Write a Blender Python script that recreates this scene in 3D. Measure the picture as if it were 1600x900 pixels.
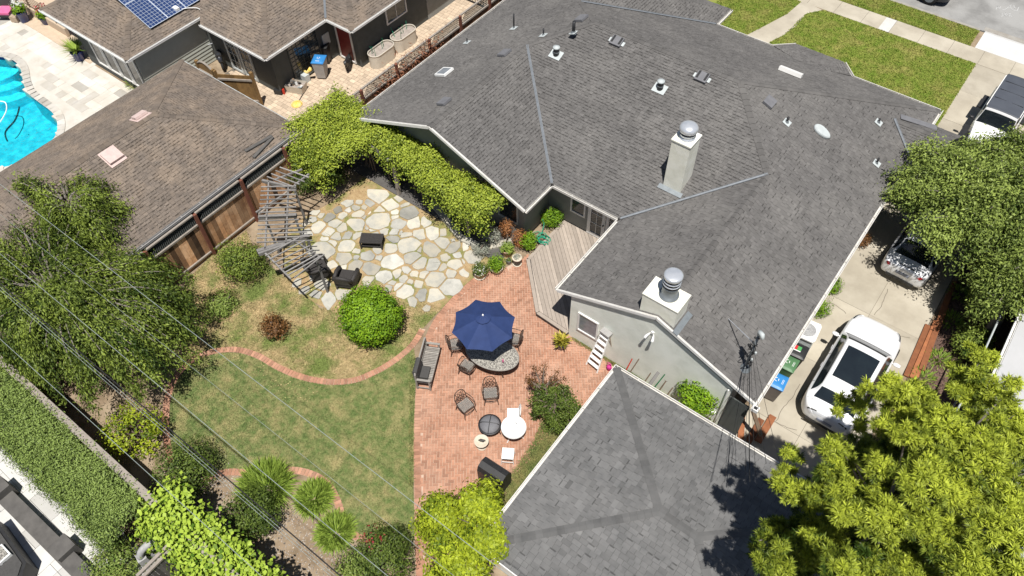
import bpy, bmesh, math, random
import numpy as np
from mathutils import Matrix, Vector, noise
for o in list(bpy.data.objects): bpy.data.objects.remove(o)
random.seed(7); rng = np.random.default_rng(7)
SC = bpy.context.scene; COL = SC.collection
PI = math.pi
# ---------------------------------------------------------------- camera, sky, sun, exposure
FPX = 1195.04
CR = Vector((0.79816154, 0.60224925, -0.01529721)); CU = Vector((-0.47319661, 0.64243893, 0.60279117)); CF = Vector((-0.37285805, 0.47388614, -0.79775235))
CAM = Vector((0, 0, 24.0))
cd = bpy.data.cameras.new('camera'); cam = bpy.data.objects.new('camera', cd); COL.objects.link(cam)
cd.sensor_width = 36; cd.lens = 36*FPX/1600; cd.clip_end = 2000; cd.clip_start = 0.5
m = Matrix((CR, CU, -CF)).transposed().to_4x4(); m.translation = CAM; cam.matrix_world = m
SC.camera = cam
SUN = Vector((0.215, -0.27, 1.0)).normalized()          # towards the sun
w = bpy.data.worlds.new('World'); SC.world = w; w.use_nodes = True
nt = w.node_tree; bg = nt.nodes['Background']; sk = nt.nodes.new('ShaderNodeTexSky'); sk.sky_type = 'NISHITA'; sk.sun_disc = False
sk.sun_elevation = math.asin(SUN.z); sk.sun_rotation = math.atan2(SUN.x, SUN.y)
nt.links.new(sk.outputs[0], bg.inputs[0]); bg.inputs[1].default_value = 0.05
sl = bpy.data.lights.new('sun', 'SUN'); so = bpy.data.objects.new('sun', sl); COL.objects.link(so)
sl.energy = 5.0; sl.angle = math.radians(0.53); sl.color = (1, .965, .91)
so.rotation_euler = SUN.to_track_quat('Z', 'Y').to_euler(); so.location = (10, -10, 40)
SC.view_settings.view_transform = 'Standard'; SC.view_settings.look = 'None'; SC.view_settings.exposure = 0.24; SC.view_settings.gamma = 1
SC.view_settings.use_curve_mapping = False
SC.render.engine = 'CYCLES'

# ---------------------------------------------------------------- helpers
def at(px, py, z=0.0):
    """surveyed point of the site: where the line of sight of a plan mark meets height z"""
    d = CF*FPX + CR*(px-800) - CU*(py-450)
    return CAM + d*((z-CAM.z)/d.z)
def at2(px, py, z=0.0):
    p = at(px, py, z); return (p.x, p.y)
def inframe(p, mrg=30):
    d = Vector(p)-CAM; k = d.dot(CF)
    x = 800+FPX*d.dot(CR)/k; y = 450-FPX*d.dot(CU)/k
    return -mrg < x < 1600+mrg and -mrg < y < 900+mrg
W = {}
def link(o, parent=None, local=False):
    COL.objects.link(o)
    B = Matrix.LocRotScale(o.location, o.rotation_euler, o.scale)
    if parent is not None:
        o.parent = parent
        if local: W[o] = W[parent] @ B
        else:
            o.matrix_parent_inverse = W[parent].inverted(); W[o] = B
    else: W[o] = B
    return o
def tag(o, label=None, cat=None, group=None, kind=None):
    if label: o['label'] = label
    if cat: o['category'] = cat
    if group: o['group'] = group
    if kind: o['kind'] = kind
    return o
def thing(name, label, cat, loc=(0, 0, 0), rz=0, group=None):
    o = bpy.data.objects.new(name, None); o.location = loc; o.rotation_euler = (0, 0, rz); o.empty_display_size = .2
    link(o); return tag(o, label, cat, group)
def rawmesh(name, V, F, mat=None, tone=None, smooth=False):
    me = bpy.data.meshes.new(name)
    if isinstance(V, np.ndarray):
        n = len(V); F = np.asarray(F, dtype=np.int32); k = F.shape[1]
        me.vertices.add(n); me.vertices.foreach_set('co', V.astype(np.float32).ravel())
        me.loops.add(F.size); me.loops.foreach_set('vertex_index', F.ravel())
        me.polygons.add(len(F)); me.polygons.foreach_set('loop_start', np.arange(0, F.size, k, dtype=np.int32))
        me.update(calc_edges=True)
    else:
        me.from_pydata([tuple(v) for v in V], [], F); me.update()
    if tone is not None:
        a = me.attributes.new('tone', 'FLOAT', 'FACE'); a.data.foreach_set('value', np.asarray(tone, dtype=np.float32))
    if smooth: me.polygons.foreach_set('use_smooth', [True]*len(me.polygons))
    if mat is not None: me.materials.append(M[mat] if isinstance(mat, str) else mat)
    return me
def mk(name, V, F, mat, parent=None, tone=None, smooth=False, local=False):
    return link(bpy.data.objects.new(name, rawmesh(name, V, F, mat, tone, smooth)), parent, local)
def struct(o, label=None): o['kind'] = 'structure'; return tag(o, label)

class MB:
    def __init__(s): s.V = []; s.F = []; s.T = []
    def add(s, V, F, t=0):
        n = len(s.V); s.V += [Vector(v) for v in V]; s.F += [tuple(i+n for i in f) for f in F]; s.T += [t]*len(F); return s
    def box(s, x0, x1, y0, y1, z0, z1, t=0):
        return s.add([(x0,y0,z0),(x1,y0,z0),(x1,y1,z0),(x0,y1,z0),(x0,y0,z1),(x1,y0,z1),(x1,y1,z1),(x0,y1,z1)],
              [(3,2,1,0),(4,5,6,7),(0,1,5,4),(1,2,6,5),(2,3,7,6),(3,0,4,7)], t)
    def beam(s, p, q, w, h, up=(0, 0, 1), t=0):
        p = Vector(p); q = Vector(q); d = (q-p).normalized(); u = Vector(up)
        if abs(d.dot(u)) > .99: u = Vector((0, 1, 0))
        x = d.cross(u).normalized()*w/2; y = x.cross(d).normalized()*h/2
        V = [p-x-y, p+x-y, p+x+y, p-x+y, q-x-y, q+x-y, q+x+y, q-x+y]
        return s.add(V, [(0,1,2,3),(7,6,5,4),(0,4,5,1),(1,5,6,2),(2,6,7,3),(3,7,4,0)], t)
    def prism(s, poly, z0, z1, t=0):
        n = len(poly); a = sum(poly[i][0]*poly[(i+1)%n][1]-poly[(i+1)%n][0]*poly[i][1] for i in range(n))
        if a < 0: poly = poly[::-1]
        f0 = z0 if callable(z0) else (lambda x, y: z0); f1 = z1 if callable(z1) else (lambda x, y: z1)
        V = [(x, y, f0(x, y)) for x, y in poly]+[(x, y, f1(x, y)) for x, y in poly]
        F = [tuple(range(n-1, -1, -1)), tuple(range(n, 2*n))]+[(i, (i+1)%n, n+(i+1)%n, n+i) for i in range(n)]
        return s.add(V, F, t)
    def tube(s, pts, r, n=6, t=0, caps=True):
        pts = [Vector(p) for p in pts]; k = len(pts); rs = r if isinstance(r, (list, tuple)) else [r]*k
        V = []; u = None
        for i, p in enumerate(pts):
            d = (pts[min(i+1, k-1)]-pts[max(i-1, 0)]).normalized()
            if u is None: u = d.orthogonal().normalized()
            else:
                u = (u-d*u.dot(d)); u = u.normalized() if u.length > 1e-6 else d.orthogonal().normalized()
            v = d.cross(u)
            for j in range(n):
                a = 2*PI*j/n; V.append(p+(u*math.cos(a)+v*math.sin(a))*rs[i])
        F = [(i*n+j, i*n+(j+1)%n, (i+1)*n+(j+1)%n, (i+1)*n+j) for i in range(k-1) for j in range(n)]
        if caps: F += [tuple(range(n-1, -1, -1)), tuple(range((k-1)*n, k*n))]
        return s.add(V, F, t)
    def lathe(s, prof, n=20, c=(0, 0, 0), t=0, sx=1, sy=1):
        V = []; k = len(prof)
        for r, z in prof:
            for j in range(n): a = 2*PI*j/n; V.append((c[0]+r*math.cos(a)*sx, c[1]+r*math.sin(a)*sy, c[2]+z))
        F = [(i*n+j, i*n+(j+1)%n, (i+1)*n+(j+1)%n, (i+1)*n+j) for i in range(k-1) for j in range(n)]
        F += [tuple(range(n-1, -1, -1)), tuple(range((k-1)*n, k*n))]
        return s.add(V, F, t)
    def quad(s, *p, t=0): return s.add(p, [tuple(range(len(p)))], t)
    def build(s, name, mat, parent=None, smooth=False, local=False):
        return mk(name, s.V, s.F, mat, parent, s.T if any(s.T) else None, smooth, local)

def clip(poly, a, b, c):      # keep a*x+b*y<=c
    out = []
    for i in range(len(poly)):
        p, q = poly[i], poly[(i+1)%len(poly)]; dp = a*p[0]+b*p[1]-c; dq = a*q[0]+b*q[1]-c
        if dp <= 0: out.append(p)
        if dp*dq < 0: t = dp/(dp-dq); out.append((p[0]+(q[0]-p[0])*t, p[1]+(q[1]-p[1])*t))
    return out
def ccw(poly):
    n = len(poly); a = sum(poly[i][0]*poly[(i+1)%n][1]-poly[(i+1)%n][0]*poly[i][1] for i in range(n))
    return poly if a > 0 else poly[::-1]
def clip_convex(poly, conv):
    for i in range(len(conv)):
        p, q = conv[i], conv[(i+1)%len(conv)]; nx, ny = q[1]-p[1], p[0]-q[0]
        poly = clip(poly, nx, ny, nx*p[0]+ny*p[1])
        if len(poly) < 3: return []
    return poly
def inside(x, y, poly):
    r = False; n = len(poly); j = n-1
    for i in range(n):
        xi, yi = poly[i]; xj, yj = poly[j]
        if (yi > y) != (yj > y) and x < (xj-xi)*(y-yi)/(yj-yi)+xi: r = not r
        j = i
    return r
def spline(pts, step=.12, closed=False):
    """even samples on a Catmull-Rom curve through pts"""
    P = [Vector(p) for p in pts]; n = len(P); out = []
    rngi = range(n if closed else n-1)
    for i in rngi:
        a, b, c, d = (P[(i-1)%n], P[i], P[(i+1)%n], P[(i+2)%n]) if closed else (P[max(i-1,0)], P[i], P[i+1], P[min(i+2,n-1)])
        k = max(2, int((c-b).length/step*3))
        for j in range(k):
            t = j/k; out.append(.5*((2*b)+(c-a)*t+(2*a-5*b+4*c-d)*t*t+(-a+3*b-3*c+d)*t**3))
    if not closed: out.append(P[-1])
    res = [out[0]]; acc = 0
    for p, q in zip(out, out[1:]+([out[0]] if closed else [])):
        L = (q-p).length
        while acc+L >= step and L > 0:
            t = (step-acc)/L; p = p.lerp(q, t); L = (q-p).length; res.append(p.copy()); acc = 0
        acc += L
    return res

# ---------------------------------------------------------------- materials
M = {}
def mat(name, c1, c2=None, scale=4, rough=.8, bump=0, bscale=None, metal=0, spec=.4, tone=.35, detail=5, c3=None, s3=.6, ramp=(.35, .65), coat=0, t3=(.45, .62)):
    m = bpy.data.materials.new(name); m.use_nodes = True; M[name] = m; n = m.node_tree.nodes; L = m.node_tree.links
    b = n['Principled BSDF']; b.inputs['Roughness'].default_value = rough; b.inputs['Metallic'].default_value = metal
    b.inputs['Specular IOR Level'].default_value = spec; b.inputs['Coat Weight'].default_value = coat
    g = n.new('ShaderNodeNewGeometry')
    def nz(sc, det):
        t = n.new('ShaderNodeTexNoise'); t.inputs['Scale'].default_value = sc; t.inputs['Detail'].default_value = det; t.inputs['Roughness'].default_value = .6
        L.new(g.outputs['Position'], t.inputs['Vector']); return t
    def mixc(fac, A, B):
        x = n.new('ShaderNodeMix'); x.data_type = 'RGBA'
        L.new(fac, x.inputs[0])
        for k, v in ((6, A), (7, B)):
            if isinstance(v, tuple): x.inputs[k].default_value = (*v, 1)
            else: L.new(v, x.inputs[k])
        return x.outputs[2]
    def rmp(src, lo, hi):
        r = n.new('ShaderNodeMapRange'); r.inputs[1].default_value = lo; r.inputs[2].default_value = hi; L.new(src, r.inputs[0]); return r.outputs[0]
    c2 = c2 or tuple(v*.8 for v in c1)
    col = mixc(rmp(nz(scale, detail).outputs[0], *ramp), c1, c2)
    if c3: col = mixc(rmp(nz(s3, 6).outputs[0], *t3), col, c3)
    if tone:
        a = n.new('ShaderNodeAttribute'); a.attribute_name = 'tone'
        ma = n.new('ShaderNodeMath'); ma.operation = 'MULTIPLY_ADD'; L.new(a.outputs['Fac'], ma.inputs[0]); ma.inputs[1].default_value = tone; ma.inputs[2].default_value = 1
        vm = n.new('ShaderNodeVectorMath'); vm.operation = 'SCALE'; L.new(col, vm.inputs[0]); L.new(ma.outputs[0], vm.inputs['Scale']); col = vm.outputs[0]
    L.new(col, b.inputs['Base Color'])
    if bump:
        bn = n.new('ShaderNodeBump'); bn.inputs['Strength'].default_value = bump; bn.inputs['Distance'].default_value = .02
        L.new(nz(bscale or scale*4, 4).outputs[0], bn.inputs['Height']); L.new(bn.outputs[0], b.inputs['Normal'])
    return m
def leafmat(name, dark, bright, trans=.16, rough=.5, spec=.22):
    m = bpy.data.materials.new(name); m.use_nodes = True; M[name] = m; n = m.node_tree.nodes; L = m.node_tree.links
    b = n['Principled BSDF']; b.inputs['Roughness'].default_value = rough; b.inputs['Specular IOR Level'].default_value = spec
    a = n.new('ShaderNodeAttribute'); a.attribute_name = 'tone'
    x = n.new('ShaderNodeMix'); x.data_type = 'RGBA'; L.new(a.outputs['Fac'], x.inputs[0]); x.inputs[6].default_value = (*dark, 1); x.inputs[7].default_value = (*bright, 1)
    L.new(x.outputs[2], b.inputs['Base Color'])
    t = n.new('ShaderNodeBsdfTranslucent'); L.new(x.outputs[2], t.inputs[0])
    ms = n.new('ShaderNodeMixShader'); ms.inputs[0].default_value = trans; L.new(b.outputs[0], ms.inputs[1]); L.new(t.outputs[0], ms.inputs[2])
    L.new(ms.outputs[0], n['Material Output'].inputs[0]); return m
mat('soil', (0.270,0.198,0.131), (0.180,0.131,0.081), 3, .95, .5, 30, c3=(0.324,0.252,0.171), s3=1.1)
mat('terrain', (0.176,0.152,0.112), (0.120,0.104,0.072), .4, .95)
mat('lawn', (0.127,0.174,0.056), (0.221,0.229,0.092), 4, .95, .5, 60, c3=(0.324,0.281,0.131), s3=1.5, tone=.45, detail=10, ramp=(.40,.62), spec=.1, t3=(.48, .70))
mat('front_lawn', (.150,.215,.032), (.225,.255,.055), 2.6, .95, .5, 60, c3=(.29,.27,.085), s3=.9, tone=.28, detail=8, ramp=(.38,.62), spec=.1, t3=(.48, .70))
mat('dry_grass', (0.273,0.224,0.106), (0.440,0.330,0.176), 3, .95, .5, 60, c3=(0.150,0.189,0.053), s3=.9, tone=.5, detail=10, spec=.1)
mat('joint_soil', (.33,.225,.12), (.42,.31,.17), 5, .95, .5, 60, c3=(.19,.20,.065), s3=1.3, tone=.5, detail=10, spec=.1)
mat('bed_grass', (.10,.15,.035), (.22,.20,.07), 2, .95, .5, 60, tone=.5, detail=9)
mat('mulch', (0.085,0.051,0.038), (0.187,0.119,0.093), 14, .95, .8, 40)
mat('concrete', (0.424,0.380,0.300), (0.360,0.320,0.252), 1.3, .9, .15, 40, c3=(0.472,0.428,0.344), s3=.5, tone=.2)
mat('pale_concrete', (0.590,0.582,0.566), (0.541,0.533,0.517), 2, .85, .1)
mat('asphalt', (0.272,0.268,0.256), (0.200,0.196,0.188), 1.5, .95, .3, 90, c3=(0.320,0.316,0.304), s3=.35)
mat('kerb', (0.336,0.320,0.288), (0.272,0.248,0.216), 3, .9)
mat('joint', (.16,.14,.11), (.12,.10,.08), 8, .95)
mat('mortar', (0.521,0.378,0.290), (0.462,0.332,0.252), 6, .95, .2)
mat('brick', (0.411,0.213,0.138), (0.346,0.175,0.110), 5, .9, .25, 60, c3=(.435,.245,.165), s3=.8, tone=.26)
mat('flagstone', (0.447,0.424,0.360), (0.343,0.336,0.297), 3.5, .85, .35, 14, c3=(0.479,0.440,0.351), s3=1.4, tone=.3, detail=8)
mat('flagstone_grey', (0.390,0.379,0.330), (0.302,0.297,0.267), 3.5, .85, .35, 14, c3=(0.443,0.430,0.384), s3=1.4, tone=.28, detail=8)
mat('travertine', (0.564,0.529,0.469), (0.494,0.455,0.391), 1.7, .7, .08, c3=(0.586,0.557,0.507), s3=.8, tone=.22)
mat('white_paver', (0.577,0.566,0.540), (0.518,0.507,0.477), 2.2, .75, .08, tone=.12)
mat('tan_paver', (0.541,0.430,0.316), (0.476,0.373,0.271), 5, .85, .1, tone=.14)
mat('pool_plaster', (0.025,0.365,0.459), (0.060,0.561,0.629), 3.2, .6, tone=.3)  # mottling paints mild caustic ripples of light into the plaster colour
mat('shingle_grey', (.141,.135,.130), (.116,.111,.107), 3.2, .95, .3, 160, c3=(.155,.148,.141), s3=.5, tone=.42, spec=.12)
mat('valley_metal', (.20,.215,.235), (.16,.175,.19), 6, .6, metal=.2)
mat('shingle_slate', (0.151,0.149,0.147), (0.123,0.123,0.122), 4, .95, .3, 160, c3=(0.165,0.163,0.160), s3=.9, tone=.36, spec=.12)
mat('shingle_brown', (0.199,0.163,0.133), (0.148,0.124,0.105), 3.4, .95, .3, 160, c3=(0.228,0.181,0.141), s3=.9, tone=.45, spec=.12)
mat('roof_felt', (.055,.053,.052), None, 8, .95)
mat('white_paint', (.78,.77,.745), (.70,.69,.66), 4, .55, tone=.15)
mat('gutter', (0.648,0.630,0.594), (0.540,0.517,0.477), 5, .5)
mat('stucco_light', (0.783,0.798,0.721), (0.680,0.695,0.618), 2.2, .9, .3, 60, c3=(0.824,0.834,0.762), s3=.8)
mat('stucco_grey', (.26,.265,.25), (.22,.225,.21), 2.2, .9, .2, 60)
mat('chimney_stucco', (0.796,0.785,0.683), (0.694,0.683,0.586), 2.5, .9, .25, 40, c3=(0.836,0.826,0.745), s3=1.5)
mat('soffit', (.30,.29,.27), None, 5, .9)
mat('glass', (.020,.026,.030), (.03,.038,.042), 2, .08, spec=.7)
mat('blind_glass', (.24,.26,.285), (.18,.20,.22), 6, .15, spec=.6)
mat('galvanised', (.24,.265,.28), (.20,.22,.235), 6, .5, metal=.4)
mat('steel', (.72,.74,.77), (.62,.65,.69), 6, .28, metal=.55)
mat('dark_metal', (.045,.045,.048), (.03,.03,.032), 8, .5, metal=.3)
mat('bronze', (.075,.052,.042), (.12,.088,.07), 12, .45, metal=.35, tone=.4)
mat('vent_grey', (.17,.17,.18), (.14,.14,.15), 6, .7)
mat('vent_pale', (0.493,0.527,0.527), (0.425,0.459,0.459), 6, .6)
mat('pink_vent', (.60,.47,.43), (.52,.40,.37), 6, .8)
mat('deck_board', (0.370,0.315,0.265), (0.323,0.273,0.227), 7, .85, .15, 30, tone=.2)
mat('fence_wood', (0.404,0.221,0.110), (0.277,0.149,0.076), 4, .9, .4, 25, c3=(0.489,0.307,0.179), s3=1.6, tone=.5)
mat('post_wood', (.20,.075,.045), (.15,.055,.035), 5, .9, .2)
mat('rail_wood', (0.323,0.285,0.246), (0.255,0.221,0.187), 6, .9, .2)
mat('grey_wood', (0.223,0.212,0.202), (0.166,0.158,0.149), 9, .9, .3, 40, tone=.35)
mat('redwood', (0.306,0.115,0.047), (0.230,0.085,0.036), 6, .7, .2, 30, tone=.4)
mat('gate_wood', (.24,.145,.055), (.18,.105,.04), 6, .7, .2, 30, tone=.3)
mat('bench_wood', (0.306,0.285,0.255), (0.246,0.230,0.208), 9, .85, .2, tone=.2)
mat('charcoal_fabric', (.075,.073,.07), (.058,.056,.054), 20, .95)
mat('navy_canvas', (0.020,0.041,0.132), (0.016,0.034,0.112), 5, .8, .1, 20, tone=.2)
mat('wicker', (.028,.025,.024), (.05,.045,.042), 40, .6, .6, 60)
mat('black_plastic', (.022,.022,.023), (.03,.03,.03), 6, .45)
mat('rubber', (.02,.02,.02), None, 10, .85)
mat('mosaic', (.40,.38,.33), (.13,.12,.11), 26, .5, ramp=(.46, .54))
mat('white_metal', (.82,.82,.80), (.74,.74,.72), 8, .45)
mat('terracotta', (.48,.27,.19), (.62,.44,.34), 6, .85, .2)
mat('cream_pot', (.62,.55,.44), (.54,.47,.37), 6, .8, .1)
mat('blue_glaze', (.018,.030,.145), (.014,.022,.10), 6, .2, spec=.6)
mat('navy_glaze', (.020,.022,.055), (.016,.018,.04), 6, .25, spec=.6)
mat('potting', (.085,.06,.042), None, 12, .95)
mat('bin_blue', (0.038,0.221,0.527), (0.034,0.204,0.484), 4, .4)
mat('bin_green', (.085,.19,.085), (.075,.17,.075), 4, .45)
mat('bin_grey', (.36,.35,.34), (.31,.30,.29), 4, .6)
mat('bin_brown', (.18,.155,.14), (.15,.13,.118), 4, .6)
mat('sign_red', (.55,.035,.04), None, 4, .5)
mat('sign_green', (.08,.35,.10), None, 4, .5)
mat('pink', (.72,.16,.33), (.62,.13,.28), 5, .6)
mat('magenta', (.50,.03,.22), None, 5, .6)
mat('yellow', (.75,.50,.06), (.82,.66,.32), 5, .6)
mat('red_tool', (.60,.045,.02), None, 5, .5)
mat('green_tool', (.03,.22,.09), None, 5, .5)
mat('hose', (0.016,0.240,0.128), (0.024,0.336,0.200), 9, .5)
mat('tool_wood', (.15,.10,.065), (.22,.16,.11), 9, .85)
mat('cardboard', (.42,.33,.24), (.36,.28,.2), 4, .85)
mat('raised_bed', (.58,.535,.455), (.52,.475,.40), 4, .6)
mat('siding_light', (.46,.475,.42), (.42,.435,.385), 3, .8, .1)
mat('siding_dark', (.085,.092,.088), (.07,.076,.072), 3, .85, .1)
mat('red_door', (.20,.022,.02), None, 5, .5)
mat('solar', (0.019,0.038,0.115), (0.025,0.051,0.145), 3, .22, spec=.7, tone=.3)
mat('solar_line', (.45,.50,.58), None, 3, .4)
mat('car_white', (.80,.80,.80), (.79,.79,.79), 2, .28, spec=.5, coat=.6)
mat('car_silver', (.74,.75,.77), (.72,.73,.75), 2, .3, metal=.15, coat=.6)
mat('car_black', (.035,.038,.045), (.03,.033,.04), 2, .35, coat=.3)
mat('jeep_top', (.075,.083,.10), (.065,.072,.088), 2, .6)
mat('car_glass', (.012,.016,.02), (.016,.022,.026), 2, .06, spec=.8)
mat('tail_light', (.35,.012,.012), None, 4, .25)
mat('plate', (.16,.18,.24), (.3,.32,.38), 30, .5)
mat('wire', (0.288,0.328,0.312), None, 3, .5)
mat('black_wire', (.02,.02,.02), None, 3, .7)
mat('pole_wood', (.16,.12,.09), (.12,.09,.07), 7, .9)
mat('white_roof', (0.468,0.468,0.468), (0.429,0.429,0.429), 1.3, .9, .1)
mat('bark', (.16,.125,.095), (.15,.115,.09), 8, .95, .5)
mat('pale_bark', (.24,.21,.18), (.17,.15,.13), 8, .95, .5)
mat('rock', (.38,.33,.29), (.28,.24,.21), 6, .9, .4)
mat('chalk', (.46,.46,.45), None, 20, .9)
mat('dead_vine', (.26,.10,.055), (.33,.15,.08), 9, .95)
mat('fountain', (.40,.40,.39), (.30,.30,.30), 8, .85, .3)
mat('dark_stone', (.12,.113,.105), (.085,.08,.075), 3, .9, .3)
leafmat('leaf_lime', (0.075, 0.125, 0.01), (0.42, 0.49, 0.03))
leafmat('leaf_vine', (0.065, 0.11, 0.012), (0.38, 0.45, 0.055))
leafmat('leaf_citrus', (0.045, 0.12, 0.008), (0.26, 0.42, 0.02))
leafmat('leaf_tree', (0.038, 0.07, 0.012), (0.28, 0.355, 0.06))
leafmat('leaf_olive', (0.055, 0.09, 0.018), (0.32, 0.4, 0.09))
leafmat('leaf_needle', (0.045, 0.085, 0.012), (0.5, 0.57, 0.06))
leafmat('leaf_hedge', (0.045, 0.08, 0.014), (0.25, 0.335, 0.085))
leafmat('leaf_ivy', (0.065, 0.14, 0.012), (0.37, 0.49, 0.06))
leafmat('leaf_dark', (0.035, 0.065, 0.013), (0.15, 0.205, 0.035))
leafmat('leaf_strap', (0.075, 0.14, 0.016), (0.32, 0.43, 0.07))
leafmat('leaf_grass', (0.09, 0.16, 0.022), (0.3, 0.36, 0.09))
leafmat('leaf_rust', (.28,.10,.03), (.48,.24,.10))
leafmat('leaf_dracaena', (.16,.16,.02), (.52,.44,.07))
leafmat('leaf_silver', (.20,.22,.17), (.48,.48,.40))
leafmat('leaf_red', (.09,.05,.02), (.24,.11,.035))
leafmat('petal_white', (.55,.55,.5), (.8,.8,.76))
leafmat('petal_red', (.40,.02,.04), (.6,.08,.12))

# ---------------------------------------------------------------- leaves
def unit(n): v = rng.normal(size=(n, 3)); return v/np.linalg.norm(v, axis=1, keepdims=True)
def kites(Pn, D, N, ln, wd):
    """one four-cornered leaf at each point: D along, N up"""
    D = D/np.linalg.norm(D, axis=1, keepdims=True); S = np.cross(D, N); S /= (np.linalg.norm(S, axis=1, keepdims=True)+1e-9)
    N2 = np.cross(S, D); ln = np.asarray(ln).reshape(-1, 1); wd = np.asarray(wd).reshape(-1, 1)
    V = np.stack([Pn, Pn+D*ln*.5+S*wd*.5+N2*wd*.12, Pn+D*ln-N2*ln*.12, Pn+D*ln*.5-S*wd*.5+N2*wd*.12], 1).reshape(-1, 3)
    return V, np.arange(len(V)).reshape(-1, 4)
def leaves(name, pts, out, size, aspect, matn, parent, tone, local=False, flat=.5):
    """leaf faces at pts turned mostly outwards (out) with scatter"""
    n = len(pts); N = out+unit(n)*flat; D = unit(n); D = D-N*(np.sum(D*N, 1, keepdims=True)/np.sum(N*N, 1, keepdims=True)); D[:, 2] -= .25
    s = size*rng.uniform(.7, 1.3, n); V, F = kites(pts, D, N, s, s*aspect)
    return mk(name, V, F, matn, parent, np.clip(tone, 0, 1), local=local)
def ball_points(n, c, r, shell=.35, zmin=-.6):
    d = unit(int(n*1.6)); d = d[d[:, 2] > zmin][:n]; k = rng.uniform(0, 1, len(d))**shell
    return np.array(c)+d*k[:, None]*np.array(r), d
def crown(name, parent, ells, nclump, per, size, aspect, matn, cl_r=.3, tone_c=.45, tone_s=.22, shell=.3, zmin=-.4, flat=.6, droop=0):
    P_, O_, T_ = [], [], []
    vol = np.array([e[1][0]*e[1][1]+e[1][0]*e[1][2] for e in ells]); vol = vol/vol.sum(); cen = []
    for e, f in zip(ells, vol):
        c, d = ball_points(max(3, int(nclump*f)), e[0], e[1], shell, zmin)
        for ci, di in zip(c, d):
            k = int(per*random.uniform(.6, 1.4)); g = rng.normal(size=(k, 3)); g *= cl_r*random.uniform(.6, 1.3)/np.maximum(1, np.linalg.norm(g, axis=1, keepdims=True)*.7)
            if droop: g[:, 2] = -np.abs(g[:, 2])*droop
            else: g[:, 2] *= .7
            P_.append(ci+g); o = di*.8+np.array([0, 0, .6])+g/cl_r*.35; O_.append(o)
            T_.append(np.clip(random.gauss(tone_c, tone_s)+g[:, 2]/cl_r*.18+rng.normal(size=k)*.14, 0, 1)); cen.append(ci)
    P_ = np.concatenate(P_); O_ = np.concatenate(O_); T_ = np.concatenate(T_)
    P_[:, 2] = np.maximum(P_[:, 2], .03)
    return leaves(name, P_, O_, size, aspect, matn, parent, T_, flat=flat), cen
def limbs(name, parent, root, cen, n, r0, r1, matn, mid=.5):
    b = MB(); root = Vector(root)
    for c in random.sample(list(cen), min(n, len(cen))):
        c = Vector(c); m = root.lerp(c, mid)+Vector((random.gauss(0, .15), random.gauss(0, .15), random.uniform(.05, .4)))
        b.tube([root, root.lerp(m, .5)+Vector((0, 0, .1)), m, c], [r0, r0*.75, (r0+r1)*.4, r1], 5)
    return b.build(name, matn, parent)
def tuft_stuff(name, poly, n, h, matn, label=None, zb=.0, wd=.02, holes=()):
    """short upright blades over a plan polygon"""
    xs = [p[0] for p in poly]; ys = [p[1] for p in poly]; pts = []
    P_ = np.array(poly+[poly[0]])
    X = rng.uniform(min(xs), max(xs), n*3); Y = rng.uniform(min(ys), max(ys), n*3)
    ok = np.zeros(len(X), bool)
    for (xi, yi), (xj, yj) in zip(P_[:-1], P_[1:]):
        if yi == yj: continue
        cr = ((yi > Y) != (yj > Y)) & (X < (xj-xi)*(Y-yi)/(yj-yi)+xi); ok ^= cr
    for hx, hy, hr in holes: ok &= (X-hx)**2+(Y-hy)**2 > hr*hr
    X = X[ok][:n]; Y = Y[ok][:n]; k = len(X)
    b = np.stack([X, Y, np.full(k, zb)], 1); a = rng.uniform(0, 2*PI, k); s = np.stack([np.cos(a), np.sin(a), 0*a], 1)*wd*rng.uniform(.6, 1.4, (k, 1))
    tip = b+np.stack([rng.normal(0, h*.7, k), rng.normal(0, h*.7, k), h*rng.uniform(.5, 1.2, k)], 1)
    V = np.stack([b-s, b+s, tip], 1).reshape(-1, 3)
    o = mk(name, V, np.arange(len(V)).reshape(-1, 3), matn, None, rng.normal(0, .35, k))
    return tag(o, label, 'grass', kind='stuff')
# ================================================================ SETTING
def sheet(name, poly, z, matn, label=None, thick=None, parent=None):
    b = MB()
    if thick: b.prism(poly, z-thick, z)
    else: b.add([(x, y, z) for x, y in ccw(poly)], [tuple(range(len(poly)))])
    o = b.build(name, matn, parent)
    if parent is None: struct(o, label)
    return o
def rect(x0, x1, y0, y1): return [(x0, y0), (x1, y0), (x1, y1), (x0, y1)]
sheet('terrain', rect(-500, 500, -400, 600), -1.6, 'terrain')
YD = 42.0
sheet('yard_soil', rect(-31.0, 60, -.05, YD), 0, 'soil', thick=1.5)
sheet('yard_soil', rect(-70, -46.1, -.05, YD), -.035, 'soil', thick=1.5)
sheet('yard_soil', rect(-46.1, -31.0, 13.0, YD), -.035, 'soil', thick=1.5)
sheet('yard_soil', rect(-70, 60, -40, -.06), -.02, 'soil', thick=1.5)
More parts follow.
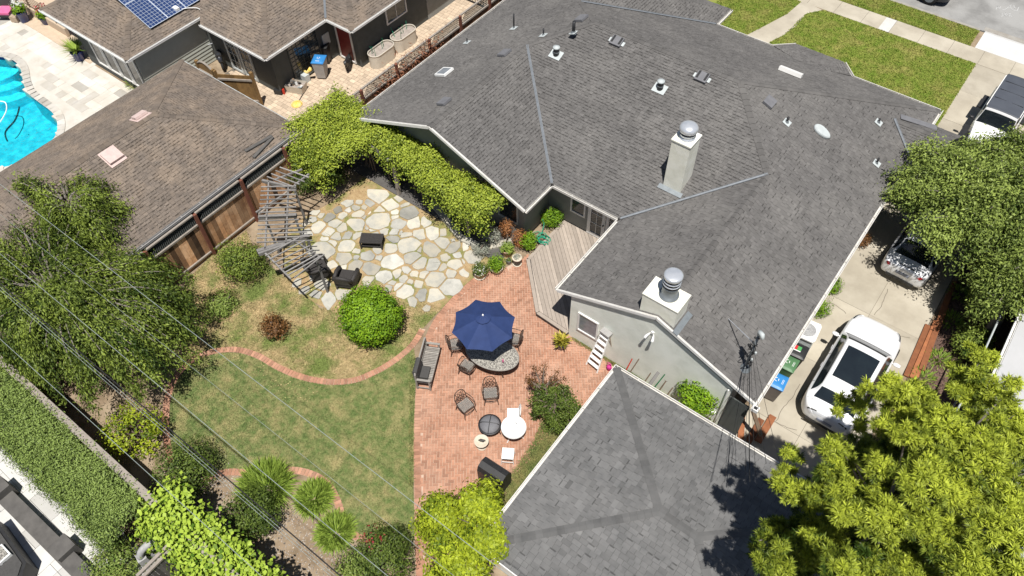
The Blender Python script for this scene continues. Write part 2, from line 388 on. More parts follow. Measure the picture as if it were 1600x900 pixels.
# street, kerb, pavement
sheet('road', rect(-120, 120, 42.35, 52), -.13, 'asphalt', thick=1)
kb = MB(); kb.box(-60, -1.75, 42.0, 42.18, -1, .03); kb.box(-60, -1.75, 42.18, 42.36, -1, -.115); kb.box(4.2, 60, 42.0, 42.18, -1, .03)
struct(kb.build('kerb', 'kerb'))
ap = MB(); ap.prism([(-1.5, 42.0), (4.3, 42.0), (4.3, 42.36), (-1.5, 42.36)], -.5, lambda x, y: .014-.125*max(0, (y-42.01)/.35)); ap.box(-1.5, 4.3, 40.415, 42.0, -.5, .014); struct(ap.build('driveway_apron', 'pale_concrete'))
ap = MB(); ap.prism(rect(-1.6, 60, 42.365, 42.75), -.5, -.112); struct(ap.build('gutter_strip', 'kerb'))
sw = MB(); sw.box(-60, 60, 39.13, 40.41, -.3, .012); pav = struct(sw.build('pavement', 'concrete'))
for i, x in enumerate(np.arange(-13.0, 6, 1.5)):
    j = MB(); j.box(x, x+.014, 39.13, 40.41, .0, .0145); j.build('joint', 'joint', pav)
MB().box(-6.05, -5.5, 39.14, 40.40, .0, .016).build('patched_slab', 'white_paver', pav)
front = [(-8.9, 33.2), (-8.9, 31.0), (-1.05, 31.0), (-1.05, 39.08), (-9.35, 39.08), at2(1259, 28), at2(1235, 45), at2(1205, 68)]
# lawns
sheet('front_lawn', [at2(1259, 22), at2(1245, 40), at2(1225, 55), at2(1203, 66), (-9.9, 31.2), (-1.03, 31.2), (-1.03, 39.1), at2(1287, 16)], .022, 'front_lawn', thick=.1)
sheet('front_lawn', [(-25, 32), (-11.9, 32), at2(1167, 55), at2(1200, 38), at2(1230, 22), at2(1252, 3), (-11.6, 39.1), (-25, 39.1)], .022, 'front_lawn', thick=.1)
sheet('verge', rect(-30, -1.75, 40.42, 41.98), .026, 'front_lawn', thick=.1)
wk = MB(); wk.add([(*at2(*p), .014) for p in [(1150, 60), (1167, 54), (1200, 37), (1230, 21), (1252, 0), (1285, 16), (1259, 22), (1245, 40), (1225, 55), (1203, 67), (1190, 75)]], [(0, 1, 9, 10), (1, 2, 8, 9), (2, 3, 7, 8), (3, 4, 6, 7), (4, 5, 6)]); struct(wk.build('front_path', 'concrete'))
# chalk utility marks on the road
cm = MB()
def stroke(pts, r=.035):
    for p, q in zip(pts, pts[1:]):
        P_, Q_ = at(*p, -.126), at(*q, -.126); cm.beam(P_, Q_, .04, .004)
for s in ([(1556,15),(1558,10),(1561,14),(1564,10)], [(1566,16),(1572,14),(1577,10),(1583,16),(1589,17),(1592,11)], [(1580,12),(1577,9),(1581,8)], [(1584,8),(1585,13),(1587,12)],
          [(1567,21),(1564,22),(1568,24),(1564,26)], [(1571,20),(1570,25),(1574,23),(1571,20)], [(1577,26),(1577,20),(1580,22),(1577,23),(1581,26)]): stroke(s)
struct(cm.build('chalk_marks', 'chalk'))
# driveway of big slabs
dv = sheet('driveway', rect(-1.7, 2.45, 12.3, 39.12), .004, 'joint')
xs = [-1.42, .48, 2.42]; ys = [12.4, 15.0, 18.1, 21.3, 24.5, 27.7, 30.9, 34.1, 36.6, 39.11]
for i in range(2):
    for j in range(len(ys)-1):
        MB().box(xs[i]+.006, xs[i+1]-.006, ys[j]+.006, ys[j+1]-.006, -.1, .012+.004*((i+j)%2), t=random.uniform(-.5, .5)).build('slab', 'concrete', dv)
for pts in ([(1297, 474), (1310, 479), (1322, 490)], [(1388, 452), (1380, 470), (1376, 480), (1366, 492)], [(1405, 525), (1422, 528)], [(1200, 665), (1215, 655), (1222, 640), (1237, 622), (1250, 600)], [(1212, 660), (1230, 668), (1245, 672)]):
    b = MB(); P_ = []
    for p, q in zip(pts, pts[1:]):
        for k in range(4): P_.append(at(p[0]+(q[0]-p[0])*k/4+random.uniform(-1, 1), p[1]+(q[1]-p[1])*k/4+random.uniform(-1, 1), .0185))
    P_.append(at(*pts[-1], .0185))
    for p, q in zip(P_, P_[1:]): b.beam(p, q, .018, .003)
    b.build('crack', 'joint', dv)
sheet('mulch_bed', rect(2.6, 4.9, 15, 30), .03, 'mulch', thick=.1)
# chips of bark mulch
n = 9000; b0 = np.stack([rng.uniform(2.6, 4.6, n), rng.uniform(16, 26, n), rng.uniform(.03, .06, n)], 1)
V, F = kites(b0, unit(n)*[1, 1, .3], np.tile([0, 0, 1.], (n, 1))+unit(n)*.4, rng.uniform(.04, .11, n), rng.uniform(.02, .05, n))
tag(mk('bark_chips', V, F, 'mulch', None, rng.normal(0, .9, n)), 'loose brown bark chips covering the bed beside the driveway', 'mulch', kind='stuff')
b = MB(); b.box(-1.75, -1.43, 14.5, 31, -.1, .02); struct(b.build('planting_strip', 'soil'))

# back garden ground covers
EDGE1 = [(268, 722), (262, 695), (260, 660), (262, 625), (274, 592), (298, 566), (330, 551), (368, 547), (402, 556), (436, 575), (470, 589), (510, 597), (552, 595), (590, 580), (622, 560), (646, 538), (662, 512)]
EDGE2 = [(318, 748), (360, 738), (412, 742), (452, 735), (486, 741), (512, 757), (528, 785), (538, 818), (556, 838), (590, 848), (640, 846)]
LAWN = [at2(*p) for p in EDGE1[1:-1]]+[at2(650, 570), at2(648, 640), at2(646, 760), at2(648, 842)]+[at2(*p) for p in EDGE2[::-1]]+[at2(280, 735)]
lawn_o = sheet('lawn', LAWN, .018, 'lawn', thick=.1)
DRY = [at2(*p) for p in EDGE1[3:]]+[at2(690, 482), at2(660, 470), at2(560, 480), at2(500, 482), at2(455, 440), at2(400, 400), at2(385, 360), at2(330, 400), at2(290, 440), at2(280, 500), at2(285, 560)]
sheet('dry_grass_bed', DRY, .012, 'dry_grass', thick=.1)
STONE = [at2(*p) for p in [(468, 345), (520, 315), (560, 285), (585, 262), (640, 268), (672, 300), (720, 335), (765, 362), (800, 385), (812, 405), (745, 430), (715, 455), (685, 488), (640, 480), (600, 500), (530, 492), (485, 470), (452, 440), (440, 400), (446, 365)]]
fl = sheet('flagstone_patio', STONE, .016, 'joint_soil', 'irregular pale flagstone patio with grassy joints', thick=.1)
sheet('side_bed', [at2(*p) for p in [(930, 625), (905, 662), (850, 730), (790, 800), (765, 800), (800, 735), (830, 690), (850, 668), (890, 655)]], .014, 'bed_grass', thick=.1)
sheet('wall_bed', [at2(*p) for p in [(890, 528), (960, 575), (1120, 672), (1140, 660), (900, 515)]], .010, 'bed_grass', thick=.1)
HOLES = []
tuft_stuff('lawn_grass', LAWN, 90000, .035, 'lawn', 'short patchy green and straw lawn inside the brick edging', .017, .016)
tuft_stuff('dry_grass', DRY, 42000, .05, 'dry_grass', 'dry straw coloured grass between fence and curved brick edging', .011, .016)
tuft_stuff('joint_grass', STONE, 9000, .03, 'joint_soil', 'thin grass growing in the joints of the flagstone patio', .015, .014)
tuft_stuff('front_grass', [(-9.6, 31.2), (-1.03, 31.2), (-1.03, 39.1), at2(1287, 16), at2(1259, 22), at2(1225, 55), at2(1203, 66)], 60000, .05, 'front_lawn', 'yellow green front lawn between house and pavement', .021, .024)
tuft_stuff('verge_grass', rect(-11, -1.75, 40.42, 41.98), 18000, .05, 'front_lawn', 'narrow green verge between pavement and road', .025, .024)
tuft_stuff('front_grass', [(-14, 32.5), (-11.7, 32.5), at2(1167, 55), at2(1200, 38), at2(1230, 22), at2(1252, 3), (-11.6, 39.1), (-14, 39.1)], 20000, .05, 'front_lawn', 'small piece of front lawn left of the curved front path', .021, .024)
tuft_stuff('bed_weeds', [at2(*p) for p in [(900, 650), (850, 730), (800, 795), (770, 790), (805, 735), (835, 690), (850, 650)]], 9000, .09, 'bed_grass', 'rough grass in the strip beside the slate roofed garage', .013, .02)
tuft_stuff('wall_weeds', [at2(*p) for p in [(893, 530), (965, 575), (1000, 595), (1010, 588), (940, 545), (905, 522)]], 5000, .08, 'bed_grass', 'weeds along the foot of the pale gable wall', .01, .02)
tuft_stuff('patio_edge_grass', [at2(*p) for p in [(640, 560), (648, 560), (646, 700), (646, 760), (639, 760), (640, 640)]], 5000, .07, 'bed_grass', 'longer green grass along the straight edge of the brick patio', .017, .02)

# ---- brick edging: two soldier courses
BR = {}
def piece(name, me, loc, rz, parent, rx=0, ry=0):
    o = bpy.data.objects.new(name, me); o.location = loc; o.rotation_euler = (rx, ry, rz); return link(o, parent)
for k in range(6):
    BR[k] = rawmesh('brick', *(lambda b: (b.V, b.F))(MB().box(-.115, .115, -.055, .055, -.05, 0)), 'brick', [random.uniform(-.9, .9) if False else (-.9, -.45, -.1, .2, .55, .9)[k]]*6)
for nm, E_, lab in (('brick_edging', EDGE1, 'long curving brick edging between dry bed and lawn'), ('brick_edging', EDGE2, 'short curving brick edging around the strappy plants')):
    pts = [Vector((*at2(*p), 0)) for p in E_]; sp = spline(pts, .125)
    b = MB(); ns = len(sp); L_, R_ = [], []
    for i, p in enumerate(sp):
        d = (sp[min(i+1, ns-1)]-sp[max(i-1, 0)]).normalized(); nn = Vector((-d.y, d.x, 0)); L_.append(p+nn*.12); R_.append(p-nn*.12)
    b.add([(v.x, v.y, .026) for v in L_+R_], [(i, i+ns, i+1+ns, i+1) for i in range(ns-1)])
    e = struct(b.build(nm, 'mortar'), lab)
    for i, p in enumerate(sp[:-1]):
        d = (sp[i+1]-p).normalized(); piece('brick', BR[random.choice((0, 1, 2, 2, 3, 3, 4, 5))], (p.x, p.y, .046+random.uniform(-.004, .005)), math.atan2(d.y, d.x)+PI/2+random.gauss(0, .03), e)

# ---- brick patio, herringbone
PAT = [at2(*p) for p in [(650, 910), (648, 842), (647, 760), (646, 690), (649, 620), (658, 550), (672, 510), (695, 478), (722, 450), (750, 429), (790, 418), (823, 402), (832, 400), (846, 478), (905, 520), (958, 573), (950, 600), (905, 655), (872, 668), (852, 682), (836, 705), (812, 735), (780, 790), (745, 910)]]
pat = sheet('brick_patio', PAT, .012, 'mortar', 'pinkish red brick patio laid in herringbone', thick=.1)
border = spline([Vector((x, y, 0)) for x, y in PAT[:11]], .118)
INN = []
ns = len(border); bset = []
for i, p in enumerate(border):
    d = (border[min(i+1, ns-1)]-border[max(i-1, 0)]).normalized(); nn = Vector((d.y, -d.x, 0))
    bset.append((p+nn*.125, math.atan2(d.y, d.x)+PI/2)); INN.append((p.x+nn.x*.25, p.y+nn.y*.25))
FIELD = INN+PAT[11:]
Wb = .102; th = math.radians(38); ca, sa = math.cos(th), math.sin(th); bricks = []
cx, cy = at2(740, 650)
for i in range(-82, 82):
    for j in range(-82, 82):
        k = (i-j)%4
        if k == 0: u, v, r = (i+1)*Wb, (j+.5)*Wb, 0
        elif k == 2: u, v, r = (i+.5)*Wb, j*Wb, PI/2
        else: continue
        x, y = cx+u*ca-v*sa, cy+u*sa+v*ca
        if (inside(x, y, FIELD) or inside(x+.05, y-.03, FIELD)) and not (x > -11.5 and y > 15.9+(-11.5-x)*1.01 and y > 13.8 and x < -8.1): bricks.append((x, y, th+r))
def ptone(x, y): return max(0, min(5, int(2.6+1.7*noise.noise((x*.55, y*.55, 3))+random.gauss(0, 1.1))))
allb = [(x, y, r, 1) for x, y, r in bricks]+[(p.x, p.y, r, 0) for p, r in bset]
allb = [b_ for b_ in allb if inframe((b_[0], b_[1], 0), 60)]
allb.sort(key=lambda q: (Vector((q[0], q[1], 0))-CAM).length)
vis = [b_ for b_ in allb if not (b_[0] > -9.2 and b_[1] < 6.5)]
near = set(id(b_) for b_ in vis[:300]); far = MB()
TV = (-.9, -.45, -.1, .2, .55, .9)
for b_ in allb:
    x, y, r, h = b_; k = ptone(x, y); z = .030+random.uniform(-.003, .004)
    if h: L2, W2 = .0955, .0445
    else: L2, W2 = .115, .054
    if id(b_) in near: piece('brick', BR[k], (x, y, z), r+random.gauss(0, .008), pat).scale = (L2/.115, W2/.055, 1)
    else:
        c, s = math.cos(r), math.sin(r); q = [(x+c*a*L2-s*e*W2, y+s*a*L2+c*e*W2) for a, e in ((-1, -1), (1, -1), (1, 1), (-1, 1))]
        far.add([(a, e, z) for a, e in q]+[(a, e, .008) for a, e in q], [(0, 1, 2, 3), (4, 5, 1, 0), (5, 6, 2, 1), (6, 7, 3, 2), (7, 4, 0, 3)], TV[k])
tag(far.build('brick_field', 'brick', pat), kind='stuff')

# ---- flagstones: cells around surveyed stone centres
ST = [(505,75,60),(445,125,35),(585,135,50),(405,155,22),(340,165,30),(290,130,30),(365,120,20),(215,175,25),(155,230,32),(100,215,20),(75,300,45),(195,270,38),(250,215,28),(300,175,20),(365,203,35),(400,230,22),(455,213,25),(505,187,40),(500,250,75),(345,280,55),(250,300,32),(145,330,38),(205,362,30),(285,355,30),(125,378,25),(170,415,35),(275,435,50),(345,465,20),(350,355,25),(620,190,25),(620,225,25),(710,195,55),(645,270,45),(755,265,40),(830,262,32),(615,330,30),(660,340,18),(610,380,35),(700,355,35),(790,350,40),(880,335,45),(545,325,25),(470,310,25),(715,420,65),(590,445,40),(495,460,25),(510,515,22),(425,500,42),(260,515,55),(345,510,18),(335,570,45),(270,570,25),(190,555,35),(110,460,70),(450,585,52),(600,540,65),(745,510,50),(790,455,25),(870,460,55),(955,410,45),(1015,390,18),(1030,440,45),(970,510,28),(1055,490,32),(1040,555,45),(1160,505,50),(1190,440,30),(1115,430,25),(800,550,48),(880,560,48),(950,580,25),(1010,620,32),(1105,615,25),(900,660,60),(1005,715,60),(830,630,32),(755,625,25),(700,597,25),(635,620,32),(545,645,50),(430,670,35),(590,690,25),(680,660,28),(650,715,30),(725,680,18),(785,695,28),(690,745,50),(810,775,42),(890,780,50),(740,820,30),(840,865,22),(575,720,25),(250,770,45),(150,810,50),(60,770,35),(-20,740,30),(-70,690,30),(40,240,26),(60,200,24),(10,330,30),(0,260,26),(640,100,30),(690,150,25),(560,100,20),(950,330,24),(1090,540,18),(40,560,40),(110,700,40),(60,640,35),(480,350,25),(430,290,22),(445,400,25)]
sc = []
for x, y, r in ST:
    a = at(480+x/4.5, 290+y/4.5); c = at(480+(x+r)/4.5, 290+y/4.5); sc.append((a.x, a.y, (c-a).length*1.2))
for i, (x, y, r) in enumerate(sc):
    nn = random.choice((4, 5, 5, 6)); a0 = random.uniform(0, 6.28); an = random.uniform(0, PI); st_ = random.uniform(1.0, 1.35); rr = r*(1.42 if nn == 4 else 1.26)*random.uniform(.9, 1.12)
    po = []
    for k in range(nn):
        a = a0+k*2*PI/nn+random.gauss(0, .2); u, v = rr*math.cos(a)*st_, rr*math.sin(a)/st_; po.append((x+u*math.cos(an)-v*math.sin(an), y+u*math.sin(an)+v*math.cos(an)))
    for j, (x2, y2, r2) in enumerate(sc):
        if j == i: continue
        dx, dy = x2-x, y2-y; d = math.hypot(dx, dy)
        if d > r*1.4+r2*1.4 or d < 1e-6: continue
        t = (d*d+r*r-r2*r2)/(2*d)-random.choice((.012, .02, .03, .045))
        po = clip(po, dx/d, dy/d, (dx*x+dy*y)/d+t)
        if len(po) < 3: break
    if len(po) < 3: continue
    po = ccw(po); q = []
    for k in range(len(po)):                     # knock the corners off, leave the edges uneven
        p0, p1, p2 = Vector(po[k-1]), Vector(po[k]), Vector(po[(k+1)%len(po)])
        cc = random.uniform(.04, .14); q.append(p1.lerp(p0, cc)); q.append(p1.lerp(p2, cc)); mm = p1.lerp(p2, .5); q.append(mm+Vector((random.gauss(0, .015), random.gauss(0, .015))))
    b = MB(); zt = .05+random.uniform(-.012, .015); tn = random.gauss(0, .55); n_ = len(q); c0 = sum(q, Vector((0, 0)))/n_
    tx, ty = random.gauss(0, .012), random.gauss(0, .012)
    top = [(v.x, v.y, zt+(v.x-x)*tx+(v.y-y)*ty) for v in [c0.lerp(v, .965) for v in q]]; rim = [(v.x, v.y, zt-.012) for v in q]; low = [(v.x, v.y, .0) for v in q]
    b.add(top+rim+low, [tuple(range(n_))]+[(n_+k, n_+(k+1)%n_, (k+1)%n_, k) for k in range(n_)]+[(2*n_+k, 2*n_+(k+1)%n_, n_+(k+1)%n_, n_+k) for k in range(n_)], tn)
    b.build('stone', 'flagstone_grey' if random.random() < .2 else 'flagstone', fl)
# stepped stone kerb along the shaded porch
kbp = [(676, 318), (688, 332), (720, 372), (755, 388), (800, 378)]
cb = MB()
for p, q in zip(kbp, kbp[1:]): cb.beam(at(*p, .06), at(*q, .06), .3, .14)
struct(cb.build('porch_kerb', 'flagstone'), 'pale stone kerb along the shaded porch')
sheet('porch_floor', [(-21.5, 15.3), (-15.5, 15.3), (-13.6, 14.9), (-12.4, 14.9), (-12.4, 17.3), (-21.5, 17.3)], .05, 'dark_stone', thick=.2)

# ---- tiles: travertine terrace by the pool and white paving behind the back hedge
def tiles(parent, x0, y0, nx, ny, cell, test, matn, z, name='tile', gap=.012, th=.04):
    used = set(); cache = {}
    for i in range(nx):
        for j in range(ny):
            if (i, j) in used: continue
            w_, h_ = random.choice(((1, 1), (1, 1), (2, 1), (2, 1), (1, 2), (2, 2), (3, 2)))
            while any((i+a, j+c) in used for a in range(w_) for c in range(h_)): w_ = max(1, w_-1); h_ = max(1, h_-1); 
            for a in range(w_):
                for c in range(h_): used.add((i+a, j+c))
            x = x0+(i+w_/2)*cell; y = y0+(j+h_/2)*cell
            if not test(x, y, w_*cell/2, h_*cell/2): continue
            k = random.choice((0, 1, 1, 2, 2, 2, 3, 3, 3))
            key = (w_, h_, k)
            if key not in cache: cache[key] = rawmesh(name, *(lambda b: (b.V, b.F))(MB().box(-w_*cell/2+gap/2, w_*cell/2-gap/2, -h_*cell/2+gap/2, h_*cell/2-gap/2, -th, 0)), matn, [(-1.4, -.6, .1, .5)[k]]*6)
            piece(name, cache[key], (x, y, z+random.uniform(-.002, .003)), 0, parent)
POOLPX = [(-60, 95), (-30, 89), (0, 88), (22, 94), (33, 108), (37, 128), (45, 146), (64, 161), (83, 176), (90, 192), (87, 212), (68, 236), (40, 252), (0, 262), (-60, 262), (-110, 240), (-130, 180), (-110, 120)]
POOL = spline([Vector((*at2(*p), 0)) for p in POOLPX], .3, closed=True); PXY = [(p.x, p.y) for p in POOL]
def pdist(x, y): return min(math.hypot(x-a, y-b_) for a, b_ in PXY)
tb = MB(); c = .3
for i in range(int(15.2/c)):
    for j in range(int(13.2/c)):
        x = -46.1+(i+.5)*c; y = -.2+(j+.5)*c
        if not (inside(x, y, PXY) and pdist(x, y) > .02): tb.box(x-c/2, x+c/2, y-c/2, y+c/2, -.4, -.012)
terr = struct(tb.build('pool_terrace', 'travertine'), 'cream travertine terrace around the pool')
tiles(terr, -46.0, 5.0, 34, 18, .45, lambda x, y, a, b_: (not inside(x, y, PXY)) and pdist(x, y) > .55+max(a, b_)*.6 and inframe((x, y, 0), 40) and y < 12.85 and x < -30.6, 'travertine', 0)
# narrow infill under the coping
cp = spline([Vector((x, y, 0)) for x, y in PXY], .36, closed=True)
ring = MB(); n_ = len(cp); A_, B_ = [], []
for i, p in enumerate(cp):
    d = (cp[(i+1)%n_]-cp[i-1]).normalized(); nn = Vector((d.y, -d.x, 0))
    if inside(p.x+nn.x*.1, p.y+nn.y*.1, PXY): nn = -nn
    A_.append(p-nn*.02); B_.append(p+nn*.36)
    if inframe(p, 60):
        d2 = Vector((-nn.y, nn.x, 0)); q = p+nn*.17
        b = MB().box(-.2, .19, -.17, .17, -.05, 0, t=random.gauss(-.5, .6)); o = b.build('coping_stone', 'travertine'); COL.objects.unlink(o); o.location = (q.x, q.y, .025); o.rotation_euler = (0, 0, math.atan2(d2.y, d2.x)); link(o, terr)
ring.add([(v.x, v.y, -.008) for v in A_]+[(v.x+(v.x-u.x)*.9, v.y+(v.y-u.y)*.9, -.008) for u, v in zip(A_, B_)], [(i, (i+1)%n_, n_+(i+1)%n_, n_+i) for i in range(n_)])
ring.build('tile_bedding', 'travertine', terr)
sheet('tan_strip', rect(-50, -37.3, 12.92, 17), .02, 'tan_paver', thick=.2)
# pool
pool = struct(MB().prism(PXY, -1.5, -1.35).build('pool', 'pool_plaster'), 'turquoise freeform swimming pool')
wl = MB(); n_ = len(PXY); wl.add([(x, y, -1.36) for x, y in PXY]+[(x, y, -.03) for x, y in PXY], [(i, (i+1)%n_, n_+(i+1)%n_, n_+i) for i in range(n_)]); wl.build('pool_wall', 'pool_plaster', pool)
wl = MB(); q_ = [(x, y) for x, y in PXY]; n_ = len(q_); cxp = sum(p[0] for p in q_)/n_; cyp = sum(p[1] for p in q_)/n_; q2 = [(x+(cxp-x)*.003, y+(cyp-y)*.003) for x, y in q_]; wl.add([(x, y, -.2) for x, y in q2]+[(x, y, -.035) for x, y in q2], [(i, (i+1)%n_, n_+(i+1)%n_, n_+i) for i in range(n_)]); wl.build('waterline_tile', 'blue_glaze', pool)
sc0 = at(-8, 98); 
for k, (r, z) in enumerate(((1.15, -.35), (1.75, -.62), (2.35, -.9))):
    b = MB(); q = [(sc0.x+r*math.cos(a), sc0.y+r*math.sin(a)*.9) for a in np.linspace(0, 2*PI, 40, endpoint=False)]
    q = [p for p in q if inside(p[0], p[1], PXY)]
    if len(q) > 3: b.prism(sorted(q, key=lambda p: math.atan2(p[1]-sum(v[1] for v in q)/len(q), p[0]-sum(v[0] for v in q)/len(q))), -1.36, z, t=.9).build('pool_step', 'pool_plaster', pool)
wm = bpy.data.materials.new('pool_water'); wm.use_nodes = True; M['pool_water'] = wm; n_ = wm.node_tree.nodes; L_ = wm.node_tree.links
tr = n_.new('ShaderNodeBsdfTransparent'); tr.inputs[0].default_value = (.55, .96, 1, 1); gl = n_.new('ShaderNodeBsdfGlossy'); gl.inputs['Roughness'].default_value = .05
fr = n_.new('ShaderNodeFresnel'); fr.inputs[0].default_value = 1.33; mx = n_.new('ShaderNodeMixShader'); bp = n_.new('ShaderNodeBump'); bp.inputs['Strength'].default_value = 1.0; bp.inputs['Distance'].default_value = .12
tx = n_.new('ShaderNodeTexNoise'); tx.inputs['Scale'].default_value = 5; tx.inputs['Detail'].default_value = 3; gg = n_.new('ShaderNodeNewGeometry'); L_.new(gg.outputs['Position'], tx.inputs[0]); L_.new(tx.outputs[0], bp.inputs['Height'])
L_.new(bp.outputs[0], gl.inputs['Normal']); L_.new(bp.outputs[0], fr.inputs['Normal']); L_.new(fr.outputs[0], mx.inputs[0]); L_.new(tr.outputs[0], mx.inputs[1]); L_.new(gl.outputs[0], mx.inputs[2]); L_.new(mx.outputs[0], n_['Material Output'].inputs[0])
MB().add([(x, y, -.10) for x, y in ccw(PXY)], [tuple(range(len(PXY)))]).build('water', 'pool_water', pool)
b = MB(); h_ = spline([at(-5, 158, -.06), at(8, 160, -.06), at(10, 172, -.06), at(2, 188, -.06), at(-6, 196, -.06)], .1); b.tube(h_, .028, 6)
tag(b.build('pool_hose', 'white_metal'), 'white curved hose floating in the pool', 'hose')
b = MB(); b.tube(spline([at(0, 152, -1.3), at(20, 142, -1.3), at(30, 160, -1.3), at(24, 186, -1.3), at(8, 206, -1.3), at(12, 222, -1.3)], .2), .03, 5); tag(b.build('cleaner_hose', 'dark_metal'), 'thin dark cleaner hose lying on the pool floor', 'hose')
# tan paving of the side yard next door
ty = sheet('side_yard', rect(-31.0, -22.75, 14.35, 40), .01, 'joint', 'tan paver side yard beside the dark house', thick=.05)
b = MB(); y = 14.4; r = 0
while y < 33:
    x = -30.9+(r%2)*.17
    while x < -22.8:
        w_ = random.choice((.22, .34, .34))
        if inframe((x, y, 0), 20): b.add([(x, y, .022), (x+w_-.012, y, .022), (x+w_-.012, y+.21, .022), (x, y+.21, .022), (x, y, 0), (x+w_-.012, y, 0), (x+w_-.012, y+.21, 0), (x, y+.21, 0)], [(0, 1, 2, 3), (4, 5, 1, 0), (5, 6, 2, 1), (7, 4, 0, 3)], random.gauss(0, .6))
        x += w_
    y += .222; r += 1
tag(b.build('paver_field', 'tan_paver', ty), kind='stuff')
# white paving beyond the back fence
wp = sheet('white_terrace', rect(-26, -5, -9, -1.0), 0, 'joint', 'bright white stone terrace beyond the back hedge', thick=.3)
tiles(wp, -23.5, -6.1, 30, 13, .4, lambda x, y, a, b_: inframe((x, y, 0), 40), 'white_paver', .028)
# ================================================================ BUILDINGS
class Roof:
    """shingled slopes that share one roof part; every tab is its own little slab"""
    def __init__(s, root, matn, expo=.128, wmin=.13, wmax=.21, singles=300, name='roof', band=.55, ts=.16):
        s.band = band; s.ts = ts
        s.root = root; s.mat = matn; s.e = expo; s.w = (wmin, wmax); s.n = singles; s.deck = MB(); s.tabs = []; s.name = name
    def slope(s, poly, a, b, c, thick=.11, band=None):
        band = s.band if band is None else band
        """plan polygon (convex), z = a+b*x+c*y"""
        poly = ccw(poly); zf = lambda x, y: a+b*x+c*y
        s.deck.prism(poly, lambda x, y: zf(x, y)-thick, zf)
        g = Vector((b, c)); gl = g.length; gh = g/gl; uh = Vector((gh.y, -gh.x)); k = math.sqrt(1+gl*gl)
        st = ccw([(p[0]*uh.x+p[1]*uh.y, p[0]*gh.x+p[1]*gh.y) for p in poly])
        s0, s1 = min(p[0] for p in st), max(p[0] for p in st); t0, t1 = min(p[1] for p in st), max(p[1] for p in st)
        et = s.e/k; row = 0; t = t0-.012
        while t < t1:
            x = s0-random.uniform(0, .3); vt = noise.noise((row*.31, s0, 1))*.12
            while x < s1:
                w_ = random.uniform(*s.w); q = clip_convex([(x, t), (x+w_-.008, t), (x+w_-.008, t+et*1.08), (x, t+et*1.08)], st)
                if len(q) >= 3:
                    hb = random.choice((.008, .012, .020)); tn = random.gauss(0, s.ts)+vt
                    V = []; W_ = []
                    for u, v in q:
                        px, py = u*uh.x+v*gh.x, u*uh.y+v*gh.y; z = zf(px, py); f = (v-t)/et
                        V.append((px, py, z+.003+hb*(1-.85*f))); W_.append((px, py, z))
                    n = len(q); s.tabs.append((V+W_, [tuple(range(n))]+[(n+i, n+(i+1)%n, (i+1)%n, i) for i in range(n)], tn))
                    if random.random() < band:      # dark laminated strip, with the butt shadow of the next course painted in
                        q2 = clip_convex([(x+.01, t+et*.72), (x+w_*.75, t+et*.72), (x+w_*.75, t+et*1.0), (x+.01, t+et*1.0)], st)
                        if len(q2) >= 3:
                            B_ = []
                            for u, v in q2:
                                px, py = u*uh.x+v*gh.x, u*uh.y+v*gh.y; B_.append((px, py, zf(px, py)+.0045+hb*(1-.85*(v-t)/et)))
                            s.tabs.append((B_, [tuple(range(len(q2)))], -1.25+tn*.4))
                x += w_
            t += et; row += 1
    def finish(s):
        ro = s.deck.build(s.name, 'roof_felt', s.root)
        vis = [t for t in s.tabs if inframe(t[0][0], 25)]
        vis.sort(key=lambda t: (Vector(t[0][0])-CAM).length)
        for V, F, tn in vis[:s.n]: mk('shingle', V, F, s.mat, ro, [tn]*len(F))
        b = MB()
        for V, F, tn in vis[s.n:]: b.add(V, F, tn)
        if b.V: tag(b.build('shingle_field', s.mat, ro), kind='stuff')
        b = MB()
        return ro
    def caps(s, ro, p, q, drop, w=.125, expo=.26, tone=-.25):
        p, q = Vector(p), Vector(q); L = (q-p).length; d = (q-p)/L; sd = Vector((-d.y, d.x, 0)).normalized(); n = max(1, int(L/expo))
        for i in range(n):
            a = p+d*(L*i/n-.01); b_ = p+d*(L*(i+1)/n+.03); up = Vector((0, 0, 1)); h0, h1 = .034, .020
            V = [a+up*h0, a+sd*w+up*(h0-drop*w), b_+sd*w+up*(h1-drop*w), b_+up*h1, b_-sd*w+up*(h1-drop*w), a-sd*w+up*(h0-drop*w),
                 a+up*.004, a+sd*w+up*(.004-drop*w), a-sd*w+up*(.004-drop*w)]
            mk('ridge_cap', V, [(0, 1, 2, 3), (0, 3, 4, 5), (0, 6, 7, 1), (5, 8, 6, 0)], s.mat, ro, (lambda q: [q, q, -1.9, -1.9])(tone+random.gauss(0, .13)))
def valley(root, p, q, drop, w=.045, name='valley_flashing'):
    p, q = Vector(p), Vector(q); d = (q-p).normalized(); sd = Vector((-d.y, d.x, 0)).normalized(); u = Vector((0, 0, .03)); b = MB()
    for k in (-1, 1):
        b.quad(p+u, q+u, q+u+sd*k*w+Vector((0, 0, drop*w+.008)), p+u+sd*k*w+Vector((0, 0, drop*w+.008)))
        b.beam(p+u+sd*k*w+Vector((0, 0, drop*w+.012)), q+u+sd*k*w+Vector((0, 0, drop*w+.012)), .016, .014)
    return b.build(name, 'valley_metal', root)
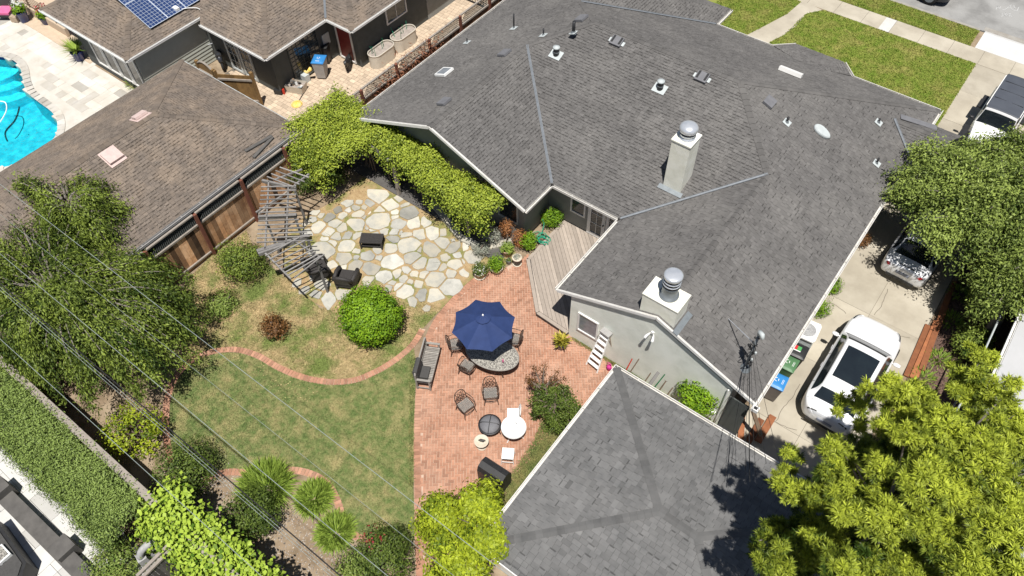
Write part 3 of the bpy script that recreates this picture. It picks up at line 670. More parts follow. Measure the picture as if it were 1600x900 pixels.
def gutter(root, p, q, matn='gutter', name='gutter', w=.10, h=.10, out=None):
    p, q = Vector(p), Vector(q); d = (q-p).normalized(); o = Vector(out).normalized(); b = MB()
    c = o*w*.5-Vector((0, 0, h*.5))
    b.beam(p+c-Vector((0, 0, h*.45)), q+c-Vector((0, 0, h*.45)), w, .015); 
    b.beam(p+c+o*w*.46, q+c+o*w*.46, .018, h); b.beam(p+c-o*w*.46, q+c-o*w*.46, .014, h)
    b.beam(p+c+o*w*.46+Vector((0, 0, h*.5)), q+c+o*w*.46+Vector((0, 0, h*.5)), .03, .016)
    for k in range(1, int((q-p).length/.9)): m_ = p+d*(k*.9); b.beam(m_+Vector((0, 0, -.01)), m_+o*w+Vector((0, 0, -.01)), .022, .01)
    return b.build(name, matn, root)
def board(root, p, q, w, h, matn='white_paint', name='fascia'):
    return MB().beam(p, q, w, h).build(name, matn, root)
def window(root, o, ux, w, h, nx, ny, matn='white_paint', glass='glass', fw=.06, out=None, name='window', dep=.05):
    """o lower left corner on the wall, ux unit vector along the wall; out = unit normal"""
    o = Vector(o); ux = Vector(ux); uz = Vector((0, 0, 1)); n = Vector(out) if out else ux.cross(uz)
    f = MB(); c = n*dep*.5
    f.beam(o+uz*fw/2+c, o+ux*w+uz*fw/2+c, dep, fw); f.beam(o+uz*(h-fw/2)+c, o+ux*w+uz*(h-fw/2)+c, dep, fw)
    f.beam(o+ux*fw/2+uz*fw+c, o+ux*fw/2+uz*(h-fw)+c, fw, dep, up=n); f.beam(o+ux*(w-fw/2)+uz*fw+c, o+ux*(w-fw/2)+uz*(h-fw)+c, fw, dep, up=n)
    fo = f.build(name, matn, root)
    pw, ph = (w-2*fw)/nx, (h-2*fw)/ny
    for i in range(nx):
        for j in range(ny):
            a = o+ux*(fw+i*pw+.012)+uz*(fw+j*ph+.012)+n*.015; b_ = a+ux*(pw-.024)+uz*(ph-.024)
            MB().quad(a, a+ux*(pw-.024), b_, a+uz*(ph-.024)).build('pane', glass, fo)
    if nx*ny > 1:
        g = MB()
        for i in range(1, nx): g.beam(o+ux*(fw+i*pw)+uz*fw+n*.022, o+ux*(fw+i*pw)+uz*(h-fw)+n*.022, .024, .02, up=n)
        for j in range(1, ny): g.beam(o+ux*fw+uz*(fw+j*ph)+n*.024, o+ux*(w-fw)+uz*(fw+j*ph)+n*.024, .02, .024)
        g.build('glazing_bar', matn, fo)
    return fo

# ---------------------------------------------------------------- the grey roofed house
S = .402; E0 = 2.5
XL, XR, YR, YF = -21.0, -1.15, 17.79, 30.96        # main eaves
WL, WY = -8.72, 13.66                               # right rear wing: left eave, rake
IX, LY = -11.88, 16.0                               # left rear wing: inner eave, rake
house = thing('house', 'large single storey house with grey shingle roof and pale stucco gable wall', 'house', (-11, 24, 0))
R = Roof(house, 'shingle_grey', band=.55)
zR = lambda x: E0+S*(XR-x); zL = lambda x: E0+S*(x-XL); zB = lambda y: E0+S*(y-YR)
mr = (WL+XR)/2; zrR = zR(mr); yrR = YR+(zrR-E0)/S           # right wing ridge
ml = (XL+IX)/2; zrL = zL(ml); yrL = YR+(zrL-E0)/S
ym = (YR+YF)/2; zm = zB(ym); Ex = XR-(zm-E0)/S; Wx = XL+(zm-E0)/S
FX, FY2 = -11.68, 32.5; mf = (XL+FX)/2; zf_ = zL(mf); yfr = YF-(zf_-E0)/S; yff = FY2-(zf_-E0)/S
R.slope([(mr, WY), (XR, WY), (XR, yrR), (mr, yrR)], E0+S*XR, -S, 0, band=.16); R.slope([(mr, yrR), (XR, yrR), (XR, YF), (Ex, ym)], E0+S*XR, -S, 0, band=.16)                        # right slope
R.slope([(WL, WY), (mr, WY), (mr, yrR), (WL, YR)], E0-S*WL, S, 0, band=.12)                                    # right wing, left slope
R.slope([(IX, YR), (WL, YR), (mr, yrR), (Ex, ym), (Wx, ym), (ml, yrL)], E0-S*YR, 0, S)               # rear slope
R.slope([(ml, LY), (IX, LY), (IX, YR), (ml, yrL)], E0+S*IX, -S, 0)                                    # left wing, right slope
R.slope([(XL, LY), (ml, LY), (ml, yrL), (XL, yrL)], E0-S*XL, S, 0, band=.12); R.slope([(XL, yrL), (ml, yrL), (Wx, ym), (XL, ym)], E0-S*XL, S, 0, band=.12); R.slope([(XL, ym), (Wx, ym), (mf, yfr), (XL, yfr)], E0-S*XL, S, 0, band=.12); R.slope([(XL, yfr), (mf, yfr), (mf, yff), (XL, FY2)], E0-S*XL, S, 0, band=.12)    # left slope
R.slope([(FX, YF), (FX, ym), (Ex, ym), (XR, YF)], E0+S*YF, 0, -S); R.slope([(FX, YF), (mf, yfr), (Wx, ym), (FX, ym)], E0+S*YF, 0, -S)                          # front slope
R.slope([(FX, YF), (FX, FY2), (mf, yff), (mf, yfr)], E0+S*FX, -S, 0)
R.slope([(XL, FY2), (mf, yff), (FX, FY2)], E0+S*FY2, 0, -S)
# small bay roof over the front window and the low side hip
def slope3(p1, p2, p3, poly, **k):
    p1, p2, p3 = Vector(p1), Vector(p2), Vector(p3); n = (p2-p1).cross(p3-p1); R.slope(poly, (n.dot(p1))/n.z, -n.x/n.z, -n.y/n.z, **k)
zb0 = E0+.05; za = zb0+.15*1.35
R.slope([(-7.97, 31.68), (-5.7, 31.68), (-6.2, 30.33), (-7.5, 30.33)], zb0+.15*31.68, 0, -.15, thick=.05)
slope3((-8.74, 30.95, zb0), (-7.97, 31.68, zb0), (-7.5, 30.33, za), [(-8.74, 30.95), (-7.97, 31.68), (-7.5, 30.33)], thick=.05)
slope3((-5.06, 30.95, zb0), (-5.7, 31.68, zb0), (-6.2, 30.33, za), [(-5.06, 30.95), (-5.7, 31.68), (-6.2, 30.33)], thick=.05)
MB().prism([(-8.6, 30.5), (-7.9, 31.5), (-5.8, 31.5), (-5.2, 30.5)], 0, 2.45).build('bay_wall', 'stucco_grey', house)
zs = 3.02
R.slope([(-2.45, 28.6), (-1.15, 27.35), (.1, 27.35), (-.2, 28.6)], zs-.4*28.6, 0, .4, .06)
R.slope([(-2.45, 28.6), (-.2, 28.6), (.1, 29.85), (-1.15, 29.85)], zs+.4*28.6, 0, -.4, .06)
roof = R.finish()
R.caps(roof, (mr, WY+1.05, zrR), (mr, yrR, zrR), S); R.caps(roof, (mr, yrR, zrR), (Ex, ym, zm), .28); R.caps(roof, (Ex, ym, zm), (Wx, ym, zm), S)
R.caps(roof, (ml, LY, zrL), (ml, yrL, zrL), S); R.caps(roof, (ml, yrL, zrL), (Wx, ym, zm), .28); R.caps(roof, (XR, YF, E0), (Ex, ym, zm), .28); R.caps(roof, (mf, yfr, zf_), (Wx, ym, zm), .28)
R.caps(roof, (-.2, 28.6, zs), (-2.3, 28.6, zs), .4)
valley(house, (WL, YR, E0), (mr, yrR, zrR), .28); valley(house, (IX, YR, E0), (ml, yrL, zrL), .28); valley(house, (FX, YF, E0), (mf, yfr, zf_), .28, .05); valley(house, (-1.15, 27.35, E0+.02), (-2.45, 28.6, zs), .28)
MB().beam((-2.3, 28.95, zs-.02), (-.9, 29.5, zs-.3), .3, .02).build('step_flashing', 'vent_grey', house)
# gutters, fascias
gutter(house, (XR, WY-.02, E0), (XR, 27.3, E0), out=(1, 0, 0)); gutter(house, (XR, 29.9, E0), (XR, YF+.1, E0), out=(1, 0, 0)); gutter(house, (WL, WY, E0), (WL, YR-.1, E0), out=(-1, 0, 0)); gutter(house, (IX+.1, YR, E0), (WL-.1, YR, E0), out=(0, -1, 0))
gutter(house, (IX, LY, E0), (IX, YR-.1, E0), out=(1, 0, 0)); gutter(house, (XL, LY, E0), (XL, FY2, E0), out=(-1, 0, 0))
gutter(house, (FX, YF+.1, E0), (FX, FY2, E0), out=(1, 0, 0)); gutter(house, (XR, YF, E0), (-5.0, YF, E0), out=(0, 1, 0)); gutter(house, (-8.8, YF, E0), (FX, YF, E0), out=(0, 1, 0))
gutter(house, (-8.78, 30.97, E0+.02), (-7.95, 31.7, E0+.02), out=(-.7, .7, 0)); gutter(house, (-5.02, 30.97, E0+.02), (-5.7, 31.7, E0+.02), out=(.7, .7, 0))
for (x0, x1, xr_, zr_, y) in ((WL, XR, mr, zrR, WY), (XL, IX, ml, zrL, LY)):
    for xe in (x0, x1):
        p = Vector((xe, y-.02, E0-.045)); q = Vector((xr_, y-.02, zr_-.045)); board(house, p, q, .035, .12, name='rake_board')
        board(house, p+Vector((0, .02, .062)), q+Vector((0, .02, .062)), .06, .018, 'gutter', 'drip_edge')
    for xe in (x0, x1): MB().beam((xe, y+.04, E0-.125), (xr_, y+.04, zr_-.125), .07, .02).build('soffit', 'soffit', house)
MB().box(XR-.02, XR+.2, WY-.2, WY-.02, E0-.16, E0-.02).build('gutter_outlet', 'white_paint', house)
MB().box(XR+.03, XR+.15, WY-.165, WY-.055, E0-.05, E0-.012).build('outlet_opening', 'black_plastic', house)
# walls
ov = .55; g0, g1 = WL+ov, XR-.82; wy = 13.735
def gable_wall(name, x0, x1, y, t, matn):
    b = MB(); mid = (x0+x1)/2; P_ = [(x0, 0), (x1, 0), (x1, E0-.02), (mid, E0+S*((x1-x0)/2)-.02), (x0, E0-.02)]
    b.add([(x, y, z) for x, z in P_]+[(x, y+t, z) for x, z in P_], [(0, 1, 2, 3, 4), (9, 8, 7, 6, 5)]+[(i, i+5, (i+1)%5+5, (i+1)%5) for i in range(5)]); return b.build(name, matn, house)
gable_wall('gable_wall', g0, g1, wy, .25, 'stucco_light')
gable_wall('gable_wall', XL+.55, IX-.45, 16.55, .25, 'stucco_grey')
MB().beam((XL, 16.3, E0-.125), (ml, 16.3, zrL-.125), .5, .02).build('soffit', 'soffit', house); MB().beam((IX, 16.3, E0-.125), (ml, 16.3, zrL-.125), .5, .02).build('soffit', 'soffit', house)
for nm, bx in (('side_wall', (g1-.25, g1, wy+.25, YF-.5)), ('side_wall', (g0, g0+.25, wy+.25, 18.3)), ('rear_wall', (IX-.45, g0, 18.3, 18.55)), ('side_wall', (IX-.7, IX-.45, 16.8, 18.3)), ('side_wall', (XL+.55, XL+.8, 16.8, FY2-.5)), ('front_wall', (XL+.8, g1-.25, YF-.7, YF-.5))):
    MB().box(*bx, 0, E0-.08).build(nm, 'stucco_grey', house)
window(house, (-7.82, wy, .78), (1, 0, 0), .86, 1.06, 1, 1, glass='blind_glass', out=(0, -1, 0), fw=.06)
window(house, (-11.25, 18.3, .95), (1, 0, 0), .72, 1.1, 1, 1, out=(0, -1, 0), fw=.07)
window(house, (-13.6, 16.55, .75), (1, 0, 0), 1.0, 1.3, 1, 1, matn='vent_pale', out=(0, -1, 0))
window(house, (-15.2, 16.55, .1), (1, 0, 0), .95, 2.0, 1, 2, matn='vent_pale', out=(0, -1, 0))
for x in (-10.4, -9.55):
    d = window(house, (x, 18.3, .22), (1, 0, 0), .82, 2.0, 2, 3, out=(0, -1, 0), fw=.15, name='french_door')
    MB().lathe([(.03, -.03), (.03, .03)], 8, (x+.75, 18.22, 1.1)).build('handle', 'dark_metal', d)
# chimneys
ch = MB().prism(rect(-8.05, -7.32, 19.6, 20.38), 2.9, 5.48).build('chimney', 'chimney_stucco', house)
MB().box(-8.08, -7.29, 19.57, 20.41, 5.48, 5.53).build('chimney_cap', 'chimney_stucco', ch)
MB().lathe([(.30, 0), (.30, .05), (.26, .06), (.26, .20), (.30, .22)], 28, (-7.68, 20.0, 5.53)).build('flue', 'steel', ch, True)
MB().lathe([(.285, .22), (.285, .34)], 28, (-7.68, 20.0, 5.53)).build('flue_screen', 'dark_metal', ch, True)
MB().lathe([(.33, .33), (.34, .37), (.34, .42), (.31, .50), (.22, .56), (.1, .59), (.01, .6)], 32, (-7.68, 20.0, 5.53)).build('flue_cowl', 'steel', ch, True)
MB().beam((-8.2, 19.52, zB(19.5)+.03), (-7.2, 19.52, zB(19.5)+.03), .2, .03, up=(0, -S, 1)).build('chimney_flashing', 'galvanised', ch)
ch = MB().prism(rect(-5.60, -4.36, 13.77, 14.58), 3.3, 4.62).build('chimney', 'chimney_stucco', house)
MB().box(-5.62, -4.34, 13.75, 14.60, 4.62, 4.66).build('chimney_cap', 'chimney_stucco', ch)
c = (-4.92, 14.2, 4.66)
MB().lathe([(.32, 0), (.32, .05), (.25, .06), (.25, .5), (.29, .51)], 28, c).build('flue', 'galvanised', ch, True)
for z in (.52, .66, .80): MB().lathe([(.265, z), (.265, z+.1)], 28, c).build('flue_screen', 'dark_metal', ch, True); MB().lathe([(.285, z+.1), (.285, z+.13)], 28, c).build('flue_band', 'steel', ch, True)
MB().lathe([(.30, .94), (.30, 1.01), (.24, 1.04), (.02, 1.06)], 28, c).build('flue_cowl', 'steel', ch, True)
MB().beam((-4.22, 13.62, zR(-4.2)+.03), (-4.22, 14.62, zR(-4.2)+.03), .2, .03, up=(S, 0, 1)).build('chimney_flashing', 'galvanised', ch)
# roof furniture: (pixel of base, plane)
def rz_(px, py, kind):
    z = 3.5
    for _ in range(30):
        p = at(px, py, z); z = {'B': zB(p.y), 'R': zR(p.x), 'L': zL(p.x), 'F': E0+S*(YF-p.y)}[kind]
    return at(px, py, z)
NRM = {'B': Vector((0, -S, 1)).normalized(), 'R': Vector((S, 0, 1)).normalized(), 'L': Vector((-S, 0, 1)).normalized(), 'F': Vector((0, S, 1)).normalized()}
def flash(p, kind, w, l, h=.03, matn='vent_pale', name='vent_flashing', parent=None):
    n = NRM[kind]; a = Vector((1, 0, 0)) if kind in 'BF' else Vector((0, 1, 0)); u = n.cross(a).normalized(); c = p+n*(.03+h/2)
    return MB().beam(c-u*l/2, c+u*l/2, w, h, up=n).build(name, matn, parent or house)
for px, py, k, h, r in ((803, 45, 'L', .75, .035), (849, 56, 'L', .35, .035), (896, 52, 'L', .55, .07), (730, 67, 'L', .22, .035), (1229, 192, 'R', .28, .045), (1372, 192, 'R', .2, .045), (1369, 256, 'R', .3, .04)):
    p = rz_(px, py, k); pipe = MB().tube([p, p+Vector((0, 0, h))], r, 10).build('vent_pipe', 'dark_metal', house, True); flash(p, k, .3, .3, .012, 'vent_pale', 'vent_flashing', pipe)
    MB().lathe([(r*2, 0), (r*1.1, .12)], 10, p).build('vent_boot', 'galvanised', pipe)
for px, py in ((869, 86), (1031, 139)):
    p = rz_(px, py, 'B'); v = MB().lathe([(.13, 0), (.12, .3), (.12, .34)], 18, p).build('flue_vent', 'dark_metal', house, True); flash(p, 'B', .55, .42, .012, 'vent_pale', 'vent_flashing', v); MB().lathe([(.15, .34), (.15, .40), (.02, .43)], 18, p).build('vent_cap', 'vent_pale', v, True); MB().lathe([(.135, .16), (.135, .19)], 18, p).build('vent_band', 'galvanised', v)
for px, py, k in ((964, 66, 'B'), (1097, 122, 'B'), (789, 85, 'L'), (695, 161, 'L'), (1201, 161, 'R'), (909, 31, 'L')):
    p = rz_(px, py, k); v = flash(p, k, .50, .42, .10, 'vent_grey', 'box_vent')
    if k == 'B':
        for s in (-1, 1): flash(p+Vector((s*.17, 0, .08)), k, .09, .34, .03, 'black_plastic', 'louvre', v)
        flash(p, k, .72, .2, .012, 'vent_pale', 'vent_flashing', v)
p = rz_(695, 115, 'L'); v = flash(p, 'L', .62, .62, .10, 'white_metal', 'skylight'); flash(p+NRM['L']*.08, 'L', .48, .48, .03, 'blind_glass', 'skylight_glass', v)
p = rz_(1283, 207, 'R'); n = NRM['R']; b = MB(); a = Vector((0, 1, 0)); u = n.cross(a)
V = [];
for k, (s_, h) in enumerate(((1, .0), (1, .06), (.9, .1))):
    for i in range(24):
        t = 2*PI*i/24; V.append(p+n*(.03+h)+(u*math.cos(t)*.38+a*math.sin(t)*.22*(1+.15*math.cos(t)))*s_)
b.add(V, [(k*24+i, k*24+(i+1)%24, (k+1)*24+(i+1)%24, (k+1)*24+i) for k in range(2) for i in range(24)]+[tuple(range(48, 72))]); b.build('dome_vent', 'vent_pale', house)
p = rz_(1234, 116, 'F'); v = flash(p, 'F', 1.0, .25, .16, 'white_paint', 'ridge_vent_box')
# wall lamp
lp = MB().box(-5.02, -4.92, wy-.05, wy, 3.0, 3.1); lf = lp.build('wall_lamp', 'white_metal', house)
for s in (-1, 1): MB().tube([(-4.97+s*.06, wy-.06, 3.05), (-4.97+s*.12, wy-.2, 3.0), (-4.97+s*.14, wy-.28, 2.94)], [.02, .045, .06], 10).build('lamp_head', 'white_metal', lf, True)
# meter box and conduit near the corner
mb_ = MB().box(-2.45, -2.15, wy-.12, wy, .35, .75).build('meter_box', 'white_metal', house); MB().tube([(-2.05, wy-.06, 0), (-2.05, wy-.06, 2.4)], .03, 8).build('conduit', 'white_paint', mb_)
MB().beam((-1.95, wy-.02, .05), (-1.25, wy-.02, .05), .06, .1).build('side_gate_sill', 'dark_metal', house)
MB().box(-1.93, -1.25, wy, wy+.05, .05, 2.0).build('side_gate', 'siding_dark', house)

# ---------------------------------------------------------------- the slate grey hip roofed garage
gar = thing('garage', 'detached garage with low slate grey hip roof behind the brick patio', 'garage', (-1.5, 8.6, 0))
GE = 2.4; gs = .19; gx0, gx1, gy0, gy1 = -5.36, 3.1, 4.98, 12.24; hd = (gy1-gy0)/2; gym = (gy0+gy1)/2; zg = GE+gs*hd
G = Roof(gar, 'shingle_slate', .145, .16, .29, band=.12, ts=.2)
G.slope([(gx0, gy0), (gx0+hd, gym), (gx0, gy1)], GE-gs*gx0, gs, 0); G.slope([(gx0, gy1), (gx0+hd, gym), (gx1-hd, gym), (gx1, gy1)], GE+gs*gy1, 0, -gs)
G.slope([(gx0, gy0), (gx1, gy0), (gx1-hd, gym), (gx0+hd, gym)], GE-gs*gy0, 0, gs); G.slope([(gx1, gy0), (gx1, gy1), (gx1-hd, gym)], GE+gs*gx1, -gs, 0)
gro = G.finish()
for p, q in (((gx0, gy0, GE), (gx0+hd, gym, zg)), ((gx0, gy1, GE), (gx0+hd, gym, zg)), ((gx1, gy1, GE), (gx1-hd, gym, zg)), ((gx1, gy0, GE), (gx1-hd, gym, zg))): G.caps(gro, p, q, gs*.707, .125, .2, -.6)
G.caps(gro, (gx0+hd, gym, zg), (gx1-hd, gym, zg), gs, .125, .2, -.6)
gutter(gar, (gx0, gy0, GE), (gx0, gy1+.1, GE), out=(-1, 0, 0)); gutter(gar, (gx0-.1, gy1, GE), (gx1, gy1, GE), out=(0, 1, 0)); board(gar, (gx0, gy0-.02, GE-.07), (gx1, gy0-.02, GE-.07), .03, .16)
for nm, bx in (('side_wall', (gx0+.4, gx0+.6, gy0+.4, gy1-.4)), ('rear_wall', (gx0+.6, gx1-.6, gy0+.4, gy0+.6)), ('front_wall', (gx0+.6, gx1-.6, gy1-.6, gy1-.4)), ('side_wall', (gx1-.6, gx1-.4, gy0+.4, gy1-.4))): MB().box(*bx, 0, GE-.03).build(nm, 'white_paint', gar)
b = MB(); b.box(-1.3, 2.2, gy1-.39, gy1-.34, .05, 2.1); b.build('garage_door', 'white_paint', gar)

# ---------------------------------------------------------------- brown roofed garage next door
ng = thing('garage', 'garage with warm brown hip roof behind the wooden fence', 'garage', (-26.3, 9, 0))
ns_ = .37; NE = 2.5; nx0, nx1, ny0, ny1 = -30.2, -22.36, .8, 14.25; nh = (nx1-nx0)/2; nxm = (nx0+nx1)/2; zn = NE+ns_*nh
N = Roof(ng, 'shingle_brown', .135, .15, .24)
N.slope([(nx1, ny0), (nx1, ny1), (nxm, ny1-nh), (nxm, ny0+nh)], NE+ns_*nx1, -ns_, 0); N.slope([(nx0, ny0), (nx0, ny1), (nxm, ny1-nh), (nxm, ny0+nh)], NE-ns_*nx0, ns_, 0)
N.slope([(nx0, ny1), (nx1, ny1), (nxm, ny1-nh)], NE+ns_*ny1, 0, -ns_); N.slope([(nx0, ny0), (nx1, ny0), (nxm, ny0+nh)], NE-ns_*ny0, 0, ns_)
nro = N.finish()
N.caps(nro, (nx1, ny1, NE), (nxm, ny1-nh, zn), ns_*.707, .13, .22, -.3); N.caps(nro, (nx0, ny1, NE), (nxm, ny1-nh, zn), ns_*.707, .13, .22, -.3); N.caps(nro, (nxm, ny0+nh, zn), (nxm, ny1-nh, zn), ns_, .16, .22, -.4)
gutter(ng, (nx1, ny0, NE), (nx1, ny1, NE), 'bin_grey', out=(1, 0, 0), w=.12); board(ng, (nx0-.02, ny0, NE-.06), (nx0-.02, ny1, NE-.06), .03, .12, 'siding_dark'); board(ng, (nx0, ny1+.02, NE-.06), (nx1, ny1+.02, NE-.06), .03, .12, 'vent_pale')
for nm, bx in (('side_wall', (nx1-.55, nx1-.35, ny0+.4, ny1-.35)), ('rear_wall', (nx0+.4, nx1-.55, ny1-.55, ny1-.35)), ('side_wall', (nx0+.35, nx0+.55, ny0+.4, ny1-.55))): MB().box(*bx, 0, NE).build(nm, 'siding_dark', ng)
for px, py, w_, l_ in ((176, 245, .62, .55), (220, 183, .55, .4)):
    z = 3.5
    for _ in range(30):
        p = at(px, py, z); z = min(NE+ns_*(nx1-p.x), NE+ns_*(p.x-nx0))
    n = Vector((ns_, 0, 1)).normalized() if p.x > nxm else Vector((-ns_, 0, 1)).normalized(); a = n.cross(Vector((0, 1, 0))).normalized(); c = p+n*.1
    v = MB().beam(c-a*l_/2, c+a*l_/2, w_, .1, up=n).build('box_vent', 'pink_vent', ng); MB().beam(p+n*.03-a*.4, p+n*.03+a*.4, .7, .012, up=n).build('vent_flashing', 'pink_vent', v)
for (px, py), (qx, qy) in (((383, 236), (425, 212)), ((396, 246), (426, 214))):
    z0 = 2.75
    for _ in range(20): p = at(px, py, z0); z0 = NE+ns_*(nx1-p.x)+.06
    for _ in range(20): q = at(qx, qy, z0); z0 = NE+ns_*(nx1-q.x)+.06
    tag(MB().beam(p, q, .14, .04).build('roof_plank', 'dark_stone'), 'dark weathered plank lying on the brown garage roof, '+('upper one' if px == 383 else 'lower one by the gutter'), 'plank', 'planks on the brown roof')

n = 900; q = np.stack([rng.uniform(nx0+.3, nx1-.1, n), rng.uniform(4, 13.5, n), np.zeros(n)], 1); q[:500, 0] = nx1-.9+rng.normal(0, .35, 500)-.12*(q[:500, 1]-8); q[:, 0] = np.clip(q[:, 0], nxm+.2, nx1-.1); q[:, 2] = NE+ns_*(nx1-q[:, 0])+.03
ok = q[:, 1] < ny1-(nx1-q[:, 0])-.2; q = q[ok]; n = len(q); V, F = kites(q, unit(n)*[1, 1, .2], np.tile([0, 0, 1.], (n, 1))+unit(n)*.3, rng.uniform(.02, .07, n), rng.uniform(.01, .03, n)); tag(mk('leaf_litter', V, F, 'rail_wood', None, rng.normal(0, .8, n)), 'dry leaf litter strewn over the brown garage roof', 'litter', kind='stuff')
# ---------------------------------------------------------------- dark green house next door
dh = thing('house', 'dark green sided house with brown shingle roof and solar panels', 'house', (-32, 20, 0))
D = Roof(dh, 'shingle_brown', .135, .15, .24)
HE = 2.6; hs = .4
D.slope([(-31.6, 16.5), (-27, 16.5), (-32, 21.5), (-36.6, 21.5)], HE-hs*16.5, 0, hs); D.slope([(-27, 16.5), (-27, 20.36), (-32, 25.36), (-32, 21.5)], HE-hs*27, -hs, 0)
D.slope([(-27, 20.36), (-25.3, 20.36), (-30.3, 25.36), (-32, 25.36)], HE-hs*20.36, 0, hs); D.slope([(-25.3, 20.36), (-25.3, 34), (-30.3, 34), (-30.3, 25.36)], HE-hs*25.3, -hs, 0)
ax = -35.6
D.slope([(-39.1, 12.66), (-32.1, 12.66), (ax, 16.16)], HE-hs*12.66, 0, hs); D.slope([(-32.1, 12.66), (-32.1, 19.5), (ax, 19.5), (ax, 16.16)], HE-hs*32.1, -hs, 0); D.slope([(-39.1, 12.66), (ax, 16.16), (ax, 22), (-39.1, 22)], HE+hs*39.1, hs, 0)
dro = D.finish()
zz = lambda k: HE+hs*k
D.caps(dro, (-27, 16.5, HE), (-32, 21.5, zz(5)), .28, .13, .24, -.3); D.caps(dro, (-25.3, 20.36, HE), (-30.3, 25.36, zz(5)), .28, .13, .24, -.3); D.caps(dro, (-32.1, 12.66, HE), (ax, 16.16, zz(3.5)), .28, .13, .24, -.3); D.caps(dro, (-39.1, 12.66, HE), (ax, 16.16, zz(3.5)), .28, .13, .24, -.3)
valley(dh, (-27, 20.36, HE), (-32, 25.36, zz(5)), .28)
for p, q, o in (((-31.6, 16.5, HE), (-27, 16.5, HE), (0, -1, 0)), ((-27, 16.5, HE), (-27, 20.3, HE), (1, 0, 0)), ((-27, 20.36, HE), (-25.3, 20.36, HE), (0, -1, 0)), ((-25.3, 20.36, HE), (-25.3, 34, HE), (1, 0, 0)), ((-39.1, 12.66, HE), (-32.1, 12.66, HE), (0, -1, 0)), ((-32.1, 12.66, HE), (-32.1, 17.5, HE), (1, 0, 0))): gutter(dh, p, q, 'white_paint', out=o, w=.09)
def siding(root, p, q, h, matn, out, name='siding_board', bh=.19, parent_name='siding_wall'):
    p, q = Vector(p), Vector(q); o = Vector(out); w_ = MB().beam(p+Vector((0, 0, h/2))-o*.06, q+Vector((0, 0, h/2))-o*.06, .1, h).build(parent_name, 'siding_dark', root)
    for k in range(int(h/bh)):
        z = k*bh; a, b_ = p+Vector((0, 0, z)), q+Vector((0, 0, z)); bm = MB()
        up = Vector((0, 0, bh-.004)); bm.add([a+o*.035, b_+o*.035, b_+up+o*.004, a+up+o*.004, a, b_, b_+up, a+up], [(0, 1, 2, 3), (4, 5, 1, 0), (5, 6, 2, 1), (7, 4, 0, 3), (6, 7, 3, 2)]); bm.build(name, matn, w_)
    return w_
siding(dh, (-32.32, 13.1, 0), (-32.32, 17.0, 0), 2.55, 'siding_light', (1, 0, 0))
for nm, bx in (('rear_wall', (-37.4, -32.45, 13.1, 13.3)), ('rear_wall', (-32.65, -27.4, 17.0, 17.2)), ('side_wall', (-27.6, -27.4, 17.2, 20.9)), ('rear_wall', (-27.4, -25.7, 20.9, 21.1)), ('side_wall', (-25.9, -25.7, 21.1, 34))): MB().box(*bx, 0, HE).build(nm, 'siding_dark', dh)
for x in (-36.4, -35.4, -34.4, -33.4): window(dh, (x, 13.1, .35), (1, 0, 0), .96, 1.85, 1, 1, out=(0, -1, 0), fw=.1)
for x in (-30.9, -29.9): window(dh, (x, 17.0, .1), (1, 0, 0), .9, 2.05, 2, 4, matn='vent_pale', out=(0, -1, 0), fw=.12, name='french_door')
window(dh, (-27.4, 18.0, .1), (0, 1, 0), 1.9, 2.1, 7, 9, matn='siding_dark', out=(1, 0, 0), name='lattice_door')
MB().box(-27.4, -27.36, 20.15, 20.6, 1.0, 1.6).build('notice_board', 'vent_pale', dh)
window(dh, (-27.15, 20.9, .1), (1, 0, 0), 1.1, 2.1, 1, 1, glass='red_door', out=(0, -1, 0), name='door', fw=.08)
window(dh, (-25.7, 23.0, 1.3), (0, 1, 0), 1.5, .95, 2, 1, out=(1, 0, 0), fw=.07)
siding(dh, (-25.7, 26.0, 0), (-25.7, 31, 0), 2.4, 'stucco_grey', (1, 0, 0), 'door_panel', .5, 'garage_door')
# solar panels
nS = Vector((hs, 0, 1)).normalized(); aS = Vector((0, 1, 0)); uS = Vector((-1, 0, hs)).normalized()
o0 = Vector((-32.75, 14.62, zz(.65)))+nS*.12
for i in range(4):
    for j in range(2):
        c0 = o0+aS*(i*1.05)+uS*(j*1.7); pn = MB()
        pn.add([c0, c0+aS*1.02, c0+aS*1.02+uS*1.66, c0+uS*1.66]+[v-nS*.04 for v in (c0, c0+aS*1.02, c0+aS*1.02+uS*1.66, c0+uS*1.66)], [(0, 1, 2, 3), (4, 5, 1, 0), (5, 6, 2, 1), (6, 7, 3, 2), (7, 4, 0, 3)], random.uniform(-.3, .3)); po = pn.build('solar_panel', 'solar', dh)
        gl_ = MB()
        for k in range(0, 7): gl_.beam(c0+aS*(.17*k)+nS*.004, c0+aS*(.17*k)+uS*1.66+nS*.004, .012 if k not in (0, 6) else .03, .006, up=nS)
        for k in range(0, 11): gl_.beam(c0+uS*(.166*k)+nS*.004, c0+uS*(.166*k)+aS*1.02+nS*.004, .012 if k not in (0, 10) else .03, .006, up=nS)
        gl_.build('cell_line', 'solar_line', po)
        MB().beam(c0+uS*.3-nS*.08, c0+uS*.3-nS*.02+aS*1.0, .05, .05).build('rail', 'dark_metal', po)
b = MB(); b.box(-33.05, -32.75, 16.2, 16.4, zz(.8)+.02, zz(.8)+.2); v = b.build('dish_box', 'white_metal', dh); MB().tube(spline([Vector((-32.8, 16.4, zz(.75)+.08)), Vector((-32.6, 16.8, zz(.6)+.1)), Vector((-32.4, 17.1, zz(.35)+.1)), Vector((-32.15, 17.2, HE+.05))], .1), .02, 6).build('cable', 'white_metal', v)
b = MB(); b.tube([(-35.4, 16.2, zz(3.3)+.08), (-34.3, 15.0, zz(2.2)+.08)], .045, 8); b.build('ridge_pipe', 'white_metal', dh)
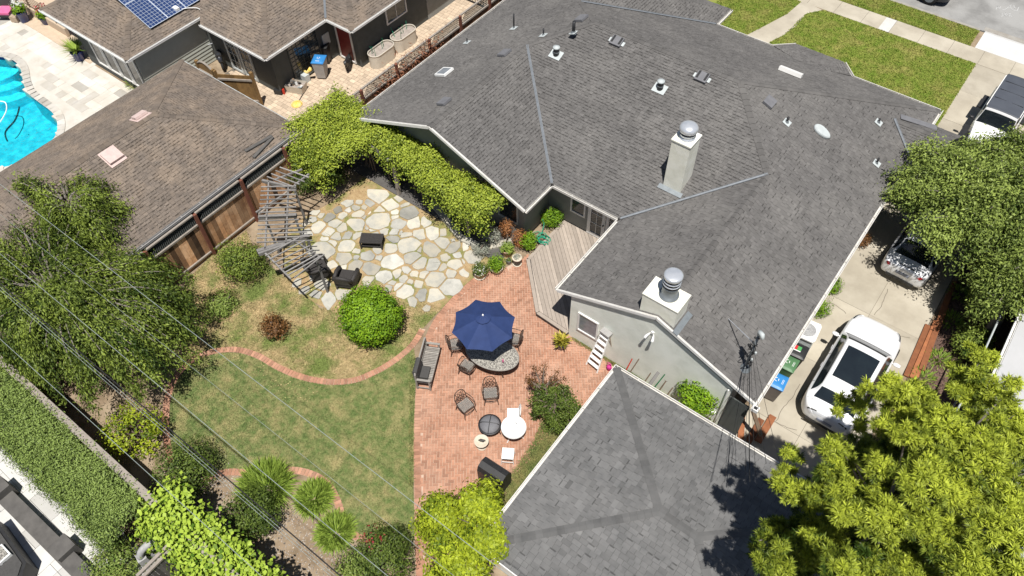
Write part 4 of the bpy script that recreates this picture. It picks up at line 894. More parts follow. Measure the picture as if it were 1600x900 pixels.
# ---------------------------------------------------------------- flat white roof at the far right
wr = thing('house', 'neighbouring house with flat pale grey roof beyond the mulch bed', 'house', (8, 21, 0))
MB().prism([(4.52, 8), (14, 8), (14, 36), (4.52, 36)], 2.62, 2.78).build('flat_roof', 'white_roof', wr)
gutter(wr, (4.5, 8, 2.8), (4.5, 36, 2.8), 'white_paint', out=(-1, 0, 0)); MB().box(4.95, 13.5, 8.5, 35.5, 0, 2.62).build('wall', 'siding_dark', wr)
MB().tube([(4.05, 8, 2.2), (4.05, 36, 2.2)], .03, 6).build('eave_conduit', 'vent_pale', wr)
# ================================================================ FENCES, ARBOURS, DECK
FX0 = -22.12
fe = thing('fence', 'tall weathered brown board fence with dark posts beside the brown garage', 'fence', (FX0, 18, 0))
for y in np.arange(3.8, 34, 2.3): MB().box(FX0+.0, FX0+.12, y-.06, y+.06, 0, 2.42).build('post', 'post_wood', fe)
for k, y in enumerate(np.arange(3.9, 33.6, .2)):
    if (y-3.8)%2.3 < .02: continue
    zt = 1.78+random.uniform(-.02, .02)
    MB().box(FX0-.035+random.uniform(-.006, .006), FX0-.01, y, y+.19, .2, zt, t=random.gauss(0, .8)).build('board', 'fence_wood', fe)
for z0, z1, x0, x1, m_, nm in ((.04, .2, -.04, .0, 'fence_wood', 'kick_board'), (.2, .27, -.005, .06, 'rail_wood', 'bottom_rail'), (1.8, 1.88, -.05, .05, 'rail_wood', 'top_rail'), (2.36, 2.42, -.05, .04, 'rail_wood', 'cap_rail')):
    for y in np.arange(3.8, 33, 2.3): MB().box(FX0+x0, FX0+x1, y+.062, y+2.238, z0, z1).build(nm, m_, fe)
for y in np.arange(3.8, 33, 2.3):
    b = MB()
    for k in range(20):
        yy = y+.1+k*.115
        b.beam((FX0-.02, yy, 1.88), (FX0-.02, min(yy+.47, y+2.25), 1.88+min(.47, y+2.25-yy)), .012, .025, up=(1, 0, 0)); b.beam((FX0-.032, yy, 2.36), (FX0-.032, min(yy+.47, y+2.25), 2.36-min(.47, y+2.25-yy)), .012, .025, up=(1, 0, 0))
    b.build('lattice', 'siding_dark', fe)
# dead creeper on the fence top
n = 900; q = np.stack([rng.normal(FX0+.05, .12, n), rng.choice([19.0, 20.2, 21.3, 22.4], n)+rng.normal(0, .5, n), rng.normal(1.9, .35, n)], 1); q[:, 0] = np.maximum(q[:, 0], FX0-.05)
V, F = kites(q, unit(n), unit(n), rng.uniform(.1, .3, n), rng.uniform(.015, .05, n)); dv_ = thing('dead_creeper', 'rust brown dead creeper hanging over the fence by the house eave', 'creeper', (FX0, 20.5, 0)); mk('stems', V, F, 'dead_vine', dv_)
# back fence with flat pale cap
bf = thing('fence', 'dark back fence with flat pale grey cap behind the hedge', 'fence', (-18, .27, 0))
for x in np.arange(-27.5, -9.6, 1.8): MB().box(x-.05, x+.05, .2, .3, 0, 1.95).build('post', 'dark_stone', bf)
for x in np.arange(-27.45, -9.7, .15): MB().box(x+.003, x+.147, .305, .33, .05, 1.95, t=random.gauss(0, .5)).build('board', 'fence_wood', bf)
MB().box(-27.5, -9.6, .15, .40, 1.95, 2.0).build('cap', 'rail_wood', bf)
# wooden gate at the lower left, seen from above
gt = thing('gate', 'dark slatted wooden gate with pale top rail at the ivy hedge', 'gate', at(245, 880, 0))
gx = -12.75
for k in range(9): MB().box(gx-.015, gx+.015, -1.35+k*.115, -1.24+k*.115, .06, 1.55, t=random.gauss(0, .5)).build('board', 'dark_stone', gt)
for dx in (-.16, .0): MB().box(gx+dx-.05, gx+dx+.05, -1.4, -.3, 1.55, 1.62).build('top_rail', 'rail_wood', gt)
for y in (-1.42, -.28): MB().box(gx-.06, gx+.06, y-.06, y+.06, 0, 1.55).build('post', 'dark_stone', gt)
for k in range(8): MB().box(gx+.06, gx+1.5, -1.36+k*.13, -1.245+k*.13, .30, .34, t=random.gauss(0, .5)).build('step_board', 'tool_wood', gt)

# slatted grey arbour around the flagstones
pg = thing('arbour', 'weathered grey slatted arbour curving around the flagstone patio', 'arbour', at(440, 400, 0))
PZ = 2.3
def pp(x, y, z=PZ): return at(380+x/3.75, 240+y/3.75, z)
SL = [((215, 80), (385, 140)), ((190, 100), (360, 165)), ((165, 118), (330, 180)), ((140, 135), (295, 195))]
for k in range(14): SL.append(((105-2*k, 195+25*k), (310 if k < 8 else 310+(k-7)*16, 190+24.5*k)))
SL += [((130, 600), (330, 490)), ((155, 620), (360, 510)), ((180, 640), (390, 540)), ((210, 660), (410, 562)), ((228, 680), (425, 575)), ((245, 697), (440, 588)), ((265, 712), (455, 600)), ((300, 728), (475, 590))]
for a, c in SL:
    MB().beam(pp(*a, PZ+random.uniform(0, .02)), pp(*c, PZ+random.uniform(0, .02)), .04, .04, t=random.gauss(.4, .5)).build('slat', 'grey_wood', pg)
for a, c, w_ in (((112, 160), (310, 205), .09), ((90, 375), (314, 362), .14), ((82, 575), (380, 482), .14), ((90, 590), (300, 520), .09)):
    MB().beam(pp(*a, PZ-.1), pp(*c, PZ-.1), w_, .14, t=random.gauss(0, .4)).build('rafter', 'grey_wood', pg)
for a, c in (((150, 165), (128, 560)), ((265, 195), (252, 530)), ((75, 345), (240, 240)), ((180, 155), (345, 92)), ((300, 185), (385, 120)), ((130, 585), (280, 735)), ((280, 500), (470, 620))):
    MB().beam(pp(*a, PZ-.06), pp(*c, PZ-.06), .06, .06, t=random.gauss(0, .4)).build('purlin', 'grey_wood', pg)
for a in ((300, 365), (372, 484), (425, 610), (300, 205), (130, 380)):
    q = pp(*a, PZ-.12); MB().box(q.x-.035, q.x+.035, q.y-.035, q.y+.035, 0, PZ-.16).build('post', 'grey_wood', pg)

# vine covered arbour along the house
va = thing('arbour', 'timber arbour wholly covered by bright green vine beside the house', 'arbour', (-17.5, 15.5, 0))
for x in (-21.8, -18.2, -14.3):
    MB().box(x-.07, x+.07, 15.32, 15.46, 0, 2.2).build('post', 'rail_wood', va); MB().beam((x, 15.1, 2.28), (x, 16.6, 2.28), .07, .14).build('rafter', 'grey_wood', va)
MB().beam((-22.0, 15.39, 2.15), (-13.2, 15.39, 2.15), .09, .16).build('beam', 'grey_wood', va); MB().beam((-18.2, 15.39, .9), (-19.3, 15.39, 2.1), .05, .05).build('brace', 'dark_metal', va)
P_, O_, T_ = [], [], []
n = 3000
def vtop(x): return 16.9 if x < -20.5 else (16.9-.5*(x+20.5)/2 if x < -18.5 else 16.4 if x < -16.3 else 16.2)
def vfront(x): return 13.1 if x < -20.1 else 13.1+3.3*(x+20.1) if x < -19.4 else 15.4 if x < -17.5 else 15.4-.5*(x+17.5)/1.5 if x < -16 else 14.9-.15*(x+16)/3
for i in range(n):
    x = random.uniform(-22.75, -13.0); y0, y1 = vfront(x)+.28*noise.noise((x*1.5, 0, 7)), vtop(x)
    y = random.uniform(y0, y1); z = 2.44+.28*noise.noise((x*1.1, y*1.1, 0))+.12*noise.noise((x*3, y*3, 2))+.12*math.sin((y-y0)/(y1-y0)*PI)
    if y > 15.8 and -16.6 < x < -14: z -= .15
    if abs((y-15.5)-(x+15.2)*-.12) < .09 and -17.0 < x < -14.6: continue
    if y-y0 < .3: z -= random.uniform(0, .5)
    if x < -20.0 and y < 14.3: z -= random.uniform(0, 1.3)*(14.3-y)/1.2
    if y-y0 < .5 and random.random() < .12: z -= random.uniform(.2, .9)
    if random.random() < .035: z += random.uniform(.15, .4); y += random.gauss(0, .15)
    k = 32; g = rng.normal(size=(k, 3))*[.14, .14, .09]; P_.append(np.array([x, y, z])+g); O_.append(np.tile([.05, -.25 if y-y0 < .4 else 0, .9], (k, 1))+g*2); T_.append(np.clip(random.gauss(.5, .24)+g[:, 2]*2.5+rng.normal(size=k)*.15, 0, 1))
leaves('foliage', np.concatenate(P_), np.concatenate(O_), .088, .6, 'leaf_vine', va, np.concatenate(T_), flat=.55)
b = MB()
for i in range(26):
    x = random.uniform(-21.5, -14); b.tube([(x, 15.8, 0), (x+random.gauss(0, .2), 15.8+random.gauss(0, .15), 1.2), (x+random.gauss(0, .5), 15.3, 2.3)], [.03, .025, .015], 5)
b.build('stems', 'bark', va)

# deck
dk = thing('deck', 'taupe timber deck with diagonal boards in the house corner', 'deck', (-9.8, 16, 0))
DP = ccw([(-11.55, 15.66), (-9.66, 13.72), (-8.2, 13.64), (-8.2, 18.27), (-11.55, 18.27)])
DP2 = ccw([(-11.40, 15.74), (-9.62, 13.88), (-8.2, 13.80), (-8.2, 18.27), (-11.40, 18.27)])
MB().prism(DP, 0, .16).build('frame', 'dark_metal', dk)
ud = Vector((.727, -.686)); vd = Vector((.686, .727)); wd_ = .142
for k in range(-30, 40):
    c = Vector((-9.8, 16))+vd*(k*wd_); q = [c-ud*6+vd*.004, c+ud*6+vd*.004, c+ud*6+vd*(wd_-.005), c-ud*6+vd*(wd_-.005)]
    q = clip_convex([(v.x, v.y) for v in q], DP2)
    if len(q) >= 3: MB().prism(q, .16, .19+random.uniform(-.001, .002), t=random.gauss(0, .5)).build('board', 'deck_board', dk)
for p, q in (((-11.475, 15.72), (-11.475, 18.27)), ((-11.49, 15.69), (-9.65, 13.80)), ((-9.64, 13.795), (-8.2, 13.715))):
    MB().beam((*p, .178), (*q, .178), .14, .03).build('edge_board', 'deck_board', dk)
# ================================================================ GARDEN FURNITURE
def bench(loc, rz):
    t = thing('bench', 'grey weathered wooden slat bench with charcoal cushions at the patio edge', 'bench', loc, rz)
    L = .78
    for y in (-L, L):
        for x in (-.22, .25): MB().box(x-.03, x+.03, y-.03, y+.03, 0, .62 if x > 0 else .95).build('leg', 'bench_wood', t, local=True)
        MB().beam((-.24, y, .64), (.31, y, .64), .08, .035).build('armrest', 'bench_wood', t, local=True)
        MB().beam((-.22, y, .12), (.25, y, .12), .03, .05).build('stretcher', 'bench_wood', t, local=True)
    for k in range(22): y = -L+.05+k*(2*L-.1)/21; MB().box(-.22, .29, y-.024, y+.024, .41, .435, t=random.gauss(0, .5)).build('seat_slat', 'bench_wood', t, local=True)
    for x in (-.22, .27): MB().box(x-.025, x+.025, -L, L, .34, .41).build('seat_rail', 'bench_wood', t, local=True)
    MB().beam((-.23, -L, .93), (-.23, L, .93), .05, .09).build('back_rail', 'bench_wood', t, local=True); MB().beam((-.23, -L, .5), (-.23, L, .5), .04, .06).build('back_rail', 'bench_wood', t, local=True)
    for k in range(16): y = -L+.08+k*(2*L-.16)/15; MB().beam((-.23, y, .5), (-.25, y, .9), .05, .02, up=(1, 0, 0)).build('back_slat', 'bench_wood', t, local=True)
    b = MB(); prof = [(-.3, .5), (-.33, .98), (-.27, 1.04), (-.17, 1.0), (-.13, .52)]
    b.add([(x, y, z) for y in (-.72, -.1) for x, z in prof], [(4, 3, 2, 1, 0), (5, 6, 7, 8, 9)]+[(i, (i+1)%5, 5+(i+1)%5, 5+i) for i in range(5)]); b.build('back_cushion', 'charcoal_fabric', t, local=True)
    MB().box(-.14, .16, -.62, -.15, .44, .56).build('seat_cushion', 'charcoal_fabric', t, local=True)
bench((*at2(670, 580), .03), math.radians(28))

def parasol(loc):
    t = thing('parasol', 'navy blue octagonal parasol open over the oval table', 'parasol', loc)
    MB().tube([(0, 0, 0), (0, 0, 2.72)], .022, 10).build('pole', 'bronze', t, local=True)
    MB().lathe([(.28, 0), (.28, .05), (.08, .12), (.04, .3)], 20).build('base', 'dark_metal', t, local=True)
    rr, zr, zt = 1.13, 2.16, 2.66; a0 = math.radians(8)
    for k in range(8):
        b = MB(); n1, n2 = 8, 6; V = []
        for i in range(n1+1):
            for j in range(n2+1):
                a = a0+(k+j/n2)*PI/4; f = i/n1; edge = math.cos(PI/8)/math.cos((j/n2-.5)*PI/4); sag = .05*math.sin(PI*j/n2)*f
                r = rr*f*(edge*(1-.045*math.sin(PI*j/n2)*f)); V.append((r*math.cos(a), r*math.sin(a), zt-(zt-zr)*(f**1.12)-sag*.6))
        b.add(V, [(i*(n2+1)+j, (i+1)*(n2+1)+j, (i+1)*(n2+1)+j+1, i*(n2+1)+j+1) for i in range(n1) for j in range(n2)], random.gauss(0, .2)); b.build('canopy_panel', 'navy_canvas', t, True, local=True)
        a = a0+k*PI/4; MB().tube([(0, 0, zt-.03), (rr*.99*math.cos(a), rr*.99*math.sin(a), zr-.02)], .01, 5).build('rib', 'bronze', t, local=True)
        a += PI/8; b = MB(); V = []
        for i in range(4):
            for j in range(5):
                aa = a0+(k+j/4)*PI/4; f = i/3*.24; V.append((rr*f*math.cos(aa), rr*f*math.sin(aa), zt+.075-.45*f*(1+.35*math.sin(PI*j/4)*(i/3))+.02*math.sin(PI*j/4)))
        b.add(V, [(i*5+j, (i+1)*5+j, (i+1)*5+j+1, i*5+j+1) for i in range(3) for j in range(4)]); b.build('vent_flap', 'navy_canvas', t, True, local=True)
    MB().lathe([(.03, 2.7), (.035, 2.76), (.015, 2.8)], 10).build('finial', 'white_metal', t, True, local=True)
parasol((-10.02, 11.1, .03))
t = thing('table', 'oval cast metal patio table with mosaic top under the parasol', 'table', (-9.68, 11.06, .03), math.radians(12))
MB().lathe([(1, .70), (1, .72), (.93, .725), (.02, .725)], 40, sx=1.0, sy=.66).build('table_top', 'mosaic', t, local=True)
b = MB(); b.tube([(1.0*math.cos(a), .66*math.sin(a), .715) for a in np.linspace(0, 2*PI, 49)], .022, 6); b.build('rim', 'bench_wood', t, True, local=True)
for k in range(48):
    a = 2*PI*k/48; MB().tube([(.985*math.cos(a), .645*math.sin(a), .7), (.97*math.cos(a+.07), .63*math.sin(a+.07), .60)], .009, 4).build('apron_scroll', 'bronze', t, local=True)
for sx in (-1, 1):
    for sy in (-1, 1): MB().tube([(sx*.35, sy*.2, .68), (sx*.45, sy*.28, .35), (sx*.6, sy*.38, 0)], .028, 8).build('leg', 'bronze', t, local=True)
vs = thing('bottle', 'small red bottle standing on the oval patio table', 'bottle', (-9.13, 10.98, .765)); MB().lathe([(.03, 0), (.035, .1), (.015, .15), (.015, .2)], 10).build('body', 'pink', vs, True, local=True)

def castchair(loc, rz, label):
    t = thing('chair', label, 'chair', loc, rz, 'bronze cast metal patio chairs')
    # front towards +x
    fr = [(.24, -.2), (.27, 0), (.24, .2), (.1, .25), (-.18, .22), (-.22, 0), (-.18, -.22), (.1, -.25), (.24, -.2)]
    MB().tube(spline([Vector((x, y, .42)) for x, y in fr[:-1]], .05, closed=True)+[Vector((.24, -.2, .42))], .017, 6).build('seat_frame', 'bronze', t, True, local=True)
    b = MB()
    for k in range(-7, 8):
        for s in (-1, 1):
            u = k*.062; a = Vector((-.22, (u-.22*s)*1.0, .425)); c = Vector((.25, (u+.25*s)*1.0, .425)); pts = []
            for i in range(13):
                p = a.lerp(c, i/12)
                if abs(p.y) < .235 and -.21 < p.x < .25: pts.append(p)
            if len(pts) > 1: b.beam(pts[0], pts[-1], .022, .012, t=.9)
    b.build('seat_lattice', 'bench_wood', t, local=True)
    b = MB(); bk = [Vector((-.2, -.2, .45)), Vector((-.27, -.22, .7)), Vector((-.33, -.15, .88)), Vector((-.35, 0, .93)), Vector((-.33, .15, .88)), Vector((-.27, .22, .7)), Vector((-.2, .2, .45))]
    b.tube(spline(bk, .05), .016, 6); b.build('back_frame', 'bronze', t, True, local=True)
    b = MB()
    for s in (-1, 0, 1):
        q = [Vector((-.22+(-.11)*abs(z-.45)/.45, s*.11+.05*math.cos(a), z)) for a, z in ((0, .48), (1.6, .56), (3.1, .64), (4.7, .72), (6.28, .80), (7.8, .86))]; b.tube(spline(q, .05), .010, 5)
        q = [Vector((-.22+(-.11)*abs(z-.45)/.45, s*.11-.05*math.cos(a), z)) for a, z in ((0, .48), (1.6, .56), (3.1, .64), (4.7, .72), (6.28, .80), (7.8, .86))]; b.tube(spline(q, .05), .010, 5)
    b.build('back_scroll', 'bronze', t, local=True)
    for s in (-1, 1):
        MB().tube(spline([Vector((-.26, s*.24, .64)), Vector((0, s*.29, .66)), Vector((.18, s*.28, .62)), Vector((.23, s*.25, .44))], .06), .015, 6).build('armrest', 'bronze', t, True, local=True)
        for x in (-.19, .22): MB().tube([(x, s*.2, .42), (x*1.15, s*.23, .2), (x*1.3, s*.25, 0)], .016, 6).build('leg', 'bronze', t, local=True)
    MB().tube([(.22, -.2, .2), (.26, 0, .2), (.22, .2, .2)], .01, 5).build('stretcher', 'bronze', t, local=True)
IM = math.radians(37)
castchair((*at2(728, 642), .03), IM+math.radians(-50), 'bronze lattice seat chair angled towards the fire pit, left of the pair')
castchair((*at2(767, 623), .03), IM+math.radians(-84), 'bronze lattice seat chair between the oval table and the fire pit')
castchair((*at2(731, 582), .03), IM+math.radians(60), 'bronze chair half in parasol shade at the near side of the table')
castchair((*at2(714, 548), .03), IM+math.radians(10), 'bronze chair under the left rim of the parasol')
castchair((*at2(803, 540), .03), IM+math.radians(170), 'bronze chair under the right rim of the parasol')
t = thing('fire_pit', 'round black metal fire pit with domed mesh lid', 'fire pit', (*at2(766, 672), .03))
MB().lathe([(.05, .18), (.30, .2), (.37, .30), (.37, .36), (.40, .37), (.40, .39), (.34, .39)], 32).build('bowl', 'dark_metal', t, True, local=True)
MB().lathe([(.36, .38), (.33, .44), (.25, .5), (.12, .54), (.01, .55)], 32).build('mesh_lid', 'vent_grey', t, True, local=True)
for k in range(4):
    a = k*PI/2+.5; MB().tube([(.36*math.cos(a), .36*math.sin(a), .40), (.26*math.cos(a), .26*math.sin(a), .52), (0, 0, .565)], .014, 5).build('lid_bar', 'dark_metal', t, local=True)
for k in range(4):
    a = k*PI/2+.2; MB().tube([(.33*math.cos(a), .33*math.sin(a), .3), (.40*math.cos(a), .40*math.sin(a), 0)], .02, 6).build('leg', 'dark_metal', t, local=True)
t = thing('bird_bath', 'cream round bird bath dish holding a dark bird figure', 'bird bath', (*at2(753, 698), .03))
MB().lathe([(.17, 0), (.17, .03), (.07, .06), (.06, .28), (.12, .33), (.24, .38), (.25, .42), (.22, .42), (.16, .37), (.01, .36)], 28).build('dish', 'cream_pot', t, True, local=True)
MB().tube([(-.1, -.03, .4), (-.02, 0, .45), (.06, .02, .48), (.11, .03, .56), (.15, .04, .58)], [.015, .05, .05, .025, .01], 8).build('bird_figure', 'dark_stone', t, True, local=True)
t = thing('table', 'small round white cast metal table beside the fire pit', 'table', (*at2(803, 682), .03))
MB().lathe([(.42, .68), (.42, .71), (.38, .72), (.01, .72)], 36).build('table_top', 'white_metal', t, local=True)
b = MB()
for k in range(60):
    a = random.uniform(0, 6.28); r = random.choice((.15, .2, .27, .32)); b.box(r*math.cos(a)-.01, r*math.cos(a)+.01, r*math.sin(a)-.01, r*math.sin(a)+.01, .7195, .7225)
b.build('top_piercing', 'bronze', t, local=True)
b = MB(); b.tube([(.41*math.cos(a), .41*math.sin(a), .66) for a in np.linspace(0, 2*PI, 37)], .02, 5)
for k in range(36): a = 2*PI*k/36; b.tube([(.41*math.cos(a), .41*math.sin(a), .68), (.40*math.cos(a+.1), .40*math.sin(a+.1), .60)], .008, 4)
b.build('rim', 'white_metal', t, local=True)
for k in range(3): a = k*2.1+.4; MB().tube([(.05*math.cos(a), .05*math.sin(a), .68), (.1*math.cos(a), .1*math.sin(a), .35), (.33*math.cos(a), .33*math.sin(a), 0)], .02, 6).build('leg', 'white_metal', t, local=True)
def whitechair(loc, rz, label, tall):
    t = thing('chair', label, 'chair', loc, rz, 'white cast metal chairs')
    MB().box(-.2, .2, -.2, .2, .42, .445).build('seat', 'white_metal', t, local=True)
    for x in (-.18, .18):
        for y in (-.18, .18): MB().tube([(x, y, .42), (x*1.15, y*1.15, 0)], .014, 6).build('leg', 'white_metal', t, local=True)
    MB().tube([(.2, -.2, .2), (.2, .2, .2)], .012, 5).build('stretcher', 'white_metal', t, local=True)
    if tall:
        b = MB(); b.tube(spline([Vector((-.19, -.2, .43)), Vector((-.25, -.2, .75)), Vector((-.27, 0, .86)), Vector((-.25, .2, .75)), Vector((-.19, .2, .43))], .05), .014, 6); b.build('back_frame', 'white_metal', t, True, local=True)
        for y in (-.12, -.06, 0, .06, .12): MB().beam((-.19, y, .44), (-.26, y, .82), .035, .01, up=(1, 0, 0)).build('back_slat', 'white_metal', t, local=True)
    else:
        b = MB()
        for k in range(7): b.beam((-.19, -.18+.06*k, .455), (.19, -.18+.06*k, .455), .03, .01)
        b.build('seat_pattern', 'white_metal', t, local=True)
whitechair((*at2(802, 656), .03), IM+math.radians(180), 'white metal chair with slatted back tucked behind the round white table', True)
whitechair((*at2(794, 718), .03), IM+math.radians(-95), 'white metal stool with patterned seat between white table and covered grill', False)
t = thing('grill', 'barbecue grill under a black cover at the patio edge', 'grill', (*at2(773, 752), .03), IM+math.radians(-35))
b = MB(); pr = [(-.26, 0), (-.27, .75), (-.2, .95), (0, 1.02), (.2, .93), (.29, .72), (.27, 0)]; b.add([(y, x, z) for y in (-.48, .48) for x, z in pr], [tuple(range(7)), tuple(range(13, 6, -1))]+[(i, 7+i, 7+(i+1)%7, (i+1)%7) for i in range(7)]); b.build('cover', 'black_plastic', t, local=True)
for y in (-.4, .4): MB().beam((y, -.3, .05), (y, .3, .05), .03, .06).build('foot', 'dark_metal', t, local=True)

# wicker suite on the flagstones
t = thing('coffee_table', 'black wicker coffee table with ribbed top on the flagstones', 'table', (*at2(583, 383), .05), math.radians(33))
MB().box(-.46, .46, -.26, .26, .34, .40).build('table_top', 'wicker', t, local=True)
for k in range(16): MB().box(-.42+k*.054, -.39+k*.054, -.2, .2, .40, .412).build('rib', 'wicker', t, local=True)
for x in (-.43, .43):
    for y in (-.23, .23): MB().box(x-.03, x+.03, y-.03, y+.03, 0, .34).build('leg', 'wicker', t, local=True)
MB().box(-.42, .42, -.22, .22, .1, .13).build('shelf', 'wicker', t, local=True)
def wicker(loc, rz, label):
    t = thing('armchair', label, 'armchair', loc, rz, 'black wicker armchairs')
    MB().box(-.3, .36, -.3, .3, .12, .36).build('seat_base', 'wicker', t, local=True); MB().box(-.24, .36, -.27, .27, .36, .42).build('seat', 'wicker', t, local=True)
    for s in (-1, 1):
        MB().tube([(-.34, s*.36, .6), (.1, s*.39, .58), (.36, s*.37, .5), (.40, s*.36, .3), (.38, s*.34, .02)], [.07, .085, .085, .07, .06], 10).build('arm', 'wicker', t, True, local=True); MB().box(-.3, .34, s*.36-.04, s*.36+.04, .1, .52).build('side_panel', 'wicker', t, local=True)
        MB().box(-.36, -.28, s*.32-.03, s*.32+.03, 0, .15).build('leg', 'wicker', t, local=True)
    MB().tube([(-.33, -.37, .58), (-.44, -.3, .82), (-.47, 0, .9), (-.44, .3, .82), (-.33, .37, .58)], .07, 10).build('back_roll', 'wicker', t, True, local=True)
    b = MB(); b.add([(-.28, -.3, .4), (-.28, .3, .4), (-.43, .28, .85), (-.43, -.28, .85), (-.38, -.3, .4), (-.38, .3, .4), (-.5, .28, .85), (-.5, -.28, .85)], [(0, 1, 2, 3), (7, 6, 5, 4), (0, 4, 5, 1), (2, 6, 7, 3), (1, 5, 6, 2), (3, 7, 4, 0)]); b.build('backrest', 'wicker', t, local=True)
wicker((*at2(544, 444), .05), IM+math.radians(80), 'black wicker armchair in the sun beside the round bush')
wicker((*at2(499, 428), .05), IM+math.radians(25), 'black wicker armchair partly under the slatted arbour')

# ladder, tools, pots
t = thing('step_ladder', 'white step ladder with grey top leaning at the gable wall', 'ladder', (*at2(936, 566), 0), math.radians(-8))
for s in (-1, 1): MB().beam((s*.26, -.42, 0), (s*.16, .14, 1.72), .05, .025, up=(0, 1, 0)).build('front_rail', 'white_paint', t, local=True); MB().beam((s*.24, .5, 0), (s*.15, .2, 1.72), .035, .02, up=(0, 1, 0)).build('rear_rail', 'cream_pot', t, local=True)
for k in range(6): z = .25+k*.26; f = z/1.72; MB().box(-.25+.1*f, .25-.1*f, -.42+.56*f-.06, -.42+.56*f+.06, z-.015, z+.015).build('step', 'white_paint', t, local=True)
MB().box(-.2, .2, .05, .3, 1.72, 1.80).build('top_cap', 'bin_grey', t, local=True)
def tool(px, py, tx, lab, mh, kind, h=1.35, grip=None):
    a = at(px, py, 0); a = Vector((a.x, 13.45, 0)); q = Vector((a.x+tx, 13.78, h))
    t = thing('garden_tool', lab, 'tool', a); b = MB().tube([a+Vector((0, 0, .02)), q], .02, 7); b.build('handle', mh, t)
    if grip: d_ = (q-a).normalized(); MB().beam(q-Vector((.07, 0, 0)), q+Vector((.07, 0, 0)), .04, .05).build('grip', grip, t); MB().tube([q-d_*.12, q-d_*.1+Vector((.06, 0, .05)), q+Vector((.06, 0, 0))], .012, 5).build('grip_yoke', grip, t); MB().tube([q-d_*.12, q-d_*.1+Vector((-.06, 0, .05)), q+Vector((-.06, 0, 0))], .012, 5).build('grip_yoke', grip, t)
    if kind == 'board': MB().beam(a+Vector((.05, 0, 0)), q+Vector((.05, 0, 0)), .09, .03, up=(0, 1, 0)).build('board', mh, t)
    else: MB().beam(a+Vector((0, -.02, .3)), a+Vector((0, -.05, .0)), .18, .02, up=(0, 1, 0)).build('blade', 'dark_metal', t)
tool(978, 582, .1, 'shovel with red plastic handle leaning on the gable wall', 'red_tool', 'spade', 1.0, 'red_tool')
tool(984, 584, .22, 'plain dark pole leaning beside the red handled shovel', 'tool_wood', 'spade', 1.25)
tool(1006, 600, .12, 'thin grey stick leaning on the wall between dark pole and grey board', 'tool_wood', 'spade', .8)
tool(1013, 602, .2, 'flat grey board leaning on the gable wall', 'bin_grey', 'board', 1.15)
tool(1022, 606, .26, 'rake with long green handle leaning on the wall', 'green_tool', 'spade', 1.25)
tool(1030, 612, .12, 'spade with dark wooden grip leaning on the wall', 'tool_wood', 'spade', .85, 'tool_wood')
tool(1043, 618, .1, 'short dark stake leaning next to the small wall tree', 'tool_wood', 'spade', .7)
wb = thing('watering_can', 'magenta plastic watering can at the garage corner', 'watering can', (*at2(951, 577), .02)); MB().lathe([(.09, 0), (.095, .16), (.07, .22)], 16).build('body', 'magenta', wb, True, local=True); MB().tube([(.1, 0, .1), (.25, .05, .25), (.33, .07, .36)], [.03, .022, .03], 8).build('spout', 'magenta', wb, local=True); MB().tube([(-.1, 0, .25), (-.05, 0, .4), (.08, 0, .36)], .014, 6).build('handle', 'magenta', wb, local=True)

def pot(loc, r, h, matn, label, style='bowl', rimmat=None, saucer=None):
    t = thing('plant_pot', label, 'plant pot', loc)
    pr = {'bowl': [(r*.6, 0), (r*.85, h*.3), (r, h*.75), (r*1.03, h), (r*.92, h), (r*.88, h*.86)], 'cyl': [(r*.75, 0), (r*.8, h*.1), (r, h*.9), (r*1.06, h*.92), (r*1.06, h), (r*.92, h), (r*.9, h*.88)]}[style]
    MB().lathe(pr, 26).build('pot', matn, t, True, local=True); MB().lathe([(r*.02, h*.84), (r*.9, h*.85), (r*.9, h*.87), (.01, h*.89)], 20).build('earth', 'potting', t, local=True)
    if rimmat: MB().lathe([(r*1.04, h*.86), (r*1.08, h*.9), (r*1.08, h), (r*.93, h*1.005)], 26).build('rim', rimmat, t, True, local=True)
    if saucer: MB().lathe([(r*.9, 0), (r*1.0, .04), (r*.9, .045)], 22).build('saucer', saucer, t, True, local=True)
    return t
def potplant(t, c, r, n, size, asp, matn, h=1, label=None, tc=.5):
    crown('foliage', t, [((c[0], c[1], c[2]), (r, r, r*h))], n, 22, size, asp, matn, r*.32, tc, .2, zmin=-.5)
P1 = at(750, 432); t = pot((P1.x, P1.y, .03), .25, .34, 'terracotta', 'patterned terracotta pot with white flowering plant, leftmost of the patio pots', 'bowl', 'cream_pot', 'cream_pot'); potplant(t, (P1.x, P1.y, .48), .26, 40, .07, .5, 'leaf_dark')
n = 60; q, d = ball_points(n, (P1.x, P1.y, .5), (.28, .28, .24), .2); leaves('flower', q, d+[0, 0, .5], .06, .9, 'petal_white', t, rng.uniform(0, 1, n))
P1 = at(776, 424); t = pot((P1.x, P1.y, .03), .27, .28, 'cream_pot', 'low cream bowl pot holding a dense green ball shaped shrub', 'bowl'); potplant(t, (P1.x, P1.y, .5), .33, 60, .06, .55, 'leaf_citrus')
P1 = at(808, 413); t = pot((P1.x, P1.y, .03), .19, .42, 'black_plastic', 'black pot with wide cream rim and straw coloured plant by the deck', 'cyl', 'cream_pot', 'cream_pot'); potplant(t, (P1.x, P1.y, .42), .15, 26, .06, .3, 'leaf_silver')
P1 = at(795, 412); t = pot((P1.x, P1.y, .03), .10, .2, 'galvanised', 'small grey metal pail standing between the larger pots', 'cyl'); potplant(t, (P1.x, P1.y, .24), .1, 12, .05, .4, 'leaf_dark')
P1 = at(792, 398); t = pot((P1.x, P1.y, .03), .22, .34, 'terracotta', 'brown pot with leafy green plant behind the metal pail', 'cyl'); potplant(t, (P1.x, P1.y, .45), .25, 34, .08, .4, 'leaf_strap')
